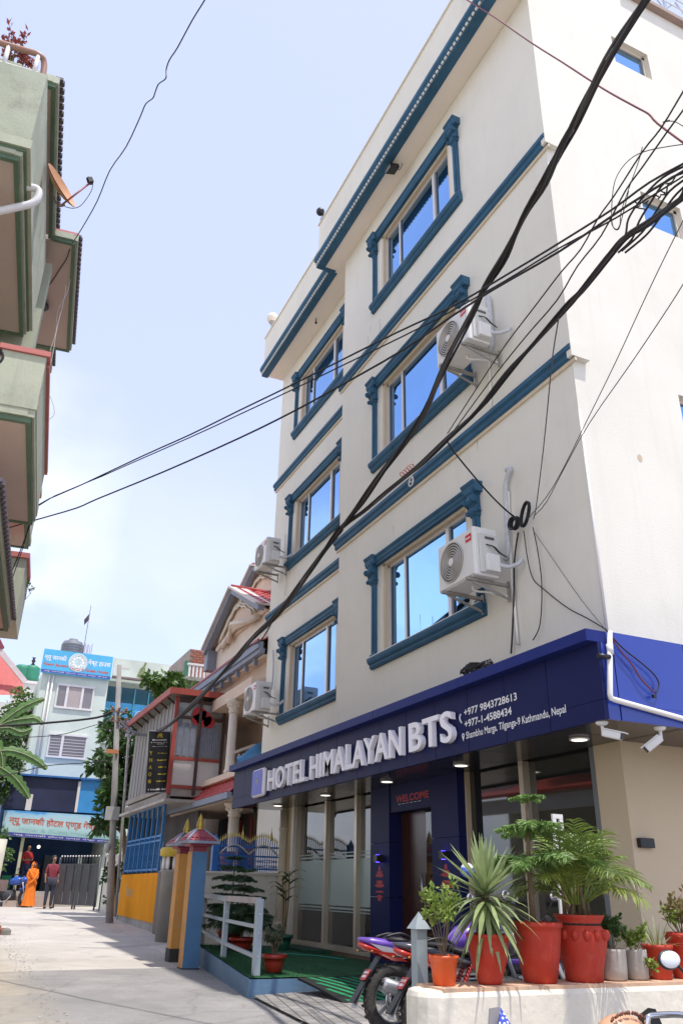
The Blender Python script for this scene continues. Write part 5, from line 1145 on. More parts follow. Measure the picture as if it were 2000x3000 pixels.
m = MB(); m.prism([(-24.2, 4.62), (-16.6, 4.25), (-16.6, 4.45), (-24.2, 4.85)], 'z', 0, 1.24); m.build('wall_body', grw, yb)
def wy(x): return 4.62+(4.25-4.62)*(x+24.2)/7.6
m = MB(); m.prism([(-24.0, wy(-24)-.02), (-18.6, wy(-18.6)-.02), (-18.6, wy(-18.6)+.02), (-24.0, wy(-24)+.02)], 'z', .30, 1.26); m.build('yellow_panel', yw, yb)
text('faint_lettering', 'Room', (-22.9, wy(-22.9)-.0235, .75), Vector((1, -.0487, 0)).normalized(), (0, 0, 1), 1.1, .26, M('faded_print', (.45, .36, .20), .8), yb)
# brown sheet gate and the yellow capped drum
bgate = empty('sheet_gate', (-17.5, 4.25, .1), 'brown corrugated sheet gate between the yellow wall and the gate posts', 'gate'); brs = M('brown_sheet', (.13, .10, .085), .7, .25, 2, stretch=(5, 5, .5))
for i in range(7):
    x = -18.55+i*.33; m = MB(); m.box(x, x+.315, wy(x)-.05-.02*(i % 2), wy(x)-.02, .1, 1.30); m.build('sheet', brs, bgate)
dr_ = empty('drum_pillar', (-16.15, 4.0, .1), 'round pillar with white balusters under a yellow drum cap', 'pillar'); c = (-16.15, 3.98, 0)
m = MB(); m.lathe([(.17, .08), (.17, 1.22), (.2, 1.25), (.2, 1.28)], c, 20); m.build('shaft', grw, dr_)
m = MB(); m.lathe([(.19, 1.50), (.235, 1.52), (.235, 1.62), (.21, 1.655), (.0, 1.67)], c, 24); m.build('drum_cap', M('drum_yellow', (.60, .42, .05), .6, .15, 5, dirt=.2), dr_)
for k in range(9):
    a = k*2*math.pi/9; m = MB(); m.lathe([(.028, 1.28), (.032, 1.38), (.028, 1.50)], (c[0]+.16*math.cos(a), c[1]+.16*math.sin(a), 0), 8); m.build('baluster', whp, dr_)
m = MB(); m.lathe([(.10, 1.28), (.10, 1.50)], c, 12); m.build('core', MATS['brown_steel'], dr_)

# ============================================================ peach house with gables behind the cafe
peach = M('peach_plaster', (.68, .53, .42), .85, .07, 1, bump=.08); fascia = M('grey_blue_fascia', (.22, .25, .32), .6, .1); rtile = M('red_roof_tile', (.42, .06, .05), .45, .25, 6); crm = M('cream_stucco', (.70, .62, .52), .8, .06)
ph = empty('peach_house', (-19, 6.5, 0), 'peach house with red tiled gables and cream stucco columns beside the hotel', 'building')
m = MB(); m.box(-23.5, -16.2, 6.6, 12, 0, 6.5); m.box(-22.5, -16.2, 5.75, 6.6, 5.05, 5.55); m.build('wall', peach, ph)
m = MB(); m.box(-22.0, -16.2, 5.86, 6.6, 5.5, 6.9); m.build('upper_wall', crm, ph)
def tileroof(a, b, c, d, nu, nv, name='roof_tile'):   # a-b eave, d-c ridge; rows of barrel tiles
    a, b, c, d = Vector(a), Vector(b), Vector(c), Vector(d); nrm = (b-a).cross(d-a).normalized(); base = None
    m = MB(); m.quad(a, b, c, d); rf = m.build('roof', rtile, ph)
    for j in range(nv):
        for i in range(nu):
            def pt(u, v, h=0): return a.lerp(b, u).lerp(d.lerp(c, u), v)+nrm*h
            u0, u1, v0, v1 = i/nu, (i+.94)/nu, j/nv, min(1, (j+1.1)/nv); q = MB(); h = .05
            q.add([pt(u0, v0, .0), pt((u0+u1)/2, v0, h), pt(u1, v0, .0), pt(u0, v1, -.005), pt((u0+u1)/2, v1, h*.6), pt(u1, v1, -.005)], [(0, 1, 4, 3), (1, 2, 5, 4), (0, 2, 1)]); q.build(name, rtile, rf)
# low roof along the street side
tileroof((-22.3, 5.45, 5.85), (-16.15, 5.45, 5.85), (-16.15, 5.95, 6.12), (-22.3, 5.95, 6.12), 22, 3)
m = MB(); m.box(-22.4, -16.15, 5.38, 5.50, 5.68, 5.83); m.box(-22.4, -16.15, 5.42, 5.54, 5.58, 5.68); m.build('fascia', fascia, ph)
m = MB(); m.box(-22.4, -16.15, 5.36, 5.40, 5.83, 5.88); m.build('red_edge', M('maroon_edge', (.30, .03, .06), .5), ph)
m = MB(); m.box(-22.3, -16.2, 5.54, 6.6, 5.53, 5.57); m.build('soffit', peach, ph)
for i in range(9):
    x = -21.6+i*.62; m = MB(); m.box(x-.03, x+.03, 5.46, 5.56, 5.42, 5.54); m.build('bracket', fascia, ph)
# gable dormer
gy = 5.80; ap, le, re_ = (-19.08, 7.86), (-21.15, 6.82), (-16.9, 6.82)
def gable(gy, ap, le, re_, back):
    m = MB(); m.prism([le, re_, ap], 'y', gy, gy+.1); m.build('gable_wall', peach, ph)
    for e in (le, re_):
        d = Vector((ap[0]-e[0], 0, ap[1]-e[1])); m = MB(); A_ = Vector((e[0], gy-.2, e[1])); B_ = Vector((ap[0], gy-.2, ap[1])); o_ = (e[0]-ap[0])*.06
        m.bar(A_+Vector((o_, 0, -.03)), B_+Vector((0, 0, .05)), .12, .16, (0, 1, 0)); m.build('barge_board', fascia, ph)
        m = MB(); m.bar(A_+Vector((o_, .1, .07)), B_+Vector((0, .1, .15)), .5, .05, (0, 0, 1)); m.build('verge', M('cream_verge', (.62, .55, .5), .7), ph)
        for k, rr3 in enumerate((.80, .72, .64)):
            pts = []
            for j in range(13):
                t = j/12; x = ap[0]+(e[0]-ap[0])*rr3*t*.92; zz = le[1]+.12+(ap[1]-le[1])*rr3*(1-t**1.6)*.80+.05*abs(math.sin(t*9)); pts.append((x, gy-.03-.02*k, zz))
            m = MB(); m.tube(pts, .035, 6); m.build('scroll_moulding', crm, ph)
    tileroof((re_[0]+.1, gy-.25, re_[1]+.1), (re_[0]+.1, back, re_[1]+.1), (ap[0], back, ap[1]+.15), (ap[0], gy-.25, ap[1]+.15), 12, 9)
    m = MB(); m.quad((le[0]-.1, back, le[1]+.1), (le[0]-.1, gy-.25, le[1]+.1), (ap[0], gy-.25, ap[1]+.15), (ap[0], back, ap[1]+.15)); m.build('roof', rtile, ph)
    m = MB(); m.tube([(ap[0], gy-.28, ap[1]+.17), (ap[0], back, ap[1]+.17)], .06, 8); m.build('ridge', rtile, ph)
gable(gy, ap, le, re_, 9.0); gable(6.9, (-20.9, 9.3), (-22.8, 8.45), (-18.6, 8.45), 11)
for k in range(3):
    m = MB(); m.tube([(-20.6+.5*k, gy-.06, 6.75-.02*k), (-19.1, gy-.08-.05*k, 6.95+.05*k), (-17.4-.2*k, gy-.06, 6.78)], .06, 8); m.build('stucco_band', crm, ph)
m = MB(); m.box(-22.4, -16.2, 7.0, 11.8, 6.5, 8.5); m.build('upper_block', crm, ph)
m = MB(); m.box(-21.35, -21.05, 5.6, 5.9, 6.3, 6.85); m.build('corner_bracket', fascia, ph)
# balcony columns
def column(x, y, z0, z1, r_):
    t = MB(); t.lathe([(r_*1.25, z0), (r_*1.25, z0+.06), (r_, z0+.1), (r_*.93, z1-.28)], (x, y, 0), 18); t.build('column', crm, ph)
    t = MB(); t.lathe([(r_*.95, z1-.3), (r_*1.2, z1-.26), (r_*1.0, z1-.22), (r_*1.5, z1-.10), (r_*1.9, z1-.05), (r_*1.9, z1)], (x, y, 0), 18)
    for k in range(10):
        a = k*.628; t.sphere((x+r_*1.3*math.cos(a), y+r_*1.3*math.sin(a), z1-.13), r_*.35, 6, 4)
    t.build('column_capital', crm, ph)
column(-17.5, 5.36, 3.22, 4.80, .10); column(-17.2, 5.45, 1.0, 2.62, .12); column(-20.5, 5.5, 3.22, 4.8, .10)
m = MB(); m.box(-22, -16.2, 5.30, 6.6, 4.80, 5.06); m.build('beam', peach, ph); m = MB(); m.box(-22, -16.2, 5.2, 6.6, 3.08, 3.2); m.box(-22, -16.2, 5.25, 6.6, 2.62, 2.72); m.build('balcony_slab', peach, ph)
bl_ = [(-17.45+.0*i, 5.42+.115*i) for i in range(9)]
for i, (x, y) in enumerate(bl_):
    z0 = 3.2+.02*i; m = MB(); m.lathe([(.035, z0), (.02, z0+.05), (.045, z0+.18), (.02, z0+.36), (.035, z0+.42)], (x, y, 0), 10); m.build('baluster', crm, ph)
m = MB(); m.bar((-17.45, 5.36, 3.64), (-17.45, 5.85, 3.85), .09, .06); m.bar((-17.45, 5.85, 3.85), (-17.45, 6.6, 3.75), .09, .06); m.build('handrail', crm, ph)
tileroof((-21, 5.0, 2.72), (-16.2, 5.0, 2.72), (-16.2, 5.4, 3.12), (-21, 5.4, 3.12), 20, 4); m = MB(); m.box(-21, -16.2, 4.95, 5.05, 2.60, 2.72); m.build('fascia', fascia, ph)
m = MB(); m.box(-22, -16.2, 6.55, 6.59, 0.1, 2.6); m.build('porch_wall', M('porch_dark', (.10, .075, .06), .8, .3), ph)
for x in (-21, -20.1, -19.2, -18.3): m = MB(); m.box(x-.05, x+.05, 6.5, 6.56, .1, 2.5); m.build('porch_post', MATS['red_paint_steel'], ph)
tp = MB(); a = Vector((-16.9, 5.35, 3.35)); 
for i in range(6):
    for j in range(5): tp.v.append((a.x-.02*i+.03*math.sin(i*2+j), a.y+.14*j, 3.20+.13*i*(.45+.16*j)+.03*math.sin(i*1.7+j*2.3)))
tp.f = [(i*5+j, i*5+j+1, (i+1)*5+j+1, (i+1)*5+j) for i in range(5) for j in range(4)]; tp.sm = [True]*len(tp.f)
o = tp.build('tarpaulin', M('blue_tarp', (.10, .33, .66), .5, .15, 6), None, loc=a); o.modifiers.new('solid', 'SOLIDIFY').thickness = .01; tag(o, 'light blue tarpaulin draped over the neighbour balcony', 'tarpaulin')
# brick house and tiled shed further back
bk_ = empty('brick_house', (-28, 7.5, 0), 'unplastered red brick house behind the cafe roof', 'building')
m = MB(); m.box(-30, -27, 6.55, 10, 0, 8.45); m.build('wall', M('brick_mortar', (.36, .30, .26), .9, .2, 4), bk_)
b0 = None; br_ = M('red_brick', (.34, .13, .085), .85, .4, 5)
for r_ in range(12):
    for k in range(6):
        off = (0, .22*k+(.11 if r_ % 2 else 0), -.085*r_)
        if b0 is None: m = MB(); m.box(-27.01, -26.975, 6.57, 6.57+.205, 8.36, 8.43); b0 = m.build('brick', br_, bk_)
        else: dup(b0, bk_, off)
m = MB(); m.box(-27.1, -26.9, 6.4, 6.58, 6.5, 8.0); m.build('green_post', M('green_steel', (.05, .16, .09), .5), bk_)
m = MB(); m.box(-29, -25.2, 6.2, 9.5, 5.5, 6.9); m.box(-29.2, -25.0, 6.0, 9.6, 6.9, 7.02); tag(m.build('grey_shed', M('weathered_concrete', (.36, .34, .32), .9, .3, 3, dirt=.4), None, loc=(-26, 7, 5.5)), 'weathered grey rooftop block below the brick house', 'building')
rb = empty('roof_balustrade', (-25.1, 6.5, 7.02), 'pale pierced balustrade on the grey rooftop block', 'railing')
for i in range(12): m = MB(); m.box(-25.1, -25.05, 6.1+i*.12, 6.16+i*.12, 7.02, 7.4); m.build('post', whp, rb)
m = MB(); m.box(-25.12, -25.03, 6.05, 7.6, 7.4, 7.46); m.build('rail', whp, rb)
# ============================================================ guest house at the end of the lane
def Q(X, Y, pl): return onX(X/3.136, 1800+Y/3.136, pl)
mint = M('mint_plaster', (.60, .66, .58), .85, .10, .9, dirt=.25, dcol=(.45, .44, .36)); frm = M('white_frame', (.72, .68, .66), .5, .05); grg = glassm('grey_window_glass', (.30, .29, .31), .12, .4)
ghs = empty('guest_house', (-36, 4, .3), 'mint green guest house with a blue roof sign at the end of the lane', 'building')
m = MB(); m.box(-46, -36, 2.55, 5.30, .2, 9.10); m.build('wall', mint, ghs)
m = MB(); m.box(-46, -36.6, 5.30, 9.2, .2, 9.12); m.box(-46, -36.2, 5.32, 9.3, 9.12, 9.26); m.build('wing_wall', mint, ghs)
def gwin(y0, y1, z0, z1, muls, grille=False):
    m = MB(); m.box(-36.0, -35.93, y0-.06, y1+.06, z1, z1+.08); m.box(-36.0, -35.93, y0-.06, y1+.06, z0-.08, z0); m.box(-36, -35.95, y0-.06, y0, z0, z1); m.box(-36, -35.95, y1, y1+.06, z0, z1)
    w_ = m.build('window', frm, ghs); ys_ = [y0]+muls+[y1]
    for a, b in zip(ys_, ys_[1:]): q = MB(); q.box(-35.99, -35.975, a+.03, b-.03, z0, z1); q.build('pane', grg, w_)
    for a in muls: q = MB(); q.box(-35.99, -35.94, a-.05, a+.05, z0, z1); q.build('mullion', frm, w_)
    if grille:
        for i in range(6): q = MB(); q.box(-35.965, -35.955, y0, y1, z0+.07+i*(z1-z0-.1)/6, z0+.085+i*(z1-z0-.1)/6); q.build('grille_bar', frm, w_)
    else:
        q = MB(); q.box(-35.972, -35.968, ys_[1]+.06, ys_[2]-.06, z0+.02, z1-.02); q.build('curtain', M('beige_curtain', (.42, .36, .34), .8, .15, 10, stretch=(1, 8, 1)), w_)
gwin(3.28, 4.70, 7.76, 8.62, [3.66, 4.28]); gwin(3.28, 4.72, 5.76, 6.58, [3.78], True)
for y in (2.85, 3.0):
    m = MB(); m.tube([(-35.93, y, 9.0), (-35.93, y, 5.0)], .035, 8); m.build('drain_pipe', frm, ghs)
# roof sign
cyan = M('sign_cyan', (.08, .42, .68), .5, .12, .8); wv2 = M('sign_white', (.8, .82, .82), .5, .02); rv2 = M('sign_red', (.55, .10, .06), .5, .1); nv2 = M('sign_navy', (.06, .06, .32), .5, .1)
rs = empty('roof_sign', (-35.85, 3.9, 9.05), 'sky blue roof sign with white lettering and round emblem', 'sign'); sx = -35.78
m = MB(); m.box(-35.9, sx, 2.44, 5.32, 9.06, 10.06); m.build('panel', cyan, rs)
EY, EZ = (0, 1, 0), (0, 0, 1)
text('lettering', 'न्यू जानकी', (sx+.004, 2.50, 9.56), EY, EZ, .90, .30, wv2, rs, bold=.02); text('lettering', 'गेष्ट हाउस', (sx+.004, 4.30, 9.52), EY, EZ, .95, .32, wv2, rs, bold=.02)
text('lettering', 'New Janaki', (sx+.004, 2.50, 9.33), EY, EZ, 1.0, .15, rv2, rs, bold=.03); text('lettering', 'Hotel & Guest House', (sx+.004, 3.6, 9.28), EY, EZ, 1.6, .14, rv2, rs, bold=.03)
m = MB(); m.box(sx, sx+.003, 2.46, 5.3, 9.08, 9.19); m.build('lower_strip', nv2, rs); text('lettering', 'न्यू जानकी होटल एण्ड गेष्ट हाउस', (sx+.006, 2.55, 9.10), EY, EZ, 2.65, .065, wv2, rs)
m = MB(); m.lathe([(.40, 0), (.40, .003)], (sx, 3.88, 9.62), 36, 'x'); em = m.build('emblem', M('emblem_pale', (.55, .68, .68), .6, .25, 8), rs)
for k, r_ in enumerate((.37, .30)): m = MB(); m.ring((sx+.006, 3.88, 9.62), r_, .012, 'x', 36, 4); m.build('emblem_ring', wv2, em)
for k in range(10): a = k*.628; m = MB(); m.sphere((sx+.006, 3.88+.2*math.cos(a), 9.62+.2*math.sin(a)), .06, 8, 5, (.1, 1, 1)); m.build('emblem_petal', wv2, em)
bb = empty('billboard', (-35.9, 6.6, 9.2), 'faded pale billboard with a green bottle beside the blue roof sign', 'billboard'); bx = -35.8
m = MB(); m.box(-35.9, bx, 5.38, 7.95, 9.26, 10.03); m.build('panel', M('billboard_pale', (.55, .60, .52), .6, .25, .6), bb)
m = MB(); a = Vector((bx+.004, 6.55, 9.28)); d = Vector((0, .30, 1)).normalized(); s_ = Vector((0, d.z, -d.y)); pr = [(.13, 0), (.13, .38), (.05, .55), (.05, .74)]
vs = [a+d*h+s_*w_ for w_, h in pr]+[a+d*h-s_*w_ for w_, h in pr[::-1]]; m.add(vs, [tuple(range(8))]); m.build('bottle_picture', M('bottle_green', (.20, .24, .10), .5, .4, 8), bb)
m = MB()
for i in range(6): m.box(bx, bx+.004, 5.62+i*.085, 5.68+i*.085, 9.58, 9.66)
m.build('faint_print', M('faint_pink', (.55, .42, .42), .6), bb)
m = MB(); m.box(-36.0, -35.8, 5.4, 7.9, 9.18, 9.25); m.build('frame', rust, bb)
# glazed wing with lotus panels
tq = M('turquoise_frame', (.10, .42, .50), .5, .1); pk2 = M('pink_panel', (.55, .35, .45), .6, .3, 6); lb2 = M('panel_blue', (.08, .42, .72), .6, .15, 6)
for z0, z1, mt in ((8.3, 8.95, M('teal_glass', (.02, .10, .14), .1, .2, 2)), (7.35, 8.28, lb2), (6.7, 7.33, pk2)):
    for i in range(4): m = MB(); m.box(-36.6, -36.55, 5.36+i*.62, 5.93+i*.62, z0, z1); m.build('wing_panel', mt, ghs)
for i in range(5): m = MB(); m.box(-36.6, -36.5, 5.32+i*.62, 5.37+i*.62, 6.7, 9.0); m.build('wing_post', tq, ghs)
for i in range(4):
    for k, r_ in enumerate((.25, .18)):
        m = MB(); m.tube([(-36.53, 5.65+i*.62+r_*math.cos(t), 7.55+1.7*r_*math.sin(t)) for t in [j*.314 for j in range(11)]], .02, 5); m.build('panel_arch', pk2 if k else wv2, ghs)
m = MB(); m.box(-46, -36.4, 5.36, 9, 6.5, 6.68); m.build('wing_ledge', mint, ghs)
# tank, flag, rods
tk = empty('water_tank', (-37.5, 3.65, 9.1), 'grey ribbed water tank on the guest house roof', 'water tank'); c = (-37.5, 3.72, 0)
m = MB(); pr = [(.0, 10.02), (.46, 10.02)]
for i in range(7): pr += [(.47, 10.05+i*.11), (.49, 10.09+i*.11), (.47, 10.13+i*.11)]
pr += [(.42, 10.92), (.2, 11.0), (.2, 11.06), (0, 11.06)]; m.lathe(pr, c, 24); m.build('drum', M('tank_grey', (.16, .17, .19), .6, .15, 3), tk); m = MB(); m.box(-38, -37, 3.2, 4.2, 9.1, 10.02); m.build('stand', frm, tk)
fg = empty('prayer_flag', (-37, 4.1, 9.1), 'dark ragged flag on a thin pole above the water tank', 'flag'); m = MB(); m.tube([(-37, 4.15, 9.1), (-37, 4.18, 12.6)], .018, 6); m.build('pole', rust, fg)
m = MB(); m.add([(-37, 4.16, 12.2), (-37, 3.98, 11.9), (-37.02, 4.02, 11.65), (-37, 4.12, 11.8), (-36.98, 4.2, 11.95)], [(0, 1, 2, 3, 4)]); m.build('cloth', M('flag_dark', (.06, .05, .06), .8), fg)
ro = empty('roof_rods', (-37, 4.3, 9.1), 'bunch of bare reinforcement rods beside the water tank', 'rods')
for i in range(6): m = MB(); y = 4.12+.07*i; m.tube([(-37.1+.08*(i % 3), y, 9.1), (-37.1+.08*(i % 3), y+.03, 10.75+.08*(i % 2))], .014, 5); m.build('rod', rust, ro)
# ============================================================ shop with banner under the guest house
sh = empty('street_shop', (-33.5, 4, .3), 'blue street shop with dark open front below the guest house', 'shop')
dki = M('shop_dark', (.025, .025, .03), .7, .3, 2); dbl = M('navy_tarp', (.022, .028, .075), .5, .35, 1.2); lbl = M('light_blue_sheet', (.05, .28, .60), .5, .15, 1.5); bwall = M('shop_blue_wall', (.05, .12, .28), .7, .2, 2)
m = MB(); m.box(-35.99, -35.9, 1.8, 6.0, .2, 4.6); m.box(-35.9, -33.0, 1.75, 1.85, .2, 4.6); m.build('back_wall', bwall, sh)
m = MB(); m.box(-35.9, -33.1, 5.55, 5.65, .2, 4.6); m.build('side_wall', mint, sh)
m = MB(); m.box(-35.9, -32.85, 1.7, 5.7, 4.58, 4.64); m.build('roof_sheet', M('roof_blue', (.04, .16, .45), .5, .2, 3), sh)
m = MB(); m.box(-33.02, -32.98, 1.75, 4.30, 3.42, 4.55); m.build('navy_panel', dbl, sh); m = MB(); m.box(-33.02, -32.97, 4.36, 5.55, 3.42, 4.6); m.build('blue_panel', lbl, sh); m = MB(); m.box(-32.99, -32.93, 4.28, 4.37, 3.42, 4.5); m.build('white_post', frm, sh)
m = MB(); m.box(-32.99, -32.92, 2.55, 2.75, 3.4, 3.95); m.build('grey_post', frm, sh)
m = MB(); m.box(-35.9, -33.2, 2.0, 5.5, .2, .76); m.build('shop_floor', M('shop_floor', (.42, .39, .35), .8, .15, 2), sh)
for i, (x, z_) in enumerate(((-32.95, .62), (-32.65, .46))): m = MB(); m.box(-33.25+i*.01, x, 2.35, 3.95, .2, z_); m.build('step', M('pinkish_step', (.45, .36, .31), .8, .15, 2), sh)
m = MB(); m.box(-33.15, -33.0, 2.62, 2.72, .76, 2.5); m.build('door_post', M('yellow_post', (.5, .48, .3), .7), sh)
for i in range(6): m = MB(); m.box(-35.6, -35.2, 2.9+i*.42, 3.2+i*.42, .76, 1.3+.35*(i % 3)); m.build('stacked_goods', M('goods_%d' % i, ((.1, .1, .11), (.14, .12, .10), (.12, .14, .16), (.2, .2, .2), (.12, .08, .06), (.1, .12, .1))[i], .6), sh)
m = MB(); m.sphere((-33.6, 3.3, 2.22), .06, 10, 8); m.build('bulb', EM('bulb_glow', (1, .95, .85), 1.2), sh)
bn = empty('shop_banner', (-32.9, 4, 2.4), 'long printed banner with red lettering over the shop front', 'sign'); p = [Q(10, 2030, -32.85), Q(1085, 2112, -32.85), Q(1112, 1862, -32.85), Q(45, 1795, -32.85)]
def banner_mat():
    m = bpy.data.materials.new('banner_print'); m.use_nodes = True; n = m.node_tree.nodes; l = m.node_tree.links; b = n['Principled BSDF']; b.inputs['Roughness'].default_value = .6
    co = n.new('ShaderNodeTexCoord'); sp_ = n.new('ShaderNodeSeparateXYZ'); l.new(co.outputs['Object'], sp_.inputs['Vector']); nz = n.new('ShaderNodeTexNoise'); nz.inputs['Scale'].default_value = 1.6; nz.inputs['Detail'].default_value = 5; l.new(co.outputs['Object'], nz.inputs['Vector'])
    a = n.new('ShaderNodeMath'); a.operation = 'MULTIPLY_ADD'; l.new(nz.outputs['Fac'], a.inputs[0]); a.inputs[1].default_value = .5; l.new(sp_.outputs['Z'], a.inputs[2])
    r_ = n.new('ShaderNodeValToRGB'); e = r_.color_ramp.elements; e[0].position = .30; e[0].color = (.30, .50, .48, 1); e[1].position = .62; e[1].color = (.45, .66, .68, 1)
    for p_, c_ in ((.86, (.42, .64, .74)), (1.02, (.25, .52, .78)), (1.10, (.08, .34, .72))): q = e.new(min(p_, 1.0)); q.color = (*c_, 1)
    mr_ = n.new('ShaderNodeMapRange'); mr_.inputs['From Min'].default_value = 0; mr_.inputs['From Max'].default_value = 1.2; l.new(a.outputs[0], mr_.inputs['Value']); l.new(mr_.outputs['Result'], r_.inputs['Fac']); l.new(r_.outputs['Color'], b.inputs['Base Color']); return m
m = MB(); e_ = Vector((-.06, 0, 0)); m.add(p+[v+e_ for v in p], [(0, 1, 2, 3), (7, 6, 5, 4), (0, 4, 5, 1), (1, 5, 6, 2), (2, 6, 7, 3), (3, 7, 4, 0)]); m.build('cloth', banner_mat(), bn)
bu, bv = (p[1]-p[0]), (p[3]-p[0]); bul, bvl = bu.length, bv.length; bu.normalize(); bv.normalize(); bo = p[0]+Vector((.006, 0, 0))
text('lettering', 'न्यू जानकी होटल एण्ड गेष्ट हाउस', bo+bu*(bul*.05)+bv*(bvl*.42), bu, bv, bul*.92, bvl*.40, M('banner_red', (.60, .14, .08), .5, .05), bn, bold=.022)
m = MB(); q0 = bo+bv*.01; m.add([q0, q0+bu*bul, q0+bu*bul+bv*.12, q0+bv*.12], [(0, 1, 2, 3)]); m.build('lower_strip', nv2, bn)
text('lettering', 'न्यू जानकी होटल एण्ड गेष्ट हाउस', bo+bu*(bul*.10)+bv*.03+Vector((.003, 0, 0)), bu, bv, bul*.85, .075, wv2, bn)
text('lettering', 'Hotel & Guest House', bo+bu*(bul*.14)+bv*(bvl*.24), bu, bv, bul*.62, bvl*.14, M('banner_teal', (.30, .55, .55), .5, .05), bn)
# grey sheet gate
sg = empty('sheet_gate', (-31, 4.4, .25), 'grey sheet metal gate standing ajar before the shop', 'gate'); dgm = M('gate_grey', (.07, .075, .08), .5, .2, 2, dirt=.3, dcol=(.14, .14, .14)); G0, G1 = Vector((-31.9, 3.92, 0)), Vector((-30.1, 4.98, 0)); gd = (G1-G0).normalized(); gn = Vector((gd.y, -gd.x, 0)); GLn = (G1-G0).length
for i in range(10):
    a = G0+gd*(GLn*i/10); b = G0+gd*(GLn*(i+.97)/10); o_ = gn*(.025*(i % 2)); m = MB(); m.bar(a+o_+Vector((0, 0, 1.0)), b+o_+Vector((0, 0, 1.0)), .02, 1.25); m.build('sheet', dgm, sg)
for z_ in (.40, 1.62): m = MB(); m.bar(G0+Vector((0, 0, z_)), G1+Vector((0, 0, z_)), .06, .05); m.build('rail', dgm, sg)
for t in (0, .47, .53, 1): m = MB(); q = G0.lerp(G1, t); m.tube([q+Vector((0, 0, .22)), q+Vector((0, 0, 1.85))], .03, 6); m.build('post', dgm, sg)
for i in range(14):
    q = G0.lerp(G1, (i+.5)/14); m = MB(); m.tube([q+Vector((0, 0, 1.62)), q+Vector((0, 0, 1.85))], .009, 5); pk = m.build('spike', dgm, sg)
    m = MB(); m.sphere(q+Vector((0, 0, 1.88)), .03, 8, 5); m.build('spike_tip', frm, pk)
# white boundary wall by the pole
m = MB(); m.box(-29.6, -25.8, 5.05, 5.25, .15, 1.85); m.box(-29.65, -29.4, 5.05, 7, .15, 1.9); tag(m.build('boundary_wall', M('old_white_wall', (.58, .55, .48), .9, .12, 2, dirt=.35, dcol=(.3, .28, .24)), None, loc=(-28, 5.2, .2)), 'stained white boundary wall right of the grey gate', 'wall')
# ============================================================ trees and plants of the background
def tree(name, label, base, h, crown_c, rad, nclump, nleaf, mat, lw=.12, ll=.2, trunk=.09, flat=1.0, cat='tree', seed=1, group=None):
    global rnd
    old = rnd; rnd = random.Random(seed); base, cc_ = Vector(base), Vector(crown_c); t = empty(name, base, label, cat, group)
    m = MB(); m.tube(bez([base, base.lerp(cc_, .5)+rv(.15), cc_], 5), [trunk*(1-.06*i) for i in range(11)], 8); clumps = []
    for i in range(nclump):
        d = rv(1)
        while d.length > 1: d = rv(1)
        p = cc_+Vector((d.x*rad[0], d.y*rad[1], d.z*rad[2])); clumps.append(p); st_ = base.lerp(cc_, rnd.uniform(.5, 1)); m.tube([st_, st_.lerp(p, .5)+rv(.1), p], [trunk*.35, trunk*.22, trunk*.08], 5, cap=False)
    m.build('trunk', trunkm, t); f = MB(); R0 = min(rad)*.42
    for i in range(nleaf):
        c = rnd.choice(clumps); d = rv(1); p = c+Vector((d.x, d.y, d.z*.8))*R0*rnd.uniform(.5, 1.15); leafquad(f, p, d+Vector((0, 0, -.35))+rv(.5), lw*rnd.uniform(.6, 1.2), ll*rnd.uniform(.6, 1.2), rv(1))
    f.build('crown', mat, t); rnd = old; return t
lt_tree = leafmat('light_tree_leaf', (.10, .19, .035), .5, 2); md_tree = leafmat('mid_tree_leaf', (.06, .13, .03), .5, 2)
tree('lane_tree', 'glossy leafy tree between the concrete pole and the cafe', (-26.5, 5.3, .2), 5, onX(345, 2265, -26.5), (.6, .72, 1.9), 34, 2600, md_tree, .13, .26, .10, seed=5)
tree('lane_tree', 'light green treetop rising behind the cafe roof', (-24.7, 6.0, .2), 6.5, onX(500, 2005, -24.7), (.5, .75, .42), 14, 1100, lt_tree, .12, .22, .10, seed=8)
tree('garden_tree', 'dark leafy tree filling the left edge below the red roof', (-31.5, .55, .2), 6, (-31.5, .55, 5.3), (.8, .85, 1.9), 30, 3000, md_tree, .10, .18, .13, seed=3)
tree('garden_tree', 'brighter green tree beside the guest house', (-37.5, 2.0, .2), 7.5, (-38, 2.0, 7.6), (.9, .75, 1.3), 22, 1800, lt_tree, .12, .2, .12, seed=4)
tree('garden_tree', 'shadowy shrub mass under the banana leaves', (-32.5, 1.6, .2), 4, (-32.4, 1.45, 5.0), (.7, .6, 1.3), 22, 1800, md_tree, .10, .18, .10, seed=6)
tree('wayside_bush', 'sunlit bush at the left edge beside the stone post', (-27, 1.35, .2), 2, (-27, 1.45, 1.6), (.5, .45, .85), 20, 1500, lt_tree, .07, .12, .05, cat='bush', seed=9)
tree('wall_shrub', 'dark creeper spilling over the white boundary wall', (-26.0, 4.9, .2), 2, (-26.2, 4.85, 1.2), (.3, .3, .7), 14, 700, g_dark, .07, .12, .04, cat='shrub', seed=10)
tree('wall_shrub', 'small flowering shrub on top of the boundary wall', (-29.0, 5.4, 1.8), 1, (-29.0, 5.3, 2.15), (.4, .45, .3), 10, 420, lt_tree, .08, .12, .03, cat='shrub', seed=12)
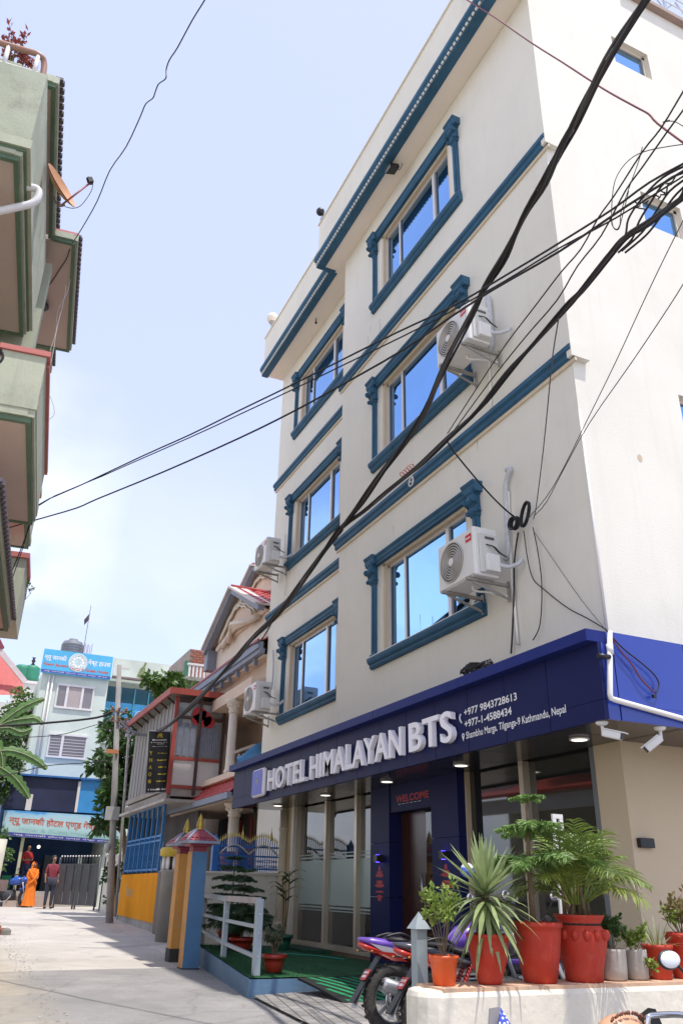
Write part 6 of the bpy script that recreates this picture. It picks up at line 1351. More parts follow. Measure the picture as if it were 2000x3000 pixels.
# banana plant with broad torn leaves
bp_ = empty('banana_plant', (-30.5, 1.0, .2), 'banana plant with broad torn leaves at the left edge', 'plant')
m = MB(); m.tube(bez([(-30.5, 1.0, .2), (-30.5, .95, 3.0), (-30.4, 1.0, 5.6)], 4), [.16-.008*i for i in range(9)], 10); m.build('stem', M('banana_stem', (.2, .2, .1), .7, .3, 4), bp_)
def banana_leaf(px, wd, X=-30.2):
    pts = bez([onX(a/3.136, 1800+b/3.136, X) for a, b in px], 7); n = len(pts); m = MB(); vs = []
    for i, p_ in enumerate(pts):
        d = (pts[min(i+1, n-1)]-pts[max(i-1, 0)]).normalized(); s_ = d.cross(Vector((1, 0, .25))).normalized(); t = i/(n-1); w_ = wd*(math.sin(math.pi*min(1, .10+.86*t))**.7); nk = .55+.45*abs(math.sin(i*1.9))
        vs += [p_+s_*w_*nk-Vector((.14*w_, 0, .10*w_)), p_, p_-s_*w_*(.6+.4*abs(math.cos(i*2.3)))-Vector((.14*w_, 0, .10*w_))]
    m.add(vs, [f for i in range(n-1) for f in ((3*i, 3*i+1, 3*i+4, 3*i+3), (3*i+1, 3*i+2, 3*i+5, 3*i+4))], True); o = m.build('leaf', g_ban, bp_); m = MB(); m.tube([p_+Vector((.02, 0, 0)) for p_ in pts], .018, 5); m.build('midrib', g_spider, o)
banana_leaf([(-60, 1060), (60, 960), (200, 860), (330, 800), (412, 775)], .20); banana_leaf([(-80, 1060), (80, 985), (220, 960), (330, 955), (400, 1010)], .19); banana_leaf([(-40, 1050), (90, 1040), (200, 1080), (300, 1050)], .18)
banana_leaf([(-60, 1260), (100, 1250), (240, 1290), (350, 1350), (435, 1420)], .22); banana_leaf([(-60, 1370), (50, 1430), (150, 1510), (220, 1600), (275, 1690)], .22); banana_leaf([(-80, 1100), (-20, 1180), (20, 1300), (30, 1420)], .18)
# red roofed house and green tanks at the far left
rh = empty('red_roof_house', (-44, .8, .3), 'house with a steep red sheet roof at the far left', 'building'); m = MB(); m.box(-48, -44, -4, 1.9, .3, 9.2); m.build('wall', M('far_white_wall', (.6, .58, .54), .8, .1), rh)
rd = M('red_sheet', (.46, .09, .08), .55, .15, 2, stretch=(1, 6, 1)); m = MB(); m.add([Q(-60, 560, -43.9), Q(-60, 740, -43.9), Q(222, 740, -43.9), Q(215, 600, -44.3), Q(40, 400, -46), Q(-60, 300, -46)], [(0, 1, 2, 3, 4, 5)]); m.build('roof', rd, rh)
m = MB(); m.bar(Q(-10, 320, -43.8), Q(232, 620, -43.8), .2, .25); m.build('roof_edge', M('pale_edge', (.55, .45, .45), .7), rh); m = MB(); m.bar(Q(-30, 230, -43.8), Q(15, 320, -43.8), .3, .3); m.build('ridge_cap', M('maroon_cap', (.2, .03, .05), .6), rh)
gtk = empty('water_tank', (-47, 2.3, 9), 'pair of green water tanks far behind the red roof', 'water tank'); c0 = Q(200, 540, -47); c1 = Q(290, 545, -47)
for c in (c0, c1): m = MB(); m.lathe([(.42, -.45), (.45, -.3), (.42, -.15), (.45, 0), (.42, .15), (.45, .3), (.3, .42), (0, .45)], c, 18); m.build('drum', M('tank_green', (.03, .22, .13), .5, .15, 3), gtk)
m = MB(); m.box(c0.x-.5, c0.x+.5, c0.y-.5, c1.y+.5, c0.z-.6, c0.z-.46); m.box(c0.x-.4, c0.x+.4, c0.y-.3, c1.y+.3, 0, c0.z-.6); m.build('stand', frm, gtk); m = MB(); m.lathe([(.05, 0), (.12, .1), (.05, .2), (.12, .3), (.05, .4), (.1, .5)], c1+Vector((0, 0, .4)), 10); m.build('vent', MATS['black_metal'], gtk)
# stone gate post, rubble, lane wires
sp0 = empty('stone_post', (-22.2, 1.55, .1), 'whitewashed stone post at the left edge of the lane', 'post'); m = MB(); m.tube([(-22.3, 1.24, .1), (-22.3, 1.30, 1.95)], [.19, .16], 10); m.build('shaft', M('old_white_wall', (.58, .55, .48)), sp0); m = MB(); m.obox((-22.1, 1.5, .95), (.1, 0, 0), (0, .12, 0), (0, 0, .12)); m.build('rusty_hinge', rust, sp0)
rr5 = random.Random(4); brm = MATS['red_brick']; cnm = MATS['grey_render']
for i in range(12):
    x, y = -18.9+rr5.uniform(-.9, .9), 1.28+rr5.uniform(-.22, .22); s_ = rr5.uniform(.05, .11); a = rr5.uniform(0, 3); m = MB(); m.obox((x, y, gz(x)+s_*.5), (s_*math.cos(a), s_*math.sin(a), 0), (-s_*.7*math.sin(a), s_*.7*math.cos(a), 0), (0, 0, s_*.55))
    tag(m.build('rubble_brick', brm if i % 2 else cnm, None, loc=(x, y, gz(x)), bevel=.01), 'broken brick in the rubble at the left edge of the lane', 'rubble', 'rubble bricks by the lane')
for lb, px, r_ in (('black wire bundle from the concrete pole to the left edge', [(340, 2078), (300, 2098), (250, 2107), (170, 2115), (80, 2122), (-20, 2128)], .03), ('thin wire below the bundle crossing the guest house', [(340, 2225), (250, 2235), (140, 2243), (60, 2262), (-20, 2280)], .012), ('slack wire crossing in front of the lower guest house wall', [(345, 2105), (260, 2130), (180, 2152), (80, 2160), (-20, 2165)], .010), ('thin wire drooping right of the concrete pole', [(345, 2105), (360, 2140), (400, 2154), (440, 2150)], .012)):
    P_ = [onV(x, y, PL, (-22.8, 0)) if x < 345 else onV(x, y, PL, PR) for x, y in px]; m = MB(); m.tube(bez(P_, 4), r_, 5); tag(m.build('cable', blk, None, loc=P_[0]), lb, 'cable')
# ============================================================ people
skin = M('brown_skin', (.30, .155, .10), .55, .08, 10)
def skinmesh(name, V, E, mat, parent, loc, sub=2):
    me = bpy.data.meshes.new(name); keys = list(V); ix = {k: i for i, k in enumerate(keys)}
    me.from_pydata([Vector(V[k][0]) for k in keys], [(ix[a], ix[b]) for a, b in E], []); me.update()
    o = bpy.data.objects.new(name, me); COL.objects.link(o); o.parent = parent; ORG[o.name] = Vector(loc); me.materials.append(mat)
    sk = o.modifiers.new('skin', 'SKIN'); sk.use_smooth_shade = True
    for k in keys:
        r_ = V[k][1]; d = me.skin_vertices[0].data[ix[k]]; d.radius = (r_, r_) if not isinstance(r_, tuple) else r_; d.use_root = (k == keys[0])
    ss = o.modifiers.new('sub', 'SUBSURF'); ss.levels = ss.render_levels = sub
    return o
def person(loc, rz, h, pose, label, shirt, trousers, hairm, sari=None):
    t = empty('person', loc, label, 'person', rz=rz); ORG[t.name] = Vector((0, 0, 0)); k = h/1.7
    V = {'pelvis': ((0, 0, .93), .13), 'belly': ((0, 0, 1.08), .125), 'chest': ((0, .0, 1.27), .145), 'neck0': ((0, 0, 1.42), .06), 'neck1': ((0, .01, 1.48), .05), 'chin': ((0, .035, 1.53), .062), 'head': ((0, .02, 1.60), .085), 'top': ((0, .01, 1.67), .06), 'nose': ((0, .115, 1.575), .013)}
    E = [('pelvis', 'belly'), ('belly', 'chest'), ('chest', 'neck0'), ('neck0', 'neck1'), ('neck1', 'chin'), ('chin', 'head'), ('head', 'top'), ('head', 'nose')]
    for s, n_ in ((-1, 'r'), (1, 'l')):
        V['sh'+n_] = ((s*.17, 0, 1.37), .062); el = pose['el'+n_]; ha = pose['ha'+n_]; V['el'+n_] = (el, .043); V['wr'+n_] = (Vector(el).lerp(Vector(ha), .85), .028); V['ha'+n_] = (ha, .035)
        hv = (Vector(ha)-Vector(el)).normalized(); sdv = hv.cross(Vector((0, 0, 1)) if abs(hv.z) < .9 else Vector((0, 1, 0))).normalized()
        for f in range(5):
            V['f%d%s' % (f, n_)] = (Vector(ha)+hv*(.075-.008*abs(f-1.5))*(.55 if f == 4 else 1)+sdv*(.018*(f-1.5) if f < 4 else -.045), .009)
            E.append(('ha'+n_, 'f%d%s' % (f, n_)))
        V['hip'+n_] = ((s*.085, 0, .90), .095); kn = pose.get('kn'+n_, (s*.10, .02, .50)); an = pose.get('an'+n_, (s*.10, -.02, .08)); V['kn'+n_] = (kn, .06); V['an'+n_] = (an, .04); V['to'+n_] = ((an[0]+s*.015, an[1]+.15, an[2]-.045), .032)
        E += [('chest', 'sh'+n_), ('sh'+n_, 'el'+n_), ('el'+n_, 'wr'+n_), ('wr'+n_, 'ha'+n_), ('pelvis', 'hip'+n_), ('hip'+n_, 'kn'+n_), ('kn'+n_, 'an'+n_), ('an'+n_, 'to'+n_)]
    sc = {n_: (Vector(p)*k, (r_*k)) for n_, (p, r_) in V.items()}
    body = skinmesh('body', sc, E, skin, t, (0, 0, 0))
    def sub_(names, edges, grow, name, mat): skinmesh(name, {n_: (sc[n_][0], sc[n_][1]*grow) for n_ in names}, edges, mat, t, (0, 0, 0))
    if not sari:
        sub_(['belly', 'chest', 'pelvis', 'neck0', 'shr', 'shl', 'elr', 'ell'], [('pelvis', 'belly'), ('belly', 'chest'), ('chest', 'neck0'), ('chest', 'shr'), ('chest', 'shl'), ('shr', 'elr'), ('shl', 'ell')], 1.16, 'shirt', shirt)
        sub_(['pelvis', 'hipr', 'hipl', 'knr', 'knl', 'anr', 'anl'], [('pelvis', 'hipr'), ('pelvis', 'hipl'), ('hipr', 'knr'), ('hipl', 'knl'), ('knr', 'anr'), ('knl', 'anl')], 1.22, 'trousers', trousers)
        m = MB()
        for n_ in 'rl':
            a, b = sc['an'+n_][0], sc['to'+n_][0]; m.sphere((a+b)/2+Vector((0, 0, -.01)), .062*k, 10, 6, (.75, 1.75, .6))
        m.build('shoes', MATS['black_metal'], t)
    else:
        m = MB(); rows = []; N2 = 28
        prof = [(.06, .27, .23), (.15, .26, .22), (.35, .23, .19), (.6, .205, .17), (.85, .20, .16), (1.0, .18, .14), (1.15, .185, .145), (1.3, .20, .135), (1.40, .17, .11), (1.47, .10, .085)]
        for j, (z_, rx, ry) in enumerate(prof): rows.append([Vector((rx*math.cos(a)*(1+.07*math.sin(a*9+j*.4)*(1.2-z_*.6)), ry*math.sin(a)*(1+.07*math.sin(a*7+j*.7)*(1.2-z_*.6)), z_))*k for a in [2*math.pi*i/N2 for i in range(N2)]])
        m.add([p for r_ in rows for p in r_], [(j*N2+i, j*N2+(i+1) % N2, (j+1)*N2+(i+1) % N2, (j+1)*N2+i) for j in range(len(rows)-1) for i in range(N2)], True); m.build('sari', sari, t)
        m = MB()      # shawl over the head and across the chest
        hd = [(1.40, .16, .12), (1.48, .115, .10), (1.56, .108, .115), (1.64, .105, .115), (1.70, .07, .08), (1.72, .02, .02)]; rows = [[Vector((rx*math.cos(a), ry*math.sin(a)+.01, z_))*k for a in [R(130+i*28) for i in range(11)]] for z_, rx, ry in hd]
        m.add([p for r_ in rows for p in r_], [(j*11+i, j*11+i+1, (j+1)*11+i+1, (j+1)*11+i) for j in range(len(rows)-1) for i in range(10)], True)
        for s in (-1, 1): m.tube(bez([Vector((s*.17, .02, 1.40))*k, Vector((s*.10, .15, 1.2))*k, Vector((-s*.02, .18, 1.02))*k, Vector((-s*.14, .12, .88))*k], 4), .055*k, 8)
        m.build('shawl', sari, t)
        sub_(['shr', 'shl', 'chest', 'elr', 'ell', 'wrr', 'wrl'], [('chest', 'shr'), ('chest', 'shl'), ('shr', 'elr'), ('shl', 'ell'), ('elr', 'wrr'), ('ell', 'wrl')], 1.3, 'sleeves', sari)
    if not sari:
        m = MB(); m.sphere(Vector((0, -.025, 1.65))*k, .094*k, 14, 10, (1.0, .95, .78)); m.build('hair', hairm, t)
    m = MB()
    for s in (-1, 1): m.sphere(Vector((s*.033, .098, 1.605))*k, .009*k, 8, 6)
    m.build('eyes', MATS['black_metal'], t)
    return t
hr = M('black_hair', (.012, .010, .009), .5, 0)
arms_down = dict(elr=(-.22, -.02, 1.10), har=(-.21, .06, .88), ell=(.22, -.02, 1.10), hal=(.21, .06, .88))
arms_cross = dict(elr=(-.23, .04, 1.12), har=(.06, .20, 1.15), ell=(.23, .04, 1.12), hal=(-.06, .20, 1.12))
arms_front = dict(elr=(-.22, .0, 1.12), har=(-.05, .17, 1.02), ell=(.22, .0, 1.12), hal=(.05, .17, 1.02))
person((-31.0, 3.62, gz(-31)), R(-80), 1.62, arms_down, 'person in a maroon shirt and grey trousers standing by the grey gate', M('maroon_shirt', (.22, .03, .05), .8, .15, 10), M('slate_trousers', (.045, .05, .075), .85, .15, 8), hr)
person((-32.2, 3.12, gz(-32)), R(-70), 1.42, arms_front, 'person wrapped in a bright orange sari walking past the shop', None, None, hr, M('orange_sari', (.85, .20, .012), .75, .12, 8))
person((-33.4, 2.95, .76), R(-60), 1.52, arms_cross, 'person in a red top with folded arms on the shop step', M('red_top', (.42, .025, .03), .8, .12, 10), M('navy_jeans', (.025, .035, .09), .85, .15, 8), hr)
# ============================================================ low wall with flower pots
pwm = M('pot_wall_paint', (.76, .70, .58), .9, .08, 2.5, bump=.45, bscale=9, dirt=.45, dcol=(.40, .35, .28)); WX0, WX1, WT = -4.44, -4.13, .55
pw = empty('pot_wall', (-4.3, 3.5, 0), 'low cream plaster wall lined with flower pots', 'wall')
m = MB(); prf = []
for i in range(9): a = math.pi*(1-i/8); prf.append(((WX0+WX1)/2+(WX1-WX0)/2*math.cos(a), 2.52-.14*math.sin(a)))
poly = prf+[(WX1, 7.5), (WX0, 7.5)]; m.prism(poly, 'z', 0, WT-.012); m.build('wall_body', pwm, pw, bevel=.03)
m = MB(); m.box(WX0+.012, WX1-.012, 2.50, 7.5, WT-.02, WT-.001); m.build('painted_top', M('wall_top_paint', (.62, .40, .26), .85, .2, 6, dirt=.5, dcol=(.5, .45, .4)), pw)
redpot = M('bright_red_pot', (.48, .035, .014), .62, .18, 4, dirt=.4, dcol=(.46, .16, .10), bump=.1, bscale=30); orpot = M('orange_plastic_pot', (.66, .10, .02), .35, .06, 5); bagm = M('grey_grow_bag', (.40, .36, .32), .75, .15, 6, bump=.3, bscale=20)
PX = -4.285
def pplant(y, label): return empty('potted_plant', (PX, y, WT), label, 'potted plant')
y = 2.59; t = pplant(y, 'small leafy bush in an orange plastic pot at the wall end'); pot('pot', [(.055, 0), (.06, .003), (.072, .11), (.078, .112), (.078, .125), (.082, .127), (.082, .142), (.075, .142), (.072, .12)], (PX, y, WT), orpot, t, .07, .125); bush(t, (PX, y, WT+.12), .14, .36, 9, 520, g_bush, .022, .036, .004, .25)
y = 2.88; t = pplant(y, 'spiky yucca in a tapering red pot'); pot('pot', [(.055, 0), (.066, .004), (.068, .02), (.095, .10), (.110, .17), (.114, .225), (.120, .228), (.120, .245), (.108, .245), (.104, .21)], (PX, y, WT), redpot, t, .10, .21)
old_r = rnd; rnd = random.Random(21); yucca(t, (PX, y, WT+.20), .27, 120, .36, .042, g_yucca); rnd = old_r
y = 3.22; t = pplant(y, 'tall tiered pine in a large plain red pot'); pot('pot', [(.085, 0), (.092, .004), (.118, .13), (.135, .25), (.136, .275), (.146, .28), (.147, .305), (.134, .305), (.13, .27)], (PX, y, WT), redpot, t, .125, .27); norfolk(t, (PX, y-.02, WT+.26), .74, 3, .38, .018, g_pine, .52)
y = 3.53; t = pplant(y, 'arching palm in a big red urn'); pot('pot', [(.10, 0), (.108, .004), (.110, .05), (.135, .14), (.148, .20), (.150, .23), (.145, .255), (.125, .285), (.120, .295), (.142, .33), (.148, .345), (.135, .345), (.125, .31)], (PX, y, WT), redpot, t, .125, .31)
m = MB()
for k in range(14): a = k*2*math.pi/14; m.sphere((PX+.147*math.cos(a), y+.147*math.sin(a), WT+.24), .022, 8, 6, (1, 1, 1.4))
m.build('urn_relief', redpot, t)
rnd = random.Random(33); palm(t, (PX, y, WT+.30), 30, .56, g_palm, 8, 1.35); palm(t, (PX, y, WT+.30), 12, .42, leafmat('palm_leaf_yellow', (.24, .30, .05)), 3, 1.5); rnd = old_r
bgp = [(.060, 0), (.072, .01), (.076, .06), (.078, .15), (.077, .165), (.070, .165), (.068, .15)]
y = 3.755; t = pplant(y, 'dark leafy plant in the wider grey grow bag'); pot('grow_bag', bgp, (PX, y, WT), bagm, t, .066, .14); bush(t, (PX, y, WT+.14), .10, .18, 6, 380, md_tree, .024, .036, .003, .2)
y = 3.93; t = pplant(y, 'trailing plant in the narrower grey grow bag'); pot('grow_bag', [(a*.86, b*.97) for a, b in bgp], (PX, y, WT), bagm, t, .056, .135); bush(t, (PX, y, WT+.135), .09, .13, 6, 280, g_bush, .024, .034, .003, .2); bush(t, (PX+.07, y+.04, WT+.03), .05, .08, 3, 70, g_bush, .022, .03, .002)
y = 4.11; t = pplant(y, 'pale striped spider plant in a small red pot'); pot('pot', [(.062, 0), (.066, .003), (.085, .16), (.092, .162), (.093, .185), (.083, .185), (.08, .16)], (PX, y, WT), redpot, t, .078, .16)
rnd = random.Random(5)
for i in range(34):
    a = i*2.4; el = R(rnd.uniform(25, 80)); m = MB(); leafblade(m, (PX+.02*math.cos(a), y+.02*math.sin(a), WT+.16), (math.cos(a)*math.cos(el), math.sin(a)*math.cos(el), math.sin(el)), (0, 0, 1), rnd.uniform(.13, .22), .011, .55, 5); m.build('leaf', g_spider, t)
rnd = old_r
y = 4.33; t = pplant(y, 'browning bush in the red pot at the right edge'); pot('pot', [(.08, 0), (.085, .003), (.105, .22), (.112, .223), (.112, .25), (.10, .25), (.098, .22)], (PX, y, WT), redpot, t, .096, .22); bush(t, (PX, y, WT+.22), .15, .22, 10, 420, g_dry, .022, .038, .004, .3); bush(t, (PX, y, WT+.22), .12, .18, 5, 160, g_bush, .022, .034, .003, .3)
# grey bollard with pointed cap
bo_ = empty('bollard_post', (-4.6, 2.62, 0), 'grey metal post with a pointed cap behind the orange pot', 'bollard'); gm = M('bollard_grey', (.30, .35, .37), .4, .15, 5, dirt=.3, dcol=(.45, .48, .48)); bx_, by_ = -4.6, 2.62
m = MB(); m.box(bx_-.035, bx_+.035, by_-.035, by_+.035, 0, .805); m.build('shaft', gm, bo_, bevel=.004)
m = MB(); q = .052; z0 = .805; m.add([(bx_-q, by_-q, z0), (bx_+q, by_-q, z0), (bx_+q, by_+q, z0), (bx_-q, by_+q, z0), (bx_, by_, z0+.09)], [(0, 3, 2, 1), (0, 1, 4), (1, 2, 4), (2, 3, 4), (3, 0, 4)]); m.build('cap', gm, bo_)
# white garden chair seen between the plants
ch = empty('garden_chair', (-5.0, 3.9, .1), 'white plastic chair back showing behind the palm', 'chair'); wpl = M('white_plastic', (.74, .72, .68), .4, .05); cy = onX(1631, 2400, -5.0).y; zt_ = onX(1631, 2392, -5.0).z
for dy in (-.035, .035): m = MB(); m.bar((-5.0, cy+dy, .5), (-5.0, cy+dy*.85, zt_), .016, .03); m.build('back_slat', wpl, ch)
m = MB(); m.bar((-5.0, cy-.045, zt_), (-5.0, cy+.045, zt_), .018, .03); m.build('back_top', wpl, ch); m = MB(); m.box(-5.2, -4.8, cy-.2, cy+.2, .42, .45); m.build('seat', wpl, ch, bevel=.01)
for dx in (-.18, .18):
    for dy in (-.18, .18): m = MB(); m.bar((-5.0+dx, cy+dy, .09), (-5.0+dx, cy+dy, .42), .03, .03); m.build('leg', wpl, ch)

# ============================================================ motorcycles
pur = M('purple_fairing', (.16, .07, .42), .25, .1, 4, coat=.6); wfa = M('white_fairing', (.75, .72, .72), .3, .05, 4, coat=.5); rfa = M('red_fairing', (.5, .03, .02), .25, .08, 4, coat=.5); bpl = M('black_plastic', (.014, .014, .015), .45, .1); rub = M('tyre_rubber', (.045, .04, .036), .9, .2, 8, bump=.4, bscale=60, dirt=.4, dcol=(.16, .13, .10))
seatm = M('seat_vinyl', (.03, .025, .028), .5, .1); chr_ = M('chrome', (.6, .6, .6), .15, 0, metal=1); sil = M('silver_paint', (.45, .45, .46), .35, .1, metal=.6); plt = M('plate_red', (.38, .03, .025), .45, .05)
def loft(m, secs, n=10):
    """secs: (y along bike, half width, z low, z high)"""
    rows = []
    for (yy_, hw, zl, zh) in secs: rows.append([(hw*math.cos(2*math.pi*i/n), yy_, (zl+zh)/2+(zh-zl)/2*math.sin(2*math.pi*i/n)) for i in range(n)])
    vs = [p for r_ in rows for p in r_]; k = len(secs); m.add(vs, [(j*n+i, (j+1)*n+i, (j+1)*n+(i+1) % n, j*n+(i+1) % n) for j in range(k-1) for i in range(n)]+[tuple(range(n)), tuple((k-1)*n+i for i in range(n-1, -1, -1))], True)
def motorcycle(body, side, lamp=rfa, wheelr=.255):
    t = empty('motorcycle', (0, 0, 0)); wb = 1.16
    for nm, y0 in (('rear_wheel', 0), ('front_wheel', wb)):
        m = MB(); m.ring((0, y0, wheelr), wheelr-.045, .05, 'x', 36, 10); w_ = m.build(nm, rub, t)
        m = MB(); m.ring((0, y0, wheelr), wheelr-.088, .014, 'x', 32, 6); m.ring((0, y0, wheelr), .045, .02, 'x', 20, 6)
        for k in range(5): a = k*1.2566; m.bar((0, y0+.04*math.cos(a), wheelr+.04*math.sin(a)), (0, y0+(wheelr-.09)*math.cos(a), wheelr+(wheelr-.09)*math.sin(a)), .03, .022, (1, 0, 0))
        m.build('rim', sil, w_)
        m = MB(); m.ring((.055, y0, wheelr), .085, .012, 'x', 28, 4); m.ring((.055, y0, wheelr), .05, .010, 'x', 20, 4); m.build('brake_disc', chr_, w_)
        m = MB()
        for k in range(40): a = k*2*math.pi/40; m.obox((.02*(-1)**k, y0+(wheelr+.002)*math.cos(a), wheelr+(wheelr+.002)*math.sin(a)), (.022, 0, 0), Vector((0, math.cos(a), math.sin(a)))*.006, Vector((0, -math.sin(a), math.cos(a)))*.010)
        m.build('tread', rub, w_)
    m = MB(); m.bar((.075, 0, wheelr), (.07, .45, .30), .02, .045); m.bar((-.075, 0, wheelr), (-.07, .45, .30), .02, .045); m.build('swingarm', bpl, t)
    m = MB(); loft(m, [(.36, .09, .16, .42), (.45, .14, .12, .48), (.62, .145, .10, .48), (.74, .10, .16, .46)]); m.build('engine', M('engine_grey', (.08, .08, .085), .45, .2, metal=.5), t)
    for k in range(5): m = MB(); m.box(-.12, .12, .52, .72, .30+k*.03, .312+k*.03); m.build('cooling_fin', sil, t)
    m = MB(); m.tube(bez([(.10, .70, .30), (.13, .55, .14), (.13, .3, .17), (.125, .12, .28)], 5), .022, 8); m.build('exhaust_pipe', chr_, t)
    m = MB(); m.tube([(.125, .22, .25), (.13, .16, .28), (.135, -.13, .37), (.135, -.15, .375)], [.03, .052, .050, .036], 14); mf = m.build('muffler', sil, t); m = MB(); m.tube([(.135, -.145, .374), (.135, -.165, .38)], .02, 10); m.build('tip', MATS['black_metal'], mf)
    m = MB(); loft(m, [(.52, .06, .60, .70), (.60, .12, .58, .78), (.75, .135, .58, .84), (.88, .10, .60, .80), (.95, .05, .64, .74)]); m.build('tank', body, t)
    m = MB(); loft(m, [(-.06, .07, .665, .705), (.08, .085, .645, .70), (.20, .095, .61, .665), (.42, .11, .58, .64), (.56, .07, .60, .66)]); m.build('seat', seatm, t)
    m = MB(); loft(m, [(-.30, .022, .675, .70), (-.18, .055, .625, .70), (-.02, .085, .575, .685), (.14, .095, .54, .65), (.30, .085, .52, .60)]); m.build('tail_fairing', body, t)
    for s in (-1, 1):
        m = MB(); m.add([(s*.058, -.22, .655), (s*.098, .02, .61), (s*.102, .16, .545), (s*.09, .06, .545), (s*.06, -.12, .60)], [(0, 1, 2, 3, 4) if s > 0 else (4, 3, 2, 1, 0)]); m.build('side_stripe', side, t)
        m = MB(); m.add([(s*.060, -.20, .60), (s*.085, -.02, .585), (s*.09, .10, .52), (s*.06, -.03, .53)], [(0, 1, 2, 3) if s > 0 else (3, 2, 1, 0)]); m.build('lower_stripe', rfa, t)
        m = MB(); m.tube(bez([(s*.10, -.10, .70), (s*.11, .03, .725), (s*.10, .14, .69)], 4), .011, 7); m.build('grab_rail', bpl, t)
    m = MB(); loft(m, [(-.30, .02, .635, .668), (-.24, .05, .60, .652), (-.12, .056, .58, .615)]); m.build('tail_lamp', lamp, t)
    m = MB(); m.bar((0, -.12, .56), (0, -.36, .24), .10, .012); m.build('mudguard', bpl, t); m = MB(); m.bar((.0, -.27, .36), (.0, -.345, .205), .10, .006); m.build('mud_flap', sil, t)
    m = MB(); m.obox((0, -.240, .431), (.058, 0, 0), (0, -.027, -.036), (0, -.0024, .0018)); pl2 = m.build('number_plate', plt, t)
    for r_ in range(2):
        for k in range(4): m = MB(); m.obox((-.036+.024*k, -.2432+.018*(r_-.5), .4335+.026*(r_-.5)), (.006, 0, 0), (0, -.006, -.008), (0, -.0008, .0006)); m.build('plate_mark', wfa, pl2)
    for s in (-1, 1):
        m = MB(); m.tube([(s*.05, -.2, .60), (s*.14, -.24, .60)], .008, 6); ind = m.build('indicator_stalk', bpl, t); m = MB(); m.sphere((s*.155, -.245, .60), .010, 10, 7, (1.3, 1, .8)); m.build('indicator', M('amber_lens', (.6, .2, .02), .3), ind)
        m = MB(); m.tube([(s*.065, wb, wheelr), (s*.065, .95, .80)], .02, 8); m.build('fork_leg', sil, t)
        m = MB(); m.tube(bez([(s*.05, .93, .82), (s*.18, .92, .87), (s*.31, .86, .86)], 4), .013, 8); hb = m.build('handlebar', bpl, t); m = MB(); m.tube([(s*.24, .885, .868), (s*.34, .85, .86)], .019, 8); m.build('grip', rub, hb)
        m = MB(); m.tube([(s*.22, .90, .87), (s*.29, .93, 1.0)], .006, 6); st_ = m.build('mirror_stem', bpl, t); m = MB(); m.sphere((s*.31, .93, 1.02), .05, 12, 8, (1.35, .35, .8)); m.build('mirror', chr_, st_)
        m = MB()
        for k in range(9): m.ring((s*.06, .22+.012*k, .40+.022*k), .024, .006, 'y', 12, 4)
        m.build('spring', rfa, t)
    m = MB(); loft(m, [(.92, .06, .66, .80), (1.0, .10, .64, .84), (1.08, .08, .66, .80), (1.12, .04, .70, .76)]); m.build('headlight_cowl', body, t)
    m = MB(); m.tube([(0, wb-.24, .44), (0, wb-.10, .53), (0, wb+.10, .52), (0, wb+.24, .40)], .05, 8); m.build('front_mudguard', body, t)
    return t
mc = motorcycle(pur, wfa); mc.scale = (.9, .9, .9); mc.location = (-6.0, 3.20, .06); mc.rotation_euler = (0, R(-3), R(-4)); tag(mc, 'purple and white sport motorcycle with its tail towards the lane', 'motorcycle')
mc2 = motorcycle(M('dark_grey_fairing', (.06, .06, .075), .28, .1, 4, coat=.5), rfa); mc2.scale = (.9, .9, .9); mc2.location = (-5.4, 3.18, .06); mc2.rotation_euler = (0, R(-3), R(-6)); tag(mc2, 'dark motorcycle with red tail half hidden behind the grey post', 'motorcycle')
hl = onX(1368, 2552, -5.35); m = MB(); m.sphere(hl, .05, 18, 12, (1, 1.05, .9)); he = empty('helmet', hl, 'blue and white helmet behind the yucca leaves', 'helmet'); m.build('shell', M('helmet_blue', (.05, .12, .5), .25, .1, coat=.5), he); m = MB(); m.sphere(hl+Vector((.0, .0, .018)), .046, 16, 10, (1, 1, .8)); m.build('white_top', wfa, he)
# blue motorcycle parked by the shop far away
mc3 = motorcycle(M('blue_fairing', (.03, .10, .45), .3, .1, coat=.5), M('blue_fairing', (.03, .10, .45))); mc3.location = (-33.3, 2.0, gz(-33)); mc3.rotation_euler = (0, 0, R(-38)); mc3.scale = (1.15, 1.15, 1.15); tag(mc3, 'blue motorcycle parked by the bush before the shop', 'motorcycle')
m = MB(); m.box(-33.6, -33.55, 2.22, 2.55, .3, 1.25); tag(m.build('notice_panel', M('green_panel', (.02, .26, .12), .6), None, loc=(-33.6, 2.4, .3)), 'green panel leaning beside the shop door', 'panel')
# ============================================================ scooter in front of the pot wall (only its top shows)
sc_ = empty('scooter', (-3.45, 3.0, 0), 'peach scooter with white mirror at the lower right corner', 'scooter'); pc = M('peach_paint', (.62, .34, .20), .4, .1, 4, dirt=.3, dcol=(.35, .2, .14)); X_ = -3.42
mp0 = onX(1957, 2812, X_); m = MB(); m.sphere(mp0, .062, 18, 10, (.30, 1.15, .72)); mi = m.build('mirror', bpl, sc_); m = MB(); m.sphere(mp0+Vector((.012, 0, .002)), .056, 18, 10, (.22, 1.12, .68)); m.build('mirror_glass', M('mirror_white', (.8, .82, .85), .12, 0, metal=.0), mi)
m = MB(); m.tube(bez([mp0+Vector((0, .06, -.03)), mp0+Vector((0, .11, -.09)), mp0+Vector((-.02, .12, -.2))], 4), .007, 6); m.build('mirror_stem', bpl, sc_)
hb0 = mp0+Vector((-.02, .12, -.22)); m = MB(); m.tube(bez([hb0+Vector((.02, .25, -.02)), hb0+Vector((0, .1, -.02)), hb0+Vector((-.05, .02, -.18)), hb0+Vector((-.1, -.05, -.3))], 4), .014, 8); m.build('handlebar', bpl, sc_)
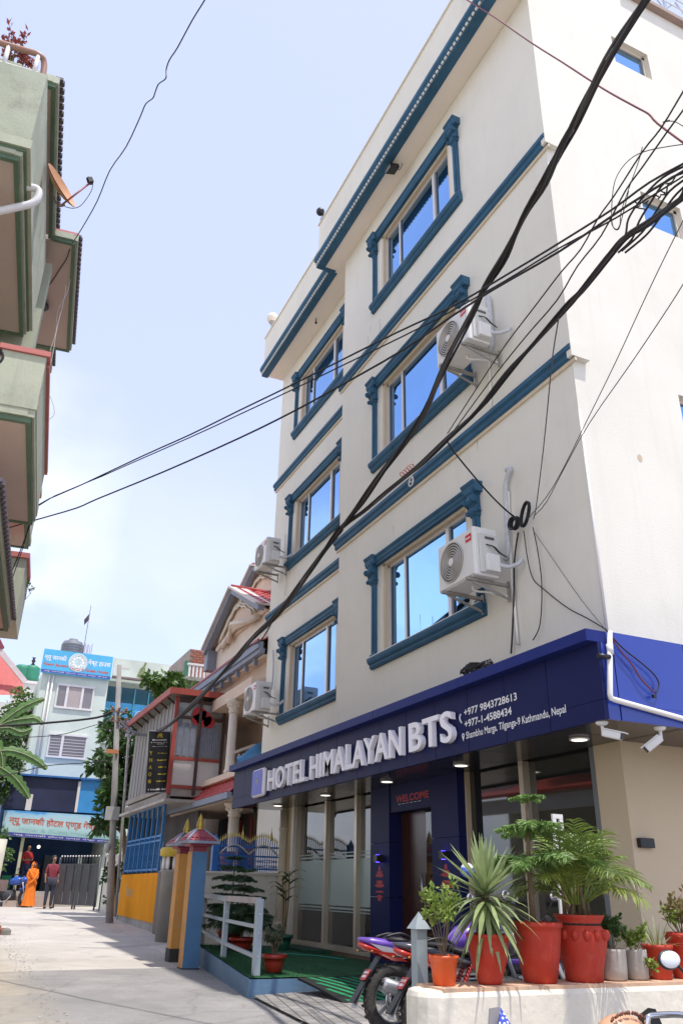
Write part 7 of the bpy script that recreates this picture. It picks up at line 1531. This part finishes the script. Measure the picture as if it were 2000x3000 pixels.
pc0 = onX(1815, 2995, X_); m = MB(); m.sphere(pc0+Vector((-.02, .02, -.04)), .13, 20, 12, (.6, 1.0, .55)); m.build('front_cowl', pc, sc_)
m = MB()
for k in range(16): a = R(35+k*7); q = pc0+Vector((.03, .02-.125*math.cos(R(180)-a), -.04+.075*math.sin(a))); m.tube([q, q+Vector((.01, rnd.uniform(-.01, .01), .012))], .006, 5)
m.build('fringe', M('brown_fringe', (.2, .08, .05), .9), sc_)
b0_, b1_ = onX(1895, 2990, X_+.05), onX(2010, 2985, X_+.05); m = MB(); m.tube(bez([b0_+Vector((0, .0, -.06)), b0_, b0_+Vector((0, .03, .018)), b1_+Vector((0, -.04, .018)), b1_, b1_+Vector((0, .02, -.06))], 4), .014, 10); m.build('chrome_rack', chr_, sc_)
m = MB(); m.box(X_-.13, X_+.05, 2.35, 3.3, .22, .30); m.build('footboard', pc, sc_, bevel=.02); m = MB(); m.box(X_-.12, X_+.06, 2.25, 2.75, .30, .42); m.build('seat', seatm, sc_, bevel=.03)
for y0 in (2.35, 3.35): m = MB(); m.ring((X_-.04, y0, .17), .12, .05, 'x', 24, 8); m.build('wheel', rub, sc_)
m = MB(); m.bar((X_-.04, 3.35, .17), (X_-.04, 3.2, .5), .05, .08); m.build('fork', bpl, sc_)
c = onX(1462, 3010, X_); m = MB(); cl = empty('cloth_bundle', c, 'blue polka dot cloth bundle at the bottom edge', 'cloth'); apx = onX(1465, 2950, X_)
vs = [apx]+[c+Vector((.06+.06*math.cos(a), .085*math.sin(a)+.02, -.10+.01*math.sin(3*a))) for a in [k*.628 for k in range(10)]]; m.add(vs, [(0, 1+(k+1) % 10, 1+k) for k in range(10)], True)
def dots():
    m = bpy.data.materials.new('polka_dots'); m.use_nodes = True; n = m.node_tree.nodes; l = m.node_tree.links; b = n['Principled BSDF']; co = n.new('ShaderNodeTexCoord'); v = n.new('ShaderNodeTexVoronoi'); v.inputs['Scale'].default_value = 60; v.inputs['Randomness'].default_value = .35; l.new(co.outputs['Object'], v.inputs['Vector'])
    r_ = n.new('ShaderNodeValToRGB'); r_.color_ramp.elements[0].position = .30; r_.color_ramp.elements[1].position = .36; r_.color_ramp.elements[0].color = (.75, .78, .9, 1); r_.color_ramp.elements[1].color = (.04, .07, .42, 1); l.new(v.outputs['Distance'], r_.inputs['Fac']); l.new(r_.outputs['Color'], b.inputs['Base Color']); b.inputs['Roughness'].default_value = .8; return m
m.build('cloth', dots(), cl); m = MB(); a = onX(1432, 2954, X_-.01); m.add([a, a+Vector((0, .05, .005)), c+Vector((-.01, .0, -.1)), c+Vector((-.01, -.07, -.1))], [(0, 1, 2, 3)]); o = m.build('grey_flap', M('grey_cloth', (.30, .28, .27), .85, .1), cl); o.modifiers.new('solid', 'SOLIDIFY').thickness = .006
